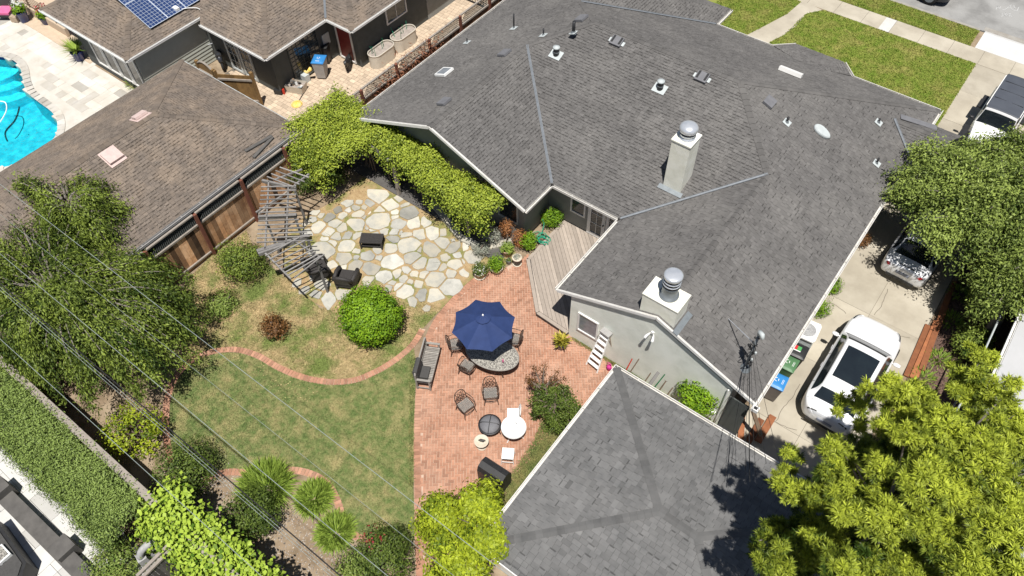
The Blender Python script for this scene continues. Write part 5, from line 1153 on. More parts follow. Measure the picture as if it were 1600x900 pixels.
P1 = at(826, 388); t = pot((P1.x, P1.y, .03), .2, .3, 'black_plastic', 'black pot with bushy bright green plant at the deck corner', 'cyl'); potplant(t, (P1.x, P1.y, .5), .33, 70, .07, .6, 'leaf_citrus', 1.1)
P1 = at(862, 352); t = pot((P1.x, P1.y, .05), .2, .3, 'black_plastic', 'black pot with bushy green plant in the corner behind the hose', 'cyl'); potplant(t, (P1.x, P1.y, .52), .38, 80, .07, .6, 'leaf_citrus', 1.0, tc=.4)
P1 = at(877, 543); t = pot((P1.x, P1.y, .03), .22, .36, 'navy_glaze', 'dark navy glazed pot with yellow striped leafy plant', 'bowl')
n = 170; a = rng.uniform(0, 2*PI, n); e = rng.uniform(.2, 1.3, n); D_ = np.stack([np.cos(a)*np.cos(e), np.sin(a)*np.cos(e), np.sin(e)], 1); b0 = np.array([P1.x, P1.y, .38])+unit(n)*.1; V, F = kites(b0, D_, np.tile([0, 0, 1.], (n, 1))+unit(n)*.3, rng.uniform(.22, .42, n), rng.uniform(.05, .09, n)); mk('foliage', V, F, 'leaf_dracaena', t, rng.uniform(0, 1, n))
for px, py, r, h, lab in ((40, 33, .3, .6, 'tall cobalt blue pot with white flowers by the pool terrace'), (75, 36, .32, .42, 'cobalt blue pot with pink flowers against the tan wall'), (126, 93, .3, .5, 'cobalt blue pot with spiky grass plant near the sliding windows')):
    P1 = at(px, py); t = pot((P1.x, P1.y, .02), r, h, 'blue_glaze', lab, 'cyl')
    if px == 126:
        n = 150; a = rng.uniform(0, 2*PI, n); D_ = np.stack([np.cos(a), np.sin(a), rng.uniform(.3, 1.5, n)], 1); V, F = kites(np.tile([P1.x, P1.y, h], (n, 1)), D_, np.tile([0, 0, 1.], (n, 1))+unit(n)*.3, rng.uniform(.5, .95, n), rng.uniform(.03, .06, n)); mk('foliage', V, F, 'leaf_strap', t, rng.uniform(.2, 1, n))
    else:
        potplant(t, (P1.x, P1.y, h+.15), .32, 40, .1, .6, 'leaf_citrus'); n = 120; q, d = ball_points(n, (P1.x-.15, P1.y+.1, h+.35), (.35, .35, .3), .3); leaves('flower', q, d+[0, 0, .5], .1, .9, 'petal_white' if px == 40 else 'petal_red', t, rng.uniform(0, 1, n))
# hose
hs_ = MB()
for k in range(6):
    c = at(848+random.uniform(-5, 5), 376+random.uniform(-6, 6), .12+.03*k); r = random.uniform(.18, .36)
    hs_.tube([(c.x+r*math.cos(a)+random.gauss(0, .02), c.y+r*.7*math.sin(a)+random.gauss(0, .02), c.z+.05*math.sin(a*2+k)) for a in np.linspace(0, 2*PI*.95, 24)], .018, 6)
hs_.tube(spline([at(845, 368, .15), at(850, 350, .4), at(847, 342, .6), at(852, 345, .5)], .08), .018, 6)
tag(hs_.build('garden_hose', 'hose', None, True), 'tangled green garden hose beside the deck', 'hose')
# ================================================================ VEHICLES
def cr(vals, t):
    """Catmull-Rom through a list of equal length tuples at parameter t in 0..n-1"""
    n = len(vals); i = min(int(t), n-2); f = t-i; a, b, c, d = vals[max(i-1, 0)], vals[i], vals[i+1], vals[min(i+2, n-1)]
    return tuple(.5*((2*q)+(r-p)*f+(2*p-5*q+4*r-s)*f*f+(-p+3*q-3*r+s)*f**3) for p, q, r, s in zip(a, b, c, d))
def car(name, label, loc, rz, paint, ST, glassrows, extra=None, group=None, sunroof=None, roofmat=None, arches=(0, 0), wheel_r=.34, cat='car'):
    """ST: stations from tail to nose: (y, z_low, half width, z_belt, z_top, half width at top). nose towards +y"""
    t = thing(name, label, cat, loc, rz, group)
    def ring(s):
        y, zl, hw, zb, zt, ht = s
        return [(0, zl), (hw*.8, zl), (hw*.97, zl+.08), (hw, zl+(zb-zl)*.5), (hw*.985, zb-.08), (hw*.94, zb), (ht+.35*(hw*.94-ht), zb+.52*(zt-zb)), (ht, zt-.05), (ht*.86, zt-.012), (ht*.5, zt+.012), (0, zt+.02)]
    NS, NR = 66, 50; rings = [ring(s) for s in ST]
    def S_(u, v):     # u 0..1 along, v 0..10 around the right half
        tt = u*(len(ST)-1); R_ = cr([sum(([a, c] for a, c in r), [])+[s[0]] for r, s in zip(rings, ST)], tt); pts = [(R_[2*i], R_[2*i+1]) for i in range(11)]; x, z = cr(pts, v); return Vector((x, R_[-1], z))
    G = [[S_(i/NS, 10*j/NR) for j in range(NR+1)] for i in range(NS+1)]
    V = []; idx = {}
    for i in range(NS+1):
        for j in range(NR+1):
            V.append(G[i][j])
        for j in range(NR-1, 0, -1): p = G[i][j]; V.append(Vector((-p.x, p.y, p.z)))
    K = 2*NR; F = [(i*K+j, i*K+(j+1)%K, (i+1)*K+(j+1)%K, (i+1)*K+j) for i in range(NS) for j in range(K)]+[tuple(range(K-1, -1, -1)), tuple(NS*K+j for j in range(K))]
    b = MB().add(V, F); body = b.build('body', paint, t, True, local=True)
    def patch(u0, u1, v0, v1, mirror, nm, mt, off=.006, nu=14, nv=10, skew=0, par=None):
        for sgn in ((1, -1) if mirror else (1,)):
            P_ = []
            rng_v = [v0+(v1-v0)*j/nv for j in range(nv+1)]
            for i in range(nu+1):
                for v in rng_v:
                    f = (v-v0)/(v1-v0) if v1 != v0 else 0
                    a, c = u0+skew*f, u1-skew*f; u = a+(c-a)*i/nu; vv = abs(v) if v <= 10 else 20-v
                    p = S_(u, vv); e = S_(min(u+.004, 1), vv)-S_(max(u-.004, 0), vv); g = S_(u, min(vv+.05, 10))-S_(u, max(vv-.05, 0)); nn = g.cross(e)
                    nn = nn.normalized() if nn.length > 1e-9 else Vector((0, 0, 1))
                    if nn.dot(p-Vector((0, p.y, .6))) < 0: nn = -nn
                    p = p+nn*off
                    if v > 10: p.x = -p.x
                    P_.append(Vector((p.x*sgn, p.y, p.z)))
            mk(nm, P_, [(i*(nv+1)+j, (i+1)*(nv+1)+j, (i+1)*(nv+1)+j+1, i*(nv+1)+j+1) for i in range(nu) for j in range(nv)], mt, par or t, smooth=True, local=True)
    for g_ in glassrows: patch(*g_)
    for yw in arches:
        for s in (-1, 1):
            hw = max(q[2] for q in ST); w_ = MB().lathe([(wheel_r*.6, -.11), (wheel_r*.95, -.11), (wheel_r, -.07), (wheel_r, .07), (wheel_r*.95, .11), (wheel_r*.6, .11)], 28); w_.V = [Vector((v.z+s*(hw-.1), v.y+yw, v.x+wheel_r)) for v in w_.V]; wo = w_.build('wheel', 'rubber', t, True, local=True)
            h_ = MB().lathe([(.03, .112*s), (wheel_r*.62, .113*s)], 20); h_.V = [Vector((v.z+s*(hw-.1), v.y+yw, v.x+wheel_r)) for v in h_.V]; h_.build('rim', 'galvanised', wo, local=True)
            ar = MB().tube([(s*(hw-.012), yw+(wheel_r+.05)*math.cos(a), wheel_r+(wheel_r+.05)*math.sin(a)) for a in np.linspace(-.15, PI+.15, 18)], .035, 6); ar.build('wheel_arch', 'black_plastic', t, local=True)
    if extra: extra(t, S_, patch)
    return t
def mirrors(t, y, z, hw, mt):
    for s in (-1, 1):
        b = MB(); b.lathe([(.01, -.13), (.075, -.11), (.095, 0), (.075, .11), (.01, .13)], 12, sx=.75, sy=1); b.V = [Vector((s*(hw+.13)+v.z*.95*s, y+v.y*.9, z+v.x*.85)) for v in b.V]; b.build('wing_mirror', mt, t, True, local=True); MB().tube([(s*(hw-.06), y+.04, z-.08), (s*(hw+.07), y+.02, z-.02)], .025, 6).build('mirror_arm', mt, t, local=True)
SUV = [(-2.48, 0.44, 0.5, 0.72, 0.8, 0.42), (-2.4, 0.35, 0.74, 0.88, 0.95, 0.6), (-2.2, 0.29, 0.89, 0.98, 1.05, 0.72), (-2.0, 0.26, 0.96, 1.02, 1.13, 0.72), (-1.7, 0.23, 0.985, 1.04, 1.4, 0.66), (-1.2, 0.22, 0.99, 1.04, 1.53, 0.66), (-0.6, 0.22, 0.99, 1.03, 1.6, 0.67), (0, 0.22, 0.99, 1.02, 1.6, 0.68), (0.5, 0.22, 0.99, 1.01, 1.5, 0.7), (0.8, 0.22, 0.99, 1.0, 1.3, 0.76), (1.08, 0.22, 0.985, 0.97, 1.07, 0.84), (1.4, 0.22, 0.98, 0.94, 1.02, 0.84), (1.8, 0.24, 0.96, 0.89, 0.97, 0.82), (2.2, 0.28, 0.88, 0.8, 0.88, 0.74), (2.4, 0.34, 0.76, 0.72, 0.78, 0.6), (2.48, 0.42, 0.55, 0.62, 0.68, 0.42)]
def suv_x(t, S_, patch):
    mirrors(t, .80, 1.04, .98, 'car_white')
    patch(.82, .915, 5.2, 6.9, True, 'headlight', 'car_glass', .007, 6, 4)
    patch(.012, .05, 4.2, 9.9, True, 'tail_bar', 'car_silver', .010, 5, 12); patch(.05, .062, 4.6, 8.6, True, 'tail_light', 'black_plastic', .012, 2, 12)
    for u in (.30, .455, .60): patch(u, u+.0022, 1.6, 5.2, True, 'door_gap', 'black_plastic', .003, 1, 12)
    patch(.664, .668, 6.6, 13.4, False, 'bonnet_gap', 'black_plastic', .004, 1, 24); patch(.15, .153, 5.2, 14.8, False, 'tailgate_gap', 'black_plastic', .004, 1, 24)
    MB().box(-.26, .26, -2.515, -2.495, .58, .70).build('number_plate', 'plate', t, local=True); MB().box(-.6, .6, -2.49, -2.46, .30, .40).build('rear_diffuser', 'black_plastic', t, local=True)
    for s in (-1, 1):
        for y in (-.55, .35): MB().box(s*.992-.012, s*.992+.012, y-.1, y+.1, .84, .865).build('door_handle', 'car_white', t, local=True)
GL = [(.275, .315, .0, .0, False, 'x', 'car_glass')]
car('parked_car', 'white coupe style crossover car with black sunroof on the driveway', (.92, 18.05, .018), 0, 'car_white', SUV,
    [(.538, .660, 7.5, 12.5, False, 'windscreen', 'car_glass'), (.185, .262, 7.45, 12.55, False, 'rear_window', 'car_glass', .006, 12, 12), (.235, .635, 5.3, 6.85, True, 'side_window', 'car_glass', .006, 24, 8, .045), (.327, .488, 8.2, 11.8, False, 'sunroof', 'car_glass', .012, 12, 12)], suv_x, arches=(-1.5, 1.5), wheel_r=.36)
SED = [(-2.15, .42, .60, .72, .80, .50), (-2.08, .32, .78, .88, .96, .62), (-1.85, .26, .86, .96, 1.03, .68), (-1.45, .22, .89, .97, 1.12, .66), (-1.0, .22, .90, .96, 1.36, .60), (-.5, .22, .90, .95, 1.45, .60), (.1, .22, .90, .94, 1.46, .62), (.5, .22, .90, .93, 1.36, .64), (.9, .22, .90, .91, 1.12, .68), (1.2, .22, .89, .88, .98, .74), (1.6, .24, .87, .82, .90, .72), (1.95, .28, .78, .74, .82, .6), (2.1, .36, .55, .64, .7, .4)]
def sed_x(t, S_, patch):
    mirrors(t, .5, .95, .89, 'car_silver'); patch(.03, .075, 5.0, 7.4, True, 'tail_light', 'tail_light', .008, 5, 6); MB().box(-.26, .26, -2.175, -2.155, .62, .74).build('number_plate', 'plate', t, local=True)
    MB().box(-.55, .55, -2.17, -2.12, .30, .42).build('bumper_trim', 'black_plastic', t, local=True); MB().beam((-.3, -2.03, 1.0), (.3, -2.03, 1.0), .03, .03).build('boot_trim', 'black_plastic', t, local=True)
car('parked_car', 'silver grey hatchback dappled by tree shade further up the driveway', (.86, 25.4, .018), math.radians(-3), 'car_silver', SED,
    [(.60, .70, 7.5, 12.5, False, 'windscreen', 'car_glass'), (.21, .33, 7.5, 12.5, False, 'rear_window', 'car_glass', .006, 12, 12), (.24, .62, 5.3, 6.8, True, 'side_window', 'car_glass', .006, 24, 8, .04)], sed_x, arches=(-1.3, 1.3))
JP = [(-2.5, .5, .80, 1.05, 1.72, .66), (-2.47, .48, .82, 1.1, 1.82, .68), (-1.8, .45, .83, 1.1, 1.85, .69), (-.5, .45, .83, 1.1, 1.86, .69), (.25, .45, .83, 1.1, 1.85, .68), (.42, .45, .83, 1.1, 1.80, .67), (.62, .45, .82, 1.1, 1.16, .76), (.75, .45, .78, 1.08, 1.13, .72), (1.5, .48, .68, 1.05, 1.10, .62), (1.88, .5, .62, 1.0, 1.05, .58), (1.92, .55, .58, .95, 1.0, .55)]
def jp_x(t, S_, patch):
    mirrors(t, .55, 1.2, .86, 'black_plastic')
    patch(.06, .485, 7.2, 12.8, False, 'hard_top', 'jeep_top', .012, 20, 16)
    for yw in (-1.25, 1.3):
        for s in (-1, 1):
            MB().beam((s*.92, yw-.5, .88), (s*.92, yw+.5, .88), .26, .07).build('fender_flare', 'black_plastic', t, local=True)
    for s in (-1, 1): MB().beam((s*.70, -2.3, 1.83), (s*.70, .3, 1.83), .03, .03).build('roof_rail', 'white_metal', t, local=True)
    MB().box(-.75, .75, 1.9, 2.08, .5, .68).build('front_bumper', 'black_plastic', t, local=True); MB().box(-.75, .75, -2.65, -2.48, .5, .68).build('rear_bumper', 'black_plastic', t, local=True)
    w_ = MB().lathe([(.2, -.1), (.36, -.1), (.38, -.05), (.38, .05), (.36, .1), (.2, .1)], 24); w_.V = [Vector((v.x, -2.62+v.z, v.y+1.02)) for v in w_.V]; w_.build('spare_wheel', 'rubber', t, True, local=True)
    b = MB()
    for y in (-1.8, -1.1, -.4): b.beam((-.6, y, 1.885), (.6, y, 1.885), .02, .01)
    b.build('roof_rib', 'black_plastic', t, local=True)
car('parked_car', 'boxy white off road car with charcoal hard top near the pavement', (1.02, 33.75, .018), math.radians(178), 'car_white', JP, [(.515, .60, 7.4, 12.6, False, 'windscreen', 'car_glass'), (.1, .48, 5.4, 6.7, True, 'side_window', 'car_glass', .006, 20, 8, .02)], jp_x, arches=(-1.25, 1.3), wheel_r=.42)
PK = at(1443, 6, -.13)
car('parked_car', 'dark pickup parked at the kerb, cut off by the top edge', (PK.x-1.35, PK.y+1.0, -.13), math.radians(-90), 'car_black', SUV, [(.538, .660, 7.5, 12.5, False, 'windscreen', 'car_glass'), (.235, .635, 5.3, 6.85, True, 'side_window', 'car_glass', .006, 20, 8, .04)], None, arches=(-1.5, 1.5), wheel_r=.40)

# ================================================================ BINS, AC, PLANKS
def bin_(loc, rz, label, body, lid, lidtag=None):
    t = thing('wheelie_bin', label, 'bin', loc, rz, 'wheelie bins')
    b = MB(); lo = [(-.22, -.24), (.22, -.24), (.22, .24), (-.22, .24)]; hi = [(-.29, -.33), (.29, -.33), (.29, .33), (-.29, .33)]
    b.add([(x, y, .08) for x, y in lo]+[(x, y, .98) for x, y in hi]+[(x*1.04, y*1.04, .98) for x, y in hi]+[(x*1.04, y*1.04, 1.03) for x, y in hi], [(3, 2, 1, 0)]+[(i, (i+1)%4, 4+(i+1)%4, 4+i) for i in range(4)]+[(4+i, 4+(i+1)%4, 8+(i+1)%4, 8+i) for i in range(4)]+[(8+i, 8+(i+1)%4, 12+(i+1)%4, 12+i) for i in range(4)]); b.build('tub', body, t, local=True)
    b = MB(); V = []
    for i in range(9):
        for j in range(9): x = -.31+.62*i/8; y = -.35+.70*j/8; V.append((x, y, 1.035+.06*(1-(x/.31)**4)*(1-(y/.35)**4)))
    b.add(V, [(i*9+j, (i+1)*9+j, (i+1)*9+j+1, i*9+j+1) for i in range(8) for j in range(8)]); b.add([(-.31, -.35, 1.035), (.31, -.35, 1.035), (.31, .35, 1.035), (-.31, .35, 1.035), (-.31, -.35, .99), (.31, -.35, .99), (.31, .35, .99), (-.31, .35, .99)], [(4, 5, 1, 0), (5, 6, 2, 1), (6, 7, 3, 2), (7, 4, 0, 3)]); lo_ = b.build('lid', lid, t, False, local=True)
    if lidtag: lidtag(lo_)
    MB().tube([(-.25, .37, .98), (.25, .37, .98)], .022, 8).build('handle', body, t, local=True)
    for s in (-1, 1):
        w_ = MB().lathe([(.02, -.04), (.12, -.04), (.12, .04), (.02, .04)], 16); w_.V = [Vector((s*.24+v.z, .28+v.y, .12+v.x)) for v in w_.V]; w_.build('wheel', 'rubber', t, local=True)
def mark(lo):   # raised pale recycling swirl on the lid
    b = MB()
    for k in range(3): a = k*2.1; b.beam((.08*math.cos(a), .08*math.sin(a), 1.098), (.08*math.cos(a+1.3), .08*math.sin(a+1.3), 1.098), .02, .004)
    for y in (-.2, -.24): b.beam((-.1, y, 1.088), (.1, y, 1.088), .012, .004)
    b.build('lid_emblem', 'white_metal', lo, local=True)
def mark2(lo): MB().box(-.05, .14, .02, .13, 1.09, 1.10).build('sticker', 'sign_red', lo, local=True); MB().box(-.05, .14, -.12, .015, 1.09, 1.10).build('sticker', 'sign_green', lo, local=True); MB().box(-.09, -.052, -.12, .13, 1.09, 1.099).build('sticker', 'white_metal', lo, local=True)
q = at(1213, 594, 1.05); bin_((q.x, q.y, .018), math.radians(95), 'brown wheelie bin with bright blue lid under the house eave', 'bin_brown', 'bin_blue', mark)
q = at(1230, 566, 1.05); bin_((q.x, q.y, .018), math.radians(92), 'dark wheelie bin with green lid next to the blue lidded bin', 'bin_green', 'bin_green', mark)
q = at(1245, 548, 1.0); bin_((q.x, q.y, .018), math.radians(95), 'black wheelie bin with red and green sticker beside the air conditioner', 'black_plastic', 'black_plastic', mark2)
q = at(505, 120, 0); bin_((q.x, q.y, .02), math.radians(30), 'grey wheelie bin with blue lid in the tan side yard', 'bin_grey', 'bin_blue', mark)
q = at(509, 104, 0); bin_((q.x-.25, q.y+.3, .02), math.radians(30), 'black wheelie bin behind the blue lidded bin in the side yard', 'black_plastic', 'black_plastic')
q = at(1262, 515, .85); t = thing('air_conditioner', 'pale outdoor air conditioner unit with round fan grille', 'air conditioner', (q.x, q.y, .018), math.radians(5))
b = MB()
for k in range(14): b.box(-.36, .36, -.42, .42, .06+k*.05, .09+k*.05)
b.box(-.34, .34, -.40, .40, .03, .78); b.build('louvre_case', 'vent_pale', t, local=True)
MB().prism([(-.40, -.34), (-.34, -.46), (.34, -.46), (.40, -.34), (.40, .34), (.34, .46), (-.34, .46), (-.40, .34)], .78, .84).build('top', 'white_metal', t, local=True)
MB().lathe([(.3, .84), (.3, .852), (.02, .853)], 28).build('fan_opening', 'vent_grey', t, local=True)
for k in range(9): r = .28-.03*k; MB().tube([(r*math.cos(a), r*math.sin(a), .862) for a in np.linspace(0, 2*PI, 25)], .006, 4).build('fan_guard', 'white_metal', t, local=True)
for i, (a, c, w_, z) in enumerate((((1416, 588), (1450, 508), .20, .06), ((1424, 590), (1462, 502), .14, .12), ((1430, 588), (1478, 480), .22, .07), ((1440, 578), (1482, 462), .2, .15), ((1452, 540), (1492, 440), .16, .06))):
    tag(MB().beam(at(*a, z), at(*c, z), w_, .05, t=random.gauss(0, .6)).build('plank', 'redwood'), ('short red brown plank nearest the white car', 'narrow plank lying on top between the two wide ones', 'wide plank in the middle of the stack by the mulch bed', 'topmost long plank along the mulch bed', 'farthest plank running into the tree shade')[i], 'plank', 'redwood planks along the driveway')
for i, (a, c, w_, z, l) in enumerate((((1157, 690), (1161, 632), .2, .1, 'upright reddish plank under the gutter corner'), ((1169, 690), (1190, 655), .22, .06, 'reddish plank lying slanted behind the garage, inner one'), ((1184, 690), (1208, 650), .24, .1, 'reddish plank lying slanted behind the garage, driveway side'), ((1189, 680), (1175, 638), .16, .5, 'brown beam leaning against the house corner'), ((1139, 668), (1152, 672), .2, .05, 'short red brown offcut at the foot of the wall'))):
    p, q_ = at(*a, z), at(*c, z if i != 3 else 1.6); 
    tag(MB().beam(p, q_, w_, .05, t=random.gauss(0, .6)).build('plank', 'redwood' if i != 3 else 'tool_wood'), l, 'plank', 'planks behind the garage')

# ================================================================ SERVICE MAST AND WIRES
zb = zR(-2.1); base = at(1164, 574, zb); 
ms = thing('service_mast', 'steel electric service mast with tangled cables on the roof corner', 'mast', base)
top = base+Vector((0, 0, 1.9)); MB().tube([base-Vector((0, 0, .2)), top], .045, 10).build('mast_pipe', 'galvanised', ms, True); MB().tube([top-Vector((0, 0, .05)), top+Vector((0, 0, .1)), top+Vector((.1, -.08, .14)), top+Vector((.16, -.14, .05))], [.06, .08, .08, .05], 10).build('weather_head', 'vent_pale', ms, True)
MB().lathe([(.2, -.05), (.09, .1)], 14, base).build('flashing', 'galvanised', ms); g = at(1138, 498, zR(-4.0)+.02)
z = 3.5
for _ in range(20): g = at(1138, 498, z); z = zR(g.x)+.03
MB().tube([g, base+Vector((0, 0, 1.35))], .018, 6).build('guy_rod', 'steel', ms)
for z, w_ in ((.55, .5), (1.0, .35)): MB().beam(base+Vector((-w_*.6, w_*.4, z)), base+Vector((w_*.3, -w_*.2, z)), .05, .06).build('cross_bar', 'dark_metal', ms)
for k in range(4): MB().lathe([(.03, 0), (.045, .03), (.03, .06), (.045, .09), (.02, .12)], 8, base+Vector((random.uniform(-.15, .15), random.uniform(-.15, .15), .4+.2*k))).build('insulator', 'vent_pale' if k%2 else 'dark_metal', ms, True)
for k in range(5):
    a = base+Vector((0, 0, random.uniform(.2, 1.6))); q = [a]
    for i in range(7): q.append(a+Vector((random.gauss(0, .10), random.gauss(0, .10), random.gauss(0, .12))))
    MB().tube(spline(q, .05), .012, 5).build('cable_loop', 'black_wire', ms)
def cat(a, c, sag, n=24): return [Vector(a).lerp(Vector(c), i/n)-Vector((0, 0, sag*4*(i/n)*(1-i/n))) for i in range(n+1)]
for i, (px, py, z) in enumerate(((1118, 780, 3.2), (1124, 775, 3.3), (1146, 770, 3.2), (1150, 790, 3.3), (1157, 785, 3.2), (1170, 770, 3.4), (1194, 800, 3.4))):
    tag(MB().tube(cat(base+Vector((0, 0, .25+.15*i)), at(px, py, z)+Vector((0, 0, 1.2+.15*i)), .1), (.006 if i != 3 else .014), 5).build('service_wire', 'black_wire'), ('leftmost', 'second from the left', 'third from the left', 'thick middle', 'third from the right', 'second from the right', 'rightmost')[i]+' black service wire running from the roof mast over the slate roof', 'wire', 'service wires from the mast')
def line(px, py, z, r, matn, label, x0=-45, x1=14, sag=.25, qx=None):
    a = at(px, py, z); y0 = a.y
    tag(MB().tube(cat((x0, y0, z+.3), (x1, y0+(.0 if qx is None else qx), z+.3), sag, 60), r, 5).build('overhead_wire', matn), label, 'wire', 'overhead wires along the back fence')
line(400, 597, 8.4, .007, 'wire', 'pale overhead wire crossing the middle of the lawn')
line(290, 567, 8.2, .004, 'wire', 'thin faint overhead wire meeting the brick edging curve')
line(220, 580, 8.4, .007, 'wire', 'pale overhead wire passing the dark tree and lawn edge')
line(212, 637, 7.4, .005, 'wire', 'thin overhead wire through the middle of the dark tree')
line(212, 722, 8.0, .007, 'wire', 'pale overhead wire nearest the back hedge')
line(330, 728, 4.4, .018, 'black_wire', 'thick black telephone cable over the lower planting bed', sag=.1)
line(325, 730, 4.6, .006, 'wire', 'pale wire strung alongside the thick black cable', sag=.1)

# ================================================================ NEXT DOOR: SIDE YARD THINGS
def raised(px, py, rz, label):
    c = at(px, py); c.x = max(c.x, -25.22); t = thing('planter', label, 'planter', (c.x, c.y, .02), rz, 'oval raised planters')
    def st(r, L, n=14): return [(r*math.cos(a), L+r*math.sin(a)) for a in np.linspace(0, PI, n)]+[(r*math.cos(a), -L+r*math.sin(a)) for a in np.linspace(PI, 2*PI, n)]
    o = st(.36, .42); n = len(o); b = MB(); b.add([(x, y, 0) for x, y in o]+[(x, y, .74) for x, y in o], [(i, (i+1)%n, n+(i+1)%n, n+i) for i in range(n)]); b.build('wall', 'raised_bed', t, True, local=True)
    MB().tube([Vector((x, y, .74)) for x, y in o+[o[0]]], .025, 6).build('rim', 'raised_bed', t, local=True); MB().prism(st(.35, .42), .5, .64).build('earth', 'rock', t, local=True)
    for k in range(5): x = random.uniform(-.2, .2); y = random.uniform(-.6, .6); MB().tube([(x, y, .6), (x+random.gauss(0, .1), y+random.gauss(0, .1), 1.1)], .012, 5).build('plant_stake', 'green_tool' if k%2 else 'hose', t, local=True)
raised(587, 90, math.radians(0), 'pale oval raised planter nearest the dark house corner'); raised(625, 67, 0, 'pale oval raised planter farther along the dark wall')
rk = thing('rubble_pile', 'pile of brown rocks and rubble between the two planters', 'rubble', at(603, 76))
for k in range(14):
    c = at(603+random.uniform(-6, 6), 78+random.uniform(-8, 8), .12+random.uniform(0, .3)); b = MB().lathe([(.02, -.1), (.13, -.05), (.15, .04), (.08, .1), (.01, .12)], 7, c, t=random.gauss(0, .6)); b.V = [v+Vector((random.gauss(0, .03), random.gauss(0, .03), random.gauss(0, .02))) for v in b.V]; b.build('rock', 'rock' if k%3 else 'dark_stone', rk)
c = at(465, 142); t = thing('storage_tub', 'taupe plastic tub heaped with odds and ends', 'tub', (c.x, c.y, .02), math.radians(22))
b = MB(); b.add([(-.4, -.25, 0), (.4, -.25, 0), (.4, .25, 0), (-.4, .25, 0), (-.46, -.3, .42), (.46, -.3, .42), (.46, .3, .42), (-.46, .3, .42)], [(3, 2, 1, 0), (0, 1, 5, 4), (1, 2, 6, 5), (2, 3, 7, 6), (3, 0, 4, 7)]); b.build('tub', 'raised_bed', t, local=True); MB().box(-.42, .42, -.26, .26, .25, .33).build('fill', 'rock', t, local=True)
for k in range(12): x, y = random.uniform(-.35, .35), random.uniform(-.2, .2); MB().beam((x, y, .34), (x+random.gauss(0, .15), y+random.gauss(0, .1), .42+random.uniform(0, .15)), .1, .05).build('odd_item', random.choice(('vent_pale', 'white_metal', 'tool_wood', 'dark_stone', 'pale_concrete')), t, local=True)
c = at(476, 124); t = thing('toy_slide', 'folded yellow and white plastic toy behind the tub', 'toy', (c.x, c.y, .02)); MB().tube([(-.4, 0, .1), (-.1, .1, .5), (.2, .1, .4), (.45, .2, .7)], [.1, .08, .07, .1], 8).build('arm', 'yellow', t, True, local=True); MB().box(-.05, .35, -.2, .1, 0, .4).build('box', 'vent_pale', t, local=True)
c = at(464, 164); t = thing('net', 'yellow butterfly net lying on the tan pavers', 'net', (c.x, c.y, .03)); MB().tube([(.26*math.cos(a), .26*math.sin(a), .02) for a in np.linspace(0, 2*PI, 25)], .02, 6).build('hoop', 'yellow', t, local=True); MB().lathe([(.25, .01), (.2, .05), (.08, .09), (.01, .1)], 18).build('bag', 'yellow', t, True, local=True); MB().tube([(-.1, .25, .02), (-.45, 1.0, .04)], .018, 6).build('handle', 'dark_metal', t, local=True)
c = at(437, 146); t = thing('toolbox', 'small dark box with red handle at the wooden gate', 'box', (c.x, c.y, .02), .4); MB().box(-.2, .2, -.14, .14, 0, .25).build('case', 'black_plastic', t, local=True); MB().box(.22, .3, -.05, .05, 0, .3).build('handle', 'red_tool', t, local=True)
c = at(546, 108); t = thing('dog', 'black dog standing on the tan pavers by the dark house', 'dog', (c.x, c.y, .02), math.radians(-55))
b = bmesh.new(); vs = [b.verts.new(v) for v in ((-.3, 0, .5), (-.05, 0, .47), (.22, 0, .52), (.38, 0, .66), (.50, 0, .72), (.62, 0, .68), (-.3, .09, .3), (-.34, .09, .16), (-.3, .09, .03), (-.3, -.09, .3), (-.34, -.09, .16), (-.3, -.09, .03), (.22, .08, .28), (.22, .08, .03), (.22, -.08, .28), (.22, -.08, .03), (-.45, 0, .55), (-.6, 0, .45), (.47, .06, .80), (.47, -.06, .80))]
for e in ((0, 1), (1, 2), (2, 3), (3, 4), (4, 5), (0, 6), (6, 7), (7, 8), (0, 9), (9, 10), (10, 11), (2, 12), (12, 13), (2, 14), (14, 15), (0, 16), (16, 17), (4, 18), (4, 19)): b.edges.new((vs[e[0]], vs[e[1]]))
me = bpy.data.meshes.new('body'); b.to_mesh(me); b.free(); me.materials.append(M['black_plastic']); ob = link(bpy.data.objects.new('body', me), t, True)
md = ob.modifiers.new('skin', 'SKIN'); rr = (.13, .125, .15, .09, .085, .045, .07, .04, .04, .07, .04, .04, .06, .04, .06, .04, .035, .02, .03, .03)
for v, r in zip(me.skin_vertices[0].data, rr): v.radius = (r, r)
me.skin_vertices[0].data[1].use_root = True; ob.modifiers.new('sub', 'SUBSURF').levels = 1
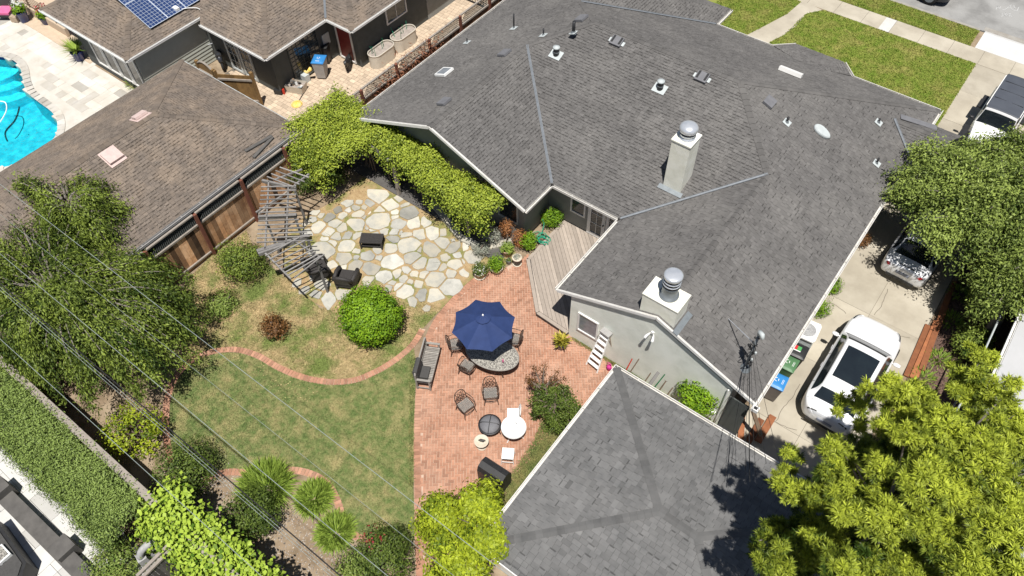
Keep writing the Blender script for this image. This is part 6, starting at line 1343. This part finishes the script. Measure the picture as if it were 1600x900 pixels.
# wooden gates
for k, (a, c, lab) in enumerate((((348, 128), (385, 158), 'brown timber gate with arched top beside the brown garage'), ((388, 156), (437, 150), 'brown timber gate panel next to the dark green wall'))):
    p, q = at(*a), at(*c)
    if k == 0: p, q = Vector((-30.4, 15.0, 0)), Vector((-29.2, 15.0, 0))
    else: p, q = Vector((-29.1, 15.0, 0)), Vector((-27.6, 15.9, 0))
    t = thing('gate', lab, 'gate', p); n_ = 8; d = (q-p)
    for i in range(n_):
        h = 1.75+(.25*math.sin(PI*(i+.5)/n_) if k == 0 else 0); MB().beam(p+d*((i+.5)/n_)+Vector((0, 0, .1)), p+d*((i+.5)/n_)+Vector((0, 0, h)), d.length/n_-.006, .03, up=Vector((-d.y, d.x, 0)), t=random.gauss(0, .5)).build('board', 'gate_wood', t)
    for z in (.3, 1.5): MB().beam(p+Vector((0, 0, z))+Vector((d.y, -d.x, 0)).normalized()*.04, q+Vector((0, 0, z))+Vector((d.y, -d.x, 0)).normalized()*.04, .05, .1).build('rail', 'rail_wood', t)
    for e in (p, q): MB().box(e.x-.07, e.x+.07, e.y-.07, e.y+.07, 0, 1.95).build('post', 'gate_wood', t)
    if k == 0:
        b = MB(); b.tube([p+d*(i/10)+Vector((0, 0, 1.8+.27*math.sin(PI*i/10))) for i in range(11)], .05, 6); b.build('arched_rail', 'rail_wood', t)
c = at(347, 100); t = thing('motor_scooter', 'black motor scooter with chrome parts parked at the siding wall', 'scooter', (c.x, c.y, .02), math.radians(60))
for y in (-.55, .55): w_ = MB().lathe([(.1, -.06), (.25, -.06), (.27, 0), (.25, .06), (.1, .06)], 18); w_.V = [Vector((v.z, v.y+y, v.x+.27)) for v in w_.V]; w_.build('wheel', 'rubber', t, True, local=True)
MB().tube([(0, -.7, .55), (0, -.4, .72), (0, 0, .6), (0, .3, .4)], [.1, .16, .16, .12], 10).build('body', 'car_black', t, True, local=True); MB().tube([(0, .55, .27), (0, .45, .7), (0, .38, 1.0)], [.06, .07, .05], 8).build('fork', 'steel', t, local=True); MB().tube([(-.33, .3, 1.02), (0, .38, 1.0), (.33, .3, 1.02)], .025, 6).build('handlebar', 'steel', t, local=True); MB().box(-.13, .13, -.55, -.05, .76, .84).build('seat', 'black_plastic', t, local=True); MB().lathe([(.01, 0), (.1, .02), (.1, .08), (.01, .1)], 14, (0, .5, .85)).build('headlamp', 'steel', t, True, local=True)
# iron gate at the end of the side yard
ig = thing('gate', 'low black iron railing gate at the far end of the side yard', 'gate', (-24.2, 28.6, 0)); 
for k in range(17): x = -25.5+k*.19; MB().tube([(x, 28.6, .05), (x, 28.6, 1.3)], .014, 5).build('bar', 'dark_metal', ig)
for z in (.1, 1.3): MB().beam((-25.6, 28.6, z), (-22.3, 28.6, z), .05, .05).build('rail', 'dark_metal', ig)
# pool side: bench, tan wall, pink chair, brown railing
p0, p1 = at(157, 100), at(212, 138); t = thing('bench', 'black metal bench below the sliding windows at the pool', 'bench', p0.lerp(p1, .5))
d = (p1-p0).normalized(); nn = Vector((-d.y, d.x, 0))
for k in range(5): MB().beam(p0+nn*(.08*k)+Vector((0, 0, .42)), p1+nn*(.08*k)+Vector((0, 0, .42)), .06, .03).build('seat_slat', 'dark_metal', t)
for k in range(3): MB().beam(p0+nn*.42+Vector((0, 0, .52+.12*k)), p1+nn*.42+Vector((0, 0, .52+.12*k)), .03, .08).build('back_slat', 'dark_metal', t)
for e in (p0, p1): MB().box(e.x-.05, e.x+.05, e.y-.05, e.y+.3, 0, .4).build('leg', 'dark_metal', t)
w0 = MB(); w0.box(-46, -40.2, 13.6, 13.75, 0, .5); tag(w0.build('low_wall', 'tan_paver'), 'low tan rendered wall behind the blue pots', 'wall')
rl = thing('railing', 'brown horizontal bar railing above the tan wall', 'railing', (-40.5, 13.6, 0))
for k in range(6): MB().tube([(-44, 13.7+.0*k, .62+.13*k), (-38.2, 13.7, .62+.13*k)], .02, 5).build('bar', 'tool_wood', rl)
for x in (-43.5, -41, -38.3): MB().box(x-.03, x+.03, 13.66, 13.74, 0, 1.4).build('post', 'tool_wood', rl)
c = at(14, 26); t = thing('lounge_chair', 'dark lounge chair with bright pink cushion at the pool terrace', 'chair', (c.x, c.y, .02), math.radians(35)); MB().box(-.35, .35, -.35, .35, .3, .42).build('seat_cushion', 'pink', t, local=True); MB().box(-.42, .42, -.42, .42, .2, .3).build('frame', 'dark_metal', t, local=True); MB().box(-.42, .42, .36, .48, .2, .85).build('backrest', 'charcoal_fabric', t, local=True)
for x in (-.38, .38):
    for y in (-.38, .38): MB().box(x-.03, x+.03, y-.03, y+.03, 0, .2).build('leg', 'dark_metal', t, local=True)
c = at(26, 33); t = thing('cardboard_box', 'small tan box between pink chair and blue pot', 'box', (c.x, c.y, .02), .5); MB().box(-.2, .2, -.15, .15, 0, .3).build('carton', 'cardboard', t, local=True); MB().box(-.19, -.01, -.16, .16, .3, .31).build('flap', 'cardboard', t, local=True)

# ================================================================ LOWER LEFT TERRACE
t = thing('low_wall', 'low dark wall with a beam shadow built into it across the white terrace', 'wall', at(60, 800)); p, q = at(-5, 762, .35), at(138, 905, .35); MB().beam(p-Vector((0, 0, .18)), q-Vector((0, 0, .18)), .42, .36).build('shadow_ledge', 'dark_stone', t); MB().beam(p+Vector((0, 0, .02)), q+Vector((0, 0, .02)), .5, .04).build('coping', 'dark_stone', t)  # wall built wide and dark, taking in a beam shadow on the paving
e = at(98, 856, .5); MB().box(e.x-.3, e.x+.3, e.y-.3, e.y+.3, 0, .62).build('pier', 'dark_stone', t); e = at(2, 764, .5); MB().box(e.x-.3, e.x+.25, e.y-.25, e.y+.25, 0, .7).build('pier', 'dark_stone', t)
c = at(22, 893); t = thing('covered_spa', 'black covered spa tub with grey edge band on the white terrace', 'spa', (c.x, c.y, .03), math.radians(-5))
MB().prism([(-1.5, -1.1), (.55, -1.1), (.85, -.8), (.85, .25), (.55, .55), (-1.5, .55)], 0, .75).build('cover', 'black_plastic', t, local=True); MB().prism([(-1.5, -1.0), (.5, -1.0), (.75, -.75), (.75, .2), (.5, .45), (-1.5, .45)], .75, .79).build('lid', 'charcoal_fabric', t, local=True); MB().box(-.55, .1, -.7, .15, .79, .81).build('lid_patch', 'black_plastic', t, local=True)
c = at(3, 868, .9); t = thing('side_box', 'small white framed box beside the covered spa', 'box', (c.x, c.y, 0)); MB().box(-.3, .2, -.2, .2, 0, .95).build('case', 'white_metal', t, local=True); MB().box(-.25, .15, -.15, .15, .95, .97).build('top', 'mosaic', t, local=True)
t = thing('fountain', 'small grey stone arch fountain between hedge and ivy', 'fountain', (-13.65, -.62, 0), math.radians(75))
MB().tube([(.42*math.cos(a), 0, .75+.42*math.sin(a)) for a in np.linspace(0, PI, 16)], .11, 8).build('arch', 'fountain', t, True, local=True); MB().lathe([(.3, 0), (.34, .2), (.38, .38), (.33, .40), (.28, .33), (.01, .3)], 22, (0, -.2, 0)).build('basin', 'fountain', t, True, local=True); MB().lathe([(.06, .3), (.07, .6), (.18, .72), (.16, .75), (.02, .72)], 16, (0, -.15, 0)).build('bowl', 'vent_grey', t, True, local=True)
for s in (-1, 1): MB().box(s*.42-.13, s*.42+.13, -.14, .14, 0, .78).build('pillar', 'fountain', t, local=True)
# ================================================================ PLANTING
def shrub(name, label, c, r, nclump, per, size, asp, matn, stem=True, group=None, tc=.45, ts=.2, clr=.3, zmin=-.5, cat='shrub', stemmat='bark', flat=.6, shell=.3):
    t = thing(name, label, cat, (c[0], c[1], 0), group=group)
    _, cen = crown('foliage', t, [(c, r)], int(nclump*1.5), int(per*1.25), size, asp, matn, clr, tc, ts, zmin=zmin, flat=flat, shell=shell)
    if stem: limbs('stems', t, (c[0], c[1], 0), cen, 12, .035, .01, stemmat)
    return t
# round citrus ball
c = at(586, 514); bt = shrub('round_bush', 'dense round bright green bush at the flagstone edge', (c.x, c.y, .95), (1.02, 1.02, .96), 330, 36, .095, .55, 'leaf_citrus', tc=.5, ts=.2, clr=.2, zmin=-.9, shell=.2)
LB = []
for k in range(14):
    d = Vector(unit(1)[0]); d.z = abs(d.z)*.9; q = Vector((c.x, c.y, .95))+Vector((d.x*.95, d.y*.95, d.z*.85)); LB.append((tuple(q), (.2, .2, .17)))
crown('outer_shoots', bt, LB, 70, 26, .095, .55, 'leaf_citrus', .13, .6, .2)
# small shrubs in the dry bed
for px, py, r, h, mt, lab, n in ((385, 425, .95, .75, 'leaf_tree', 'loose leafy shrub in front of the fence and arbour', 90), (432, 520, .45, .4, 'leaf_red', 'small olive and rust shrub alone in the dry bed', 30), (350, 478, .55, .22, 'leaf_grass', 'low patch of bright green weeds in the dry bed', 40), (1078, 640, .0, 0, 'leaf_citrus', '', 0)):
    if n: c = at(px, py); shrub('shrub', lab, (c.x, c.y, h), (r, r, h), n, 36, .08, .5, mt, clr=.2, tc=.45)
# tree by the gable wall
c = at(1076, 650); t = thing('small_tree', 'small bright green tree against the gable wall', 'tree', (c.x, c.y, 0)); _, cn = crown('crown', t, [((c.x, c.y+.1, 1.1), (.62, .45, .62))], 75, 40, .085, .6, 'leaf_citrus', .17, .5); MB().tube([(c.x, c.y, 0), (c.x+.03, c.y, .6), (c.x, c.y, 1.1)], [.045, .04, .02], 7).build('trunk', 'pale_bark', t); limbs('limbs', t, (c.x, c.y, .6), cn, 10, .02, .006, 'pale_bark')
# plants by the kerb and pots
for px, py, r, h, mt, lab in ((768, 378, .42, .42, 'leaf_silver', 'wispy silver leaved plant at the end of the porch kerb'), (752, 396, .3, .25, 'leaf_silver', 'low grey green plant behind the terracotta pot'), (792, 374, .16, .6, 'leaf_rust', 'upright rust orange plant behind the pots'), (812, 386, .22, .5, 'leaf_rust', 'rust orange feathery plant next to the black pot')):
    c = at(px, py); shrub('plant', lab, (c.x, c.y, h), (r, r, h), 30, 26, .07, .3, mt, clr=.13, cat='plant')
# strappy agapanthus clumps
def strap(px, py, r, n, label, matn='leaf_strap', w=.026, group='strappy clumps in the lower bed'):
    c = at(px, py); t = thing('strap_plant', label, 'plant', (c.x, c.y, 0), group=group)
    a = rng.uniform(0, 2*PI, n); e = rng.uniform(.35, 1.4, n); L = r*rng.uniform(.35, .7, n); P_ = []; F_ = []; T_ = []
    for i in range(n):
        d = np.array([math.cos(a[i]), math.sin(a[i]), 0]); s = np.array([-d[1], d[0], 0])*w*.5; b0 = np.array([c.x, c.y, .02])+d*r*.72*math.sqrt(random.random()); k0 = len(P_)
        for j in range(5):
            f = j/4; p = b0+d*L[i]*math.cos(e[i])*f+np.array([0, 0, L[i]*(math.sin(e[i])*f*1.1-.75*f*f*math.cos(e[i])+.12*f)]); p[2] = max(p[2], .03); ww = s*(1-.85*f**2); P_ += [p-ww, p+ww]
        for j in range(4): F_.append((k0+2*j, k0+2*j+1, k0+2*j+3, k0+2*j+2)); T_.append(random.gauss(.42+.12*j, .22))
    mk('leaves', np.array(P_), np.array(F_), matn, t, np.clip(T_, 0, 1)); return t
strap(416, 762, .95, 2000, 'large strappy leaved clump half shaded by the dark shrub'); strap(492, 779, .66, 1400, 'rounded strappy clump inside the curl of the short edging'); strap(525, 832, .66, 1400, 'strappy clump lowest of the three beside the edging')
for px, py, lab in ((1467, 562, 'spiky grass tuft in the mulch bed nearest the planks'), (1500, 460, 'spiky tuft in tree shade at the far mulch bed'), (1487, 502, 'dark spiky tuft in the middle of the mulch bed'), (1442, 592, 'bright spiky tuft at the near end of the planks')): strap(px, py, .5, 150, lab, 'leaf_strap', .035, 'spiky tufts in the mulch bed')
for px, py, r, h, mt, lab in ((1535, 490, .75, .8, 'leaf_tree', 'leafy green shrub leaning over the mulch bed'), (1508, 550, .6, .6, 'leaf_tree', 'rounded green shrub beside the needle leaved tree')):
    c = at(px, py); shrub('shrub', lab, (c.x, c.y, h), (r, r, h), 70, 34, .09, .5, mt, clr=.2)
# green strip along the house side
for y, r, lab in ((20.4, .42, 'bright green bushy plant at the house side next to the air conditioner'), (21.6, .3, 'low green plant under the eave further along the driveway'), (24.5, .3, 'reddish low plant under the eave in the tree shade')): shrub('plant', lab, (-1.22, y, .25), (r, r*1.2, .3), 40, 26, .07, .4, 'leaf_citrus' if y < 22 else 'leaf_red', clr=.14, cat='plant')
# shrubs in the lower bed
for px, py, r, h, mt, lab, n, sz in ((405, 815, .85, .7, 'leaf_dark', 'dark green mounded shrub below the large strappy clump', 70, .08), (300, 745, 1.0, .7, 'leaf_dark', 'dark spreading shrub between back fence and lawn', 90, .08), (222, 690, .95, .8, 'leaf_lime', 'yellow green broad leaved shrub at the back fence', 34, .11), (600, 880, .95, .6, 'leaf_dark', 'dark rose bush at the lower lawn edge', 70, .08), (560, 900, .6, .5, 'leaf_grass', 'pale green rose bush at the bottom edge', 40, .08), (620, 858, .5, .4, 'leaf_dark', 'small shrub with dark shoots by the brick path', 30, .07)):
    c = at(px, py); t = shrub('shrub', lab, (c.x, c.y, h), (r, r, h), n, 36, sz, .5, mt, clr=.2)
    if px == 600: q, d = ball_points(30, (c.x-.5, c.y+.3, h+.2), (.5, .4, .3), .3); leaves('flower', q, d+[0, 0, .5], .11, .9, 'petal_red', t, rng.uniform(0, 1, len(q)))['kind'] = 'stuff'
# dead leaf litter on the soil
n = 5000; q = np.stack([rng.uniform(-16, -7.5, n), rng.uniform(.5, 3.2, n), np.full(n, .012)], 1); V, F = kites(q, unit(n)*[1, 1, .2], np.tile([0, 0, 1.], (n, 1))+unit(n)*.3, rng.uniform(.03, .09, n), rng.uniform(.02, .05, n)); tag(mk('leaf_litter', V, F, 'rail_wood', None, rng.normal(0, .8, n)), 'dry leaf litter scattered over the bare lower bed', 'litter', kind='stuff')
n = 2600; q = np.stack([rng.uniform(-21.5, -14, n), rng.uniform(5.5, 10.5, n), np.full(n, .03)], 1); V, F = kites(q, unit(n)*[1, 1, .2], np.tile([0, 0, 1.], (n, 1))+unit(n)*.3, rng.uniform(.03, .08, n), rng.uniform(.02, .05, n)); tag(mk('leaf_litter', V, F, 'dry_grass', None, rng.normal(.3, .8, n)), 'dry fallen leaves scattered over the dry grass bed', 'litter', kind='stuff')

# hedge behind the back fence
def hedge(label, x0, x1, y0, y1, h, n, size, asp, matn, name='hedge', tc=.45, clr=.16, per=30, topbias=.75):
    t = thing(name, label, 'hedge', ((x0+x1)/2, (y0+y1)/2, 0)); P_, O_, T_ = [], [], []
    for i in range(n):
        x = random.uniform(x0, x1)
        if random.random() < topbias: y = random.uniform(y0+.22*noise.noise((x*1.3, 1, 9)), y1); f = max(0, (y-y0)/(y1-y0)); z = h*(.62+.38*min(1, f*2.2))+.16*noise.noise((x*.8, y*.8, 5)); o = (0, -.3, 1)
        else: y = y0+random.uniform(-.15, .1)+.3*noise.noise((x, 0, 2)); z = random.uniform(.1, h*.65); o = (0, -1, .4)
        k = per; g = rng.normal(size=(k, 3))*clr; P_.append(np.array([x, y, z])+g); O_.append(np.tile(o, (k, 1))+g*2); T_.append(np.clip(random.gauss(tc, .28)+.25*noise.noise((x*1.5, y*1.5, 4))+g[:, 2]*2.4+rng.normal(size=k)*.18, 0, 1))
    P_ = np.concatenate(P_); P_[:, 2] = np.maximum(P_[:, 2], .04); leaves('foliage', P_, np.concatenate(O_), size, asp, matn, t, np.concatenate(T_), flat=.6)
    b = MB()
    for k in range(14): x = x0+(k+.5)*(x1-x0)/14; b.tube([(x, (y0+y1)/2, 0), (x, (y0+y1)/2, h*.7)], [.05, .02], 5)
    b.build('stems', 'bark', t); return t
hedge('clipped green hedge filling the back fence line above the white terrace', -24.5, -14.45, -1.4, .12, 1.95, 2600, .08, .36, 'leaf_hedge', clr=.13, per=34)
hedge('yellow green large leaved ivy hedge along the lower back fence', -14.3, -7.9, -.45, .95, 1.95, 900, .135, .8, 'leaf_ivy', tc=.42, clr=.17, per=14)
c = at(190, 890); shrub('shrub', 'bright green shrub at the corner of the white terrace', (c.x, c.y, .5), (.9, .8, .55), 60, 34, .08, .5, 'leaf_grass', clr=.18)

for px, py, r, h, lab in ((482, 292, .75, .65, 'dark leafy shrub growing under the left end of the vine'), (520, 285, .6, .5, 'low dark shrub in the shade beneath the vine canopy')):
    c = at(px, py); shrub('shrub', lab, (c.x, c.y, h), (r, r, h), 50, 34, .085, .5, 'leaf_dark', clr=.2, tc=.35)
# ---- big trees and plumed shrubs
def tree(label, base, h, trunk, ells, nclump, per, size, asp, matn, clr, bark='bark', nl=26, r0=.09, **kw):
    t = thing('tree', label, 'tree', base); b = Vector(base); tp = Vector(trunk)
    MB().tube([b, b.lerp(tp, .4)+Vector((.08, -.05, 0)), tp], [.24, .18, .13], 10).build('trunk', bark, t, True)
    _, cn = crown('crown', t, ells, nclump, per, size, asp, matn, clr, **kw); limbs('limbs', t, tp, cn, nl, r0, .012, bark); return t
def plume_tree(label, base, hub, n, ax, ay, zt, droop, nl, per, size, asp, matn, bark, skew=(0, 0), clr=.2, tc=.45, rmin=.3, comb=.8, name='tree', tr=.24):
    t = thing(name, label, name, base); b = Vector(base); hb = Vector(hub)
    MB().tube([b, b.lerp(hb, .5)+Vector((.1, -.06, 0)), hb], [tr, tr*.75, tr*.54], 10).build('trunk', bark, t, True)
    P_, O_, D_, T_ = [], [], [], []; lb = MB()
    for i in range(n):
        a = random.uniform(0, 2*PI); f = rmin+(1-rmin)*math.sqrt(random.random()); d = Vector((math.cos(a)*ax*f+skew[0]*f, math.sin(a)*ay*f+skew[1]*f, 0)); L = d.length
        top = zt*(1-.30*f*f)+random.gauss(0, .3); s0 = hb.lerp(hb+d, random.uniform(.05, .45)); s0.z = hb.z+random.uniform(.2, .9)
        p0 = s0; p1 = Vector((hb.x+d.x*.75, hb.y+d.y*.75, top)); p2 = Vector((hb.x+d.x, hb.y+d.y, top-droop*random.uniform(.5, 1.2)))
        pts = [p0*(1-u)**2+p1*2*u*(1-u)+p2*u*u for u in np.linspace(0, 1, 9)]; lb.tube(pts[:7], [.035-.004*k for k in range(7)], 5)
        tn = random.gauss(tc, .22)+.3*noise.noise((p1.x*.6, p1.y*.6, 3))
        for u in np.linspace(.35, 1.05, nl):
            c = p0*(1-u)**2+p1*2*u*(1-u)+p2*u*u; tang = (p1-p0)*2*(1-u)+(p2-p1)*2*u; tang.normalize(); k = int(per*random.uniform(.6, 1.4)); sp = clr*(1.1-.5*u)*random.uniform(.6, 1.3)
            g = rng.normal(size=(k, 3))*sp; g[:, 2] -= np.abs(rng.normal(size=k))*sp*.8; P_.append(np.array(c)+g); O_.append(np.tile([0, 0, 1.], (k, 1))+unit(k)*.75); D_.append(np.tile(np.array(tang)*.6+np.array([0, 0, -.45]), (k, 1))+unit(k)*comb)
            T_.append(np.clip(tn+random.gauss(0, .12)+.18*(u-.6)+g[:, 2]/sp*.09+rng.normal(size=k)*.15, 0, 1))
    P_ = np.concatenate(P_); P_[:, 2] = np.maximum(P_[:, 2], .05); m_ = len(P_); s_ = size*rng.uniform(.65, 1.35, m_); V, F = kites(P_, np.concatenate(D_), np.concatenate(O_), s_, s_*asp)
    mk('crown', V, F, matn, t, np.concatenate(T_)); lb.build('limbs', bark, t); return t
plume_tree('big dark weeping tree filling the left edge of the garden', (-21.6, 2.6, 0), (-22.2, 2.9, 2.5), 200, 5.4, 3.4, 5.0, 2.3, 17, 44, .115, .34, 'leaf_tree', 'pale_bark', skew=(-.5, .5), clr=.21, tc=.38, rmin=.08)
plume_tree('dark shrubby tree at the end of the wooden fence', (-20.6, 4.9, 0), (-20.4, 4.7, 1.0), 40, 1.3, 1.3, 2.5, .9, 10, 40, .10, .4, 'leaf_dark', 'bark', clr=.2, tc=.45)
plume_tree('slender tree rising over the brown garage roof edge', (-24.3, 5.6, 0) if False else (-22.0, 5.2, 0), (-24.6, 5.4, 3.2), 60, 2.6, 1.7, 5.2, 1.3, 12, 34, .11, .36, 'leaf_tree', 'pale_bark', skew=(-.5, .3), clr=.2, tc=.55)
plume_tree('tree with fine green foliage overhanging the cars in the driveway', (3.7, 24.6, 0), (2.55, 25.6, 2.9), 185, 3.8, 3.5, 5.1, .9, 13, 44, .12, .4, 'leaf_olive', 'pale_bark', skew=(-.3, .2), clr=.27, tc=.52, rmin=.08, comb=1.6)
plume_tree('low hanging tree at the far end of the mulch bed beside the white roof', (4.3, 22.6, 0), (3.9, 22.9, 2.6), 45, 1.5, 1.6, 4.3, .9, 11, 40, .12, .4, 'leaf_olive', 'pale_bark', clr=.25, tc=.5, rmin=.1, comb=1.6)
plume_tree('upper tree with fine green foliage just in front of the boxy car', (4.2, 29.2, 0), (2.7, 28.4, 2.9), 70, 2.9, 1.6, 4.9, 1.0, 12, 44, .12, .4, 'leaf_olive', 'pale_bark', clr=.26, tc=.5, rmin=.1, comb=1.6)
c = at(868, 655); plume_tree('dark spreading shrub with reddish shoots beside the patio', (c.x, c.y, 0), (c.x, c.y, .35), 46, .95, .75, 1.35, .35, 10, 26, .075, .42, 'leaf_dark', 'bark', clr=.12, tc=.6, rmin=.2, comb=1.2, name='shrub', tr=.05)
c = at(850, 618); plume_tree('sparse twiggy shrub with red tips leaning over the patio', (c.x+.3, c.y-.5, 0), (c.x+.2, c.y-.4, .5), 12, .8, .6, 1.3, .2, 9, 14, .07, .4, 'leaf_red', 'bark', skew=(-.2, .4), clr=.09, tc=.4, rmin=.5, comb=1.2, name='shrub', tr=.04)
# needle leaved tree close to the camera
def rosette_tree(label, base, trunk, ells, nros, per, ln, wd, matn):
    t = thing('tree', label, 'tree', base); b = Vector(base); tp = Vector(trunk); MB().tube([b, b.lerp(tp, .5)+Vector((.1, 0, 0)), tp], [.26, .2, .14], 10).build('trunk', 'bark', t, True)
    vol = np.array([e[1][0]*e[1][1] for e in ells]); vol /= vol.sum(); P_, D_, N_, T_, cen = [], [], [], [], []
    for e, f in zip(ells, vol):
        tone0 = e[2] if len(e) > 2 else .5
        c, d = ball_points(int(nros*f), e[0], e[1], .3, -.55)
        for ci, di in zip(c, d):
            cen.append(ci); ax = di*.7+np.array([0, 0, .8]); ax /= np.linalg.norm(ax); k = per
            v = unit(k)+ax*.75; v /= np.linalg.norm(v, axis=1, keepdims=True); P_.append(ci+v*.02-ax*rng.uniform(0, .16, (k, 1))); D_.append(v); N_.append(np.tile(ax, (k, 1))+unit(k)*.3)
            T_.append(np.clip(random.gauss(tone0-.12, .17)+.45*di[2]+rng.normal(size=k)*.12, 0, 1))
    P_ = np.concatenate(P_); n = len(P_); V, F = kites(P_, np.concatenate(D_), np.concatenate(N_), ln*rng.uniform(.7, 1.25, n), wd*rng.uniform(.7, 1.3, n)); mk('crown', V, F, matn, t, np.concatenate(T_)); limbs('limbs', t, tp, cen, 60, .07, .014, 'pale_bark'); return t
E_ = []
for px, py, z, r, tn in ((1310, 690, 6.6, .55, .55), (1330, 760, 6.3, .75, .45), (1250, 760, 5.6, .6, .5), (1420, 640, 6.8, .8, .6), (1395, 590, 6.2, .55, .65), (1480, 660, 7.2, 1.0, .6), (1560, 600, 6.4, .7, .6), (1520, 580, 6.0, .6, .65), (1450, 740, 7.4, 1.0, .55), (1550, 720, 7.4, 1.0, .55), (1385, 800, 7.0, .9, .5), (1480, 830, 7.3, 1.0, .45), (1570, 830, 7.4, 1.0, .5), (1280, 830, 5.8, .7, .35), (1330, 880, 6.4, .8, .3), (1225, 880, 5.2, .6, .25), (1420, 890, 7.0, .9, .4), (1240, 700, 5.0, .35, .4), (1350, 620, 6.2, .5, .6), (1600, 680, 6.8, .8, .5), (1540, 890, 7.2, 1.0, .45), (1440, 600, 6.6, .5, .65), (1540, 545, 5.2, .5, .6)):
    z += 2.4+random.gauss(0, .35); r *= .86; c = at(px, py, z); E_.append(((c.x, c.y, c.z-.3), (r*.66, r*.66, r*.45), tn))
    for k in range(4):
        a = random.uniform(0, 6.28); E_.append(((c.x+r*.8*math.cos(a), c.y+r*.8*math.sin(a), c.z-.3+random.gauss(-.15, .3)), (r*.36, r*.36, r*.28), tn+random.gauss(0, .15)))
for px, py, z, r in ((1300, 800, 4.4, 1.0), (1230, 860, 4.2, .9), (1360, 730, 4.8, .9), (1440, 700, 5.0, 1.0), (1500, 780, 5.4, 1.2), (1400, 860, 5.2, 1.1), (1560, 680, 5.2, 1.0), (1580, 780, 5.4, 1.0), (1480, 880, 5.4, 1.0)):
    z += 1.2; c = at(px, py, z); E_.append(((c.x, c.y, c.z), (r, r, r*.5), .2))  # lower foliage, shade of the crown above put into its low tone
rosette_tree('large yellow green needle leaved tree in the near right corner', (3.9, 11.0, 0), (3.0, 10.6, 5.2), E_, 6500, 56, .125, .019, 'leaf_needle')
# bright tree at the bottom between patio and garage
c = at(715, 835, 2.2); t = tree('bright lime green glossy leaved tree beside the garage corner', (-7.3, 5.6, 0), 3, (-7.2, 5.5, 1.4), [], 1, 1, .1, .5, 'leaf_lime', .2) if False else thing('tree', 'bright lime green glossy leaved tree beside the garage corner', 'tree', (-7.2, 5.3, 0))
MB().tube([(-7.2, 5.3, 0), (-7.15, 5.35, .8), (-7.1, 5.4, 1.5)], [.11, .09, .06], 8).build('trunk', 'bark', t, True)
E_ = []
for px, py, z, r in ((690, 800, 2.4, .62), (745, 785, 2.6, .6), (700, 850, 2.5, .62), (755, 840, 2.8, .6), (725, 895, 2.5, .6), (765, 810, 2.5, .4), (680, 790, 2.1, .4), (760, 765, 2.2, .35), (665, 815, 1.9, .35), (690, 895, 2.0, .4)):
    c = at(px, py, z); E_.append(((c.x, c.y, c.z-.25), (r, r, r*.8)))
_, cn = crown('crown', t, E_, 430, 40, .12, .5, 'leaf_lime', .19, .55, .2, zmin=-.5, shell=.25); limbs('limbs', t, (-7.1, 5.4, 1.3), cn, 24, .04, .01, 'bark')
# leafy bits next door
c = at(105, 78); strap(106, 0, .6, 60, 'yellow green leafy plant behind the far roof edge at the top left', group=None) ; strap(212, 131, .55, 120, 'spiky green plant at the end of the black bench', group=None)
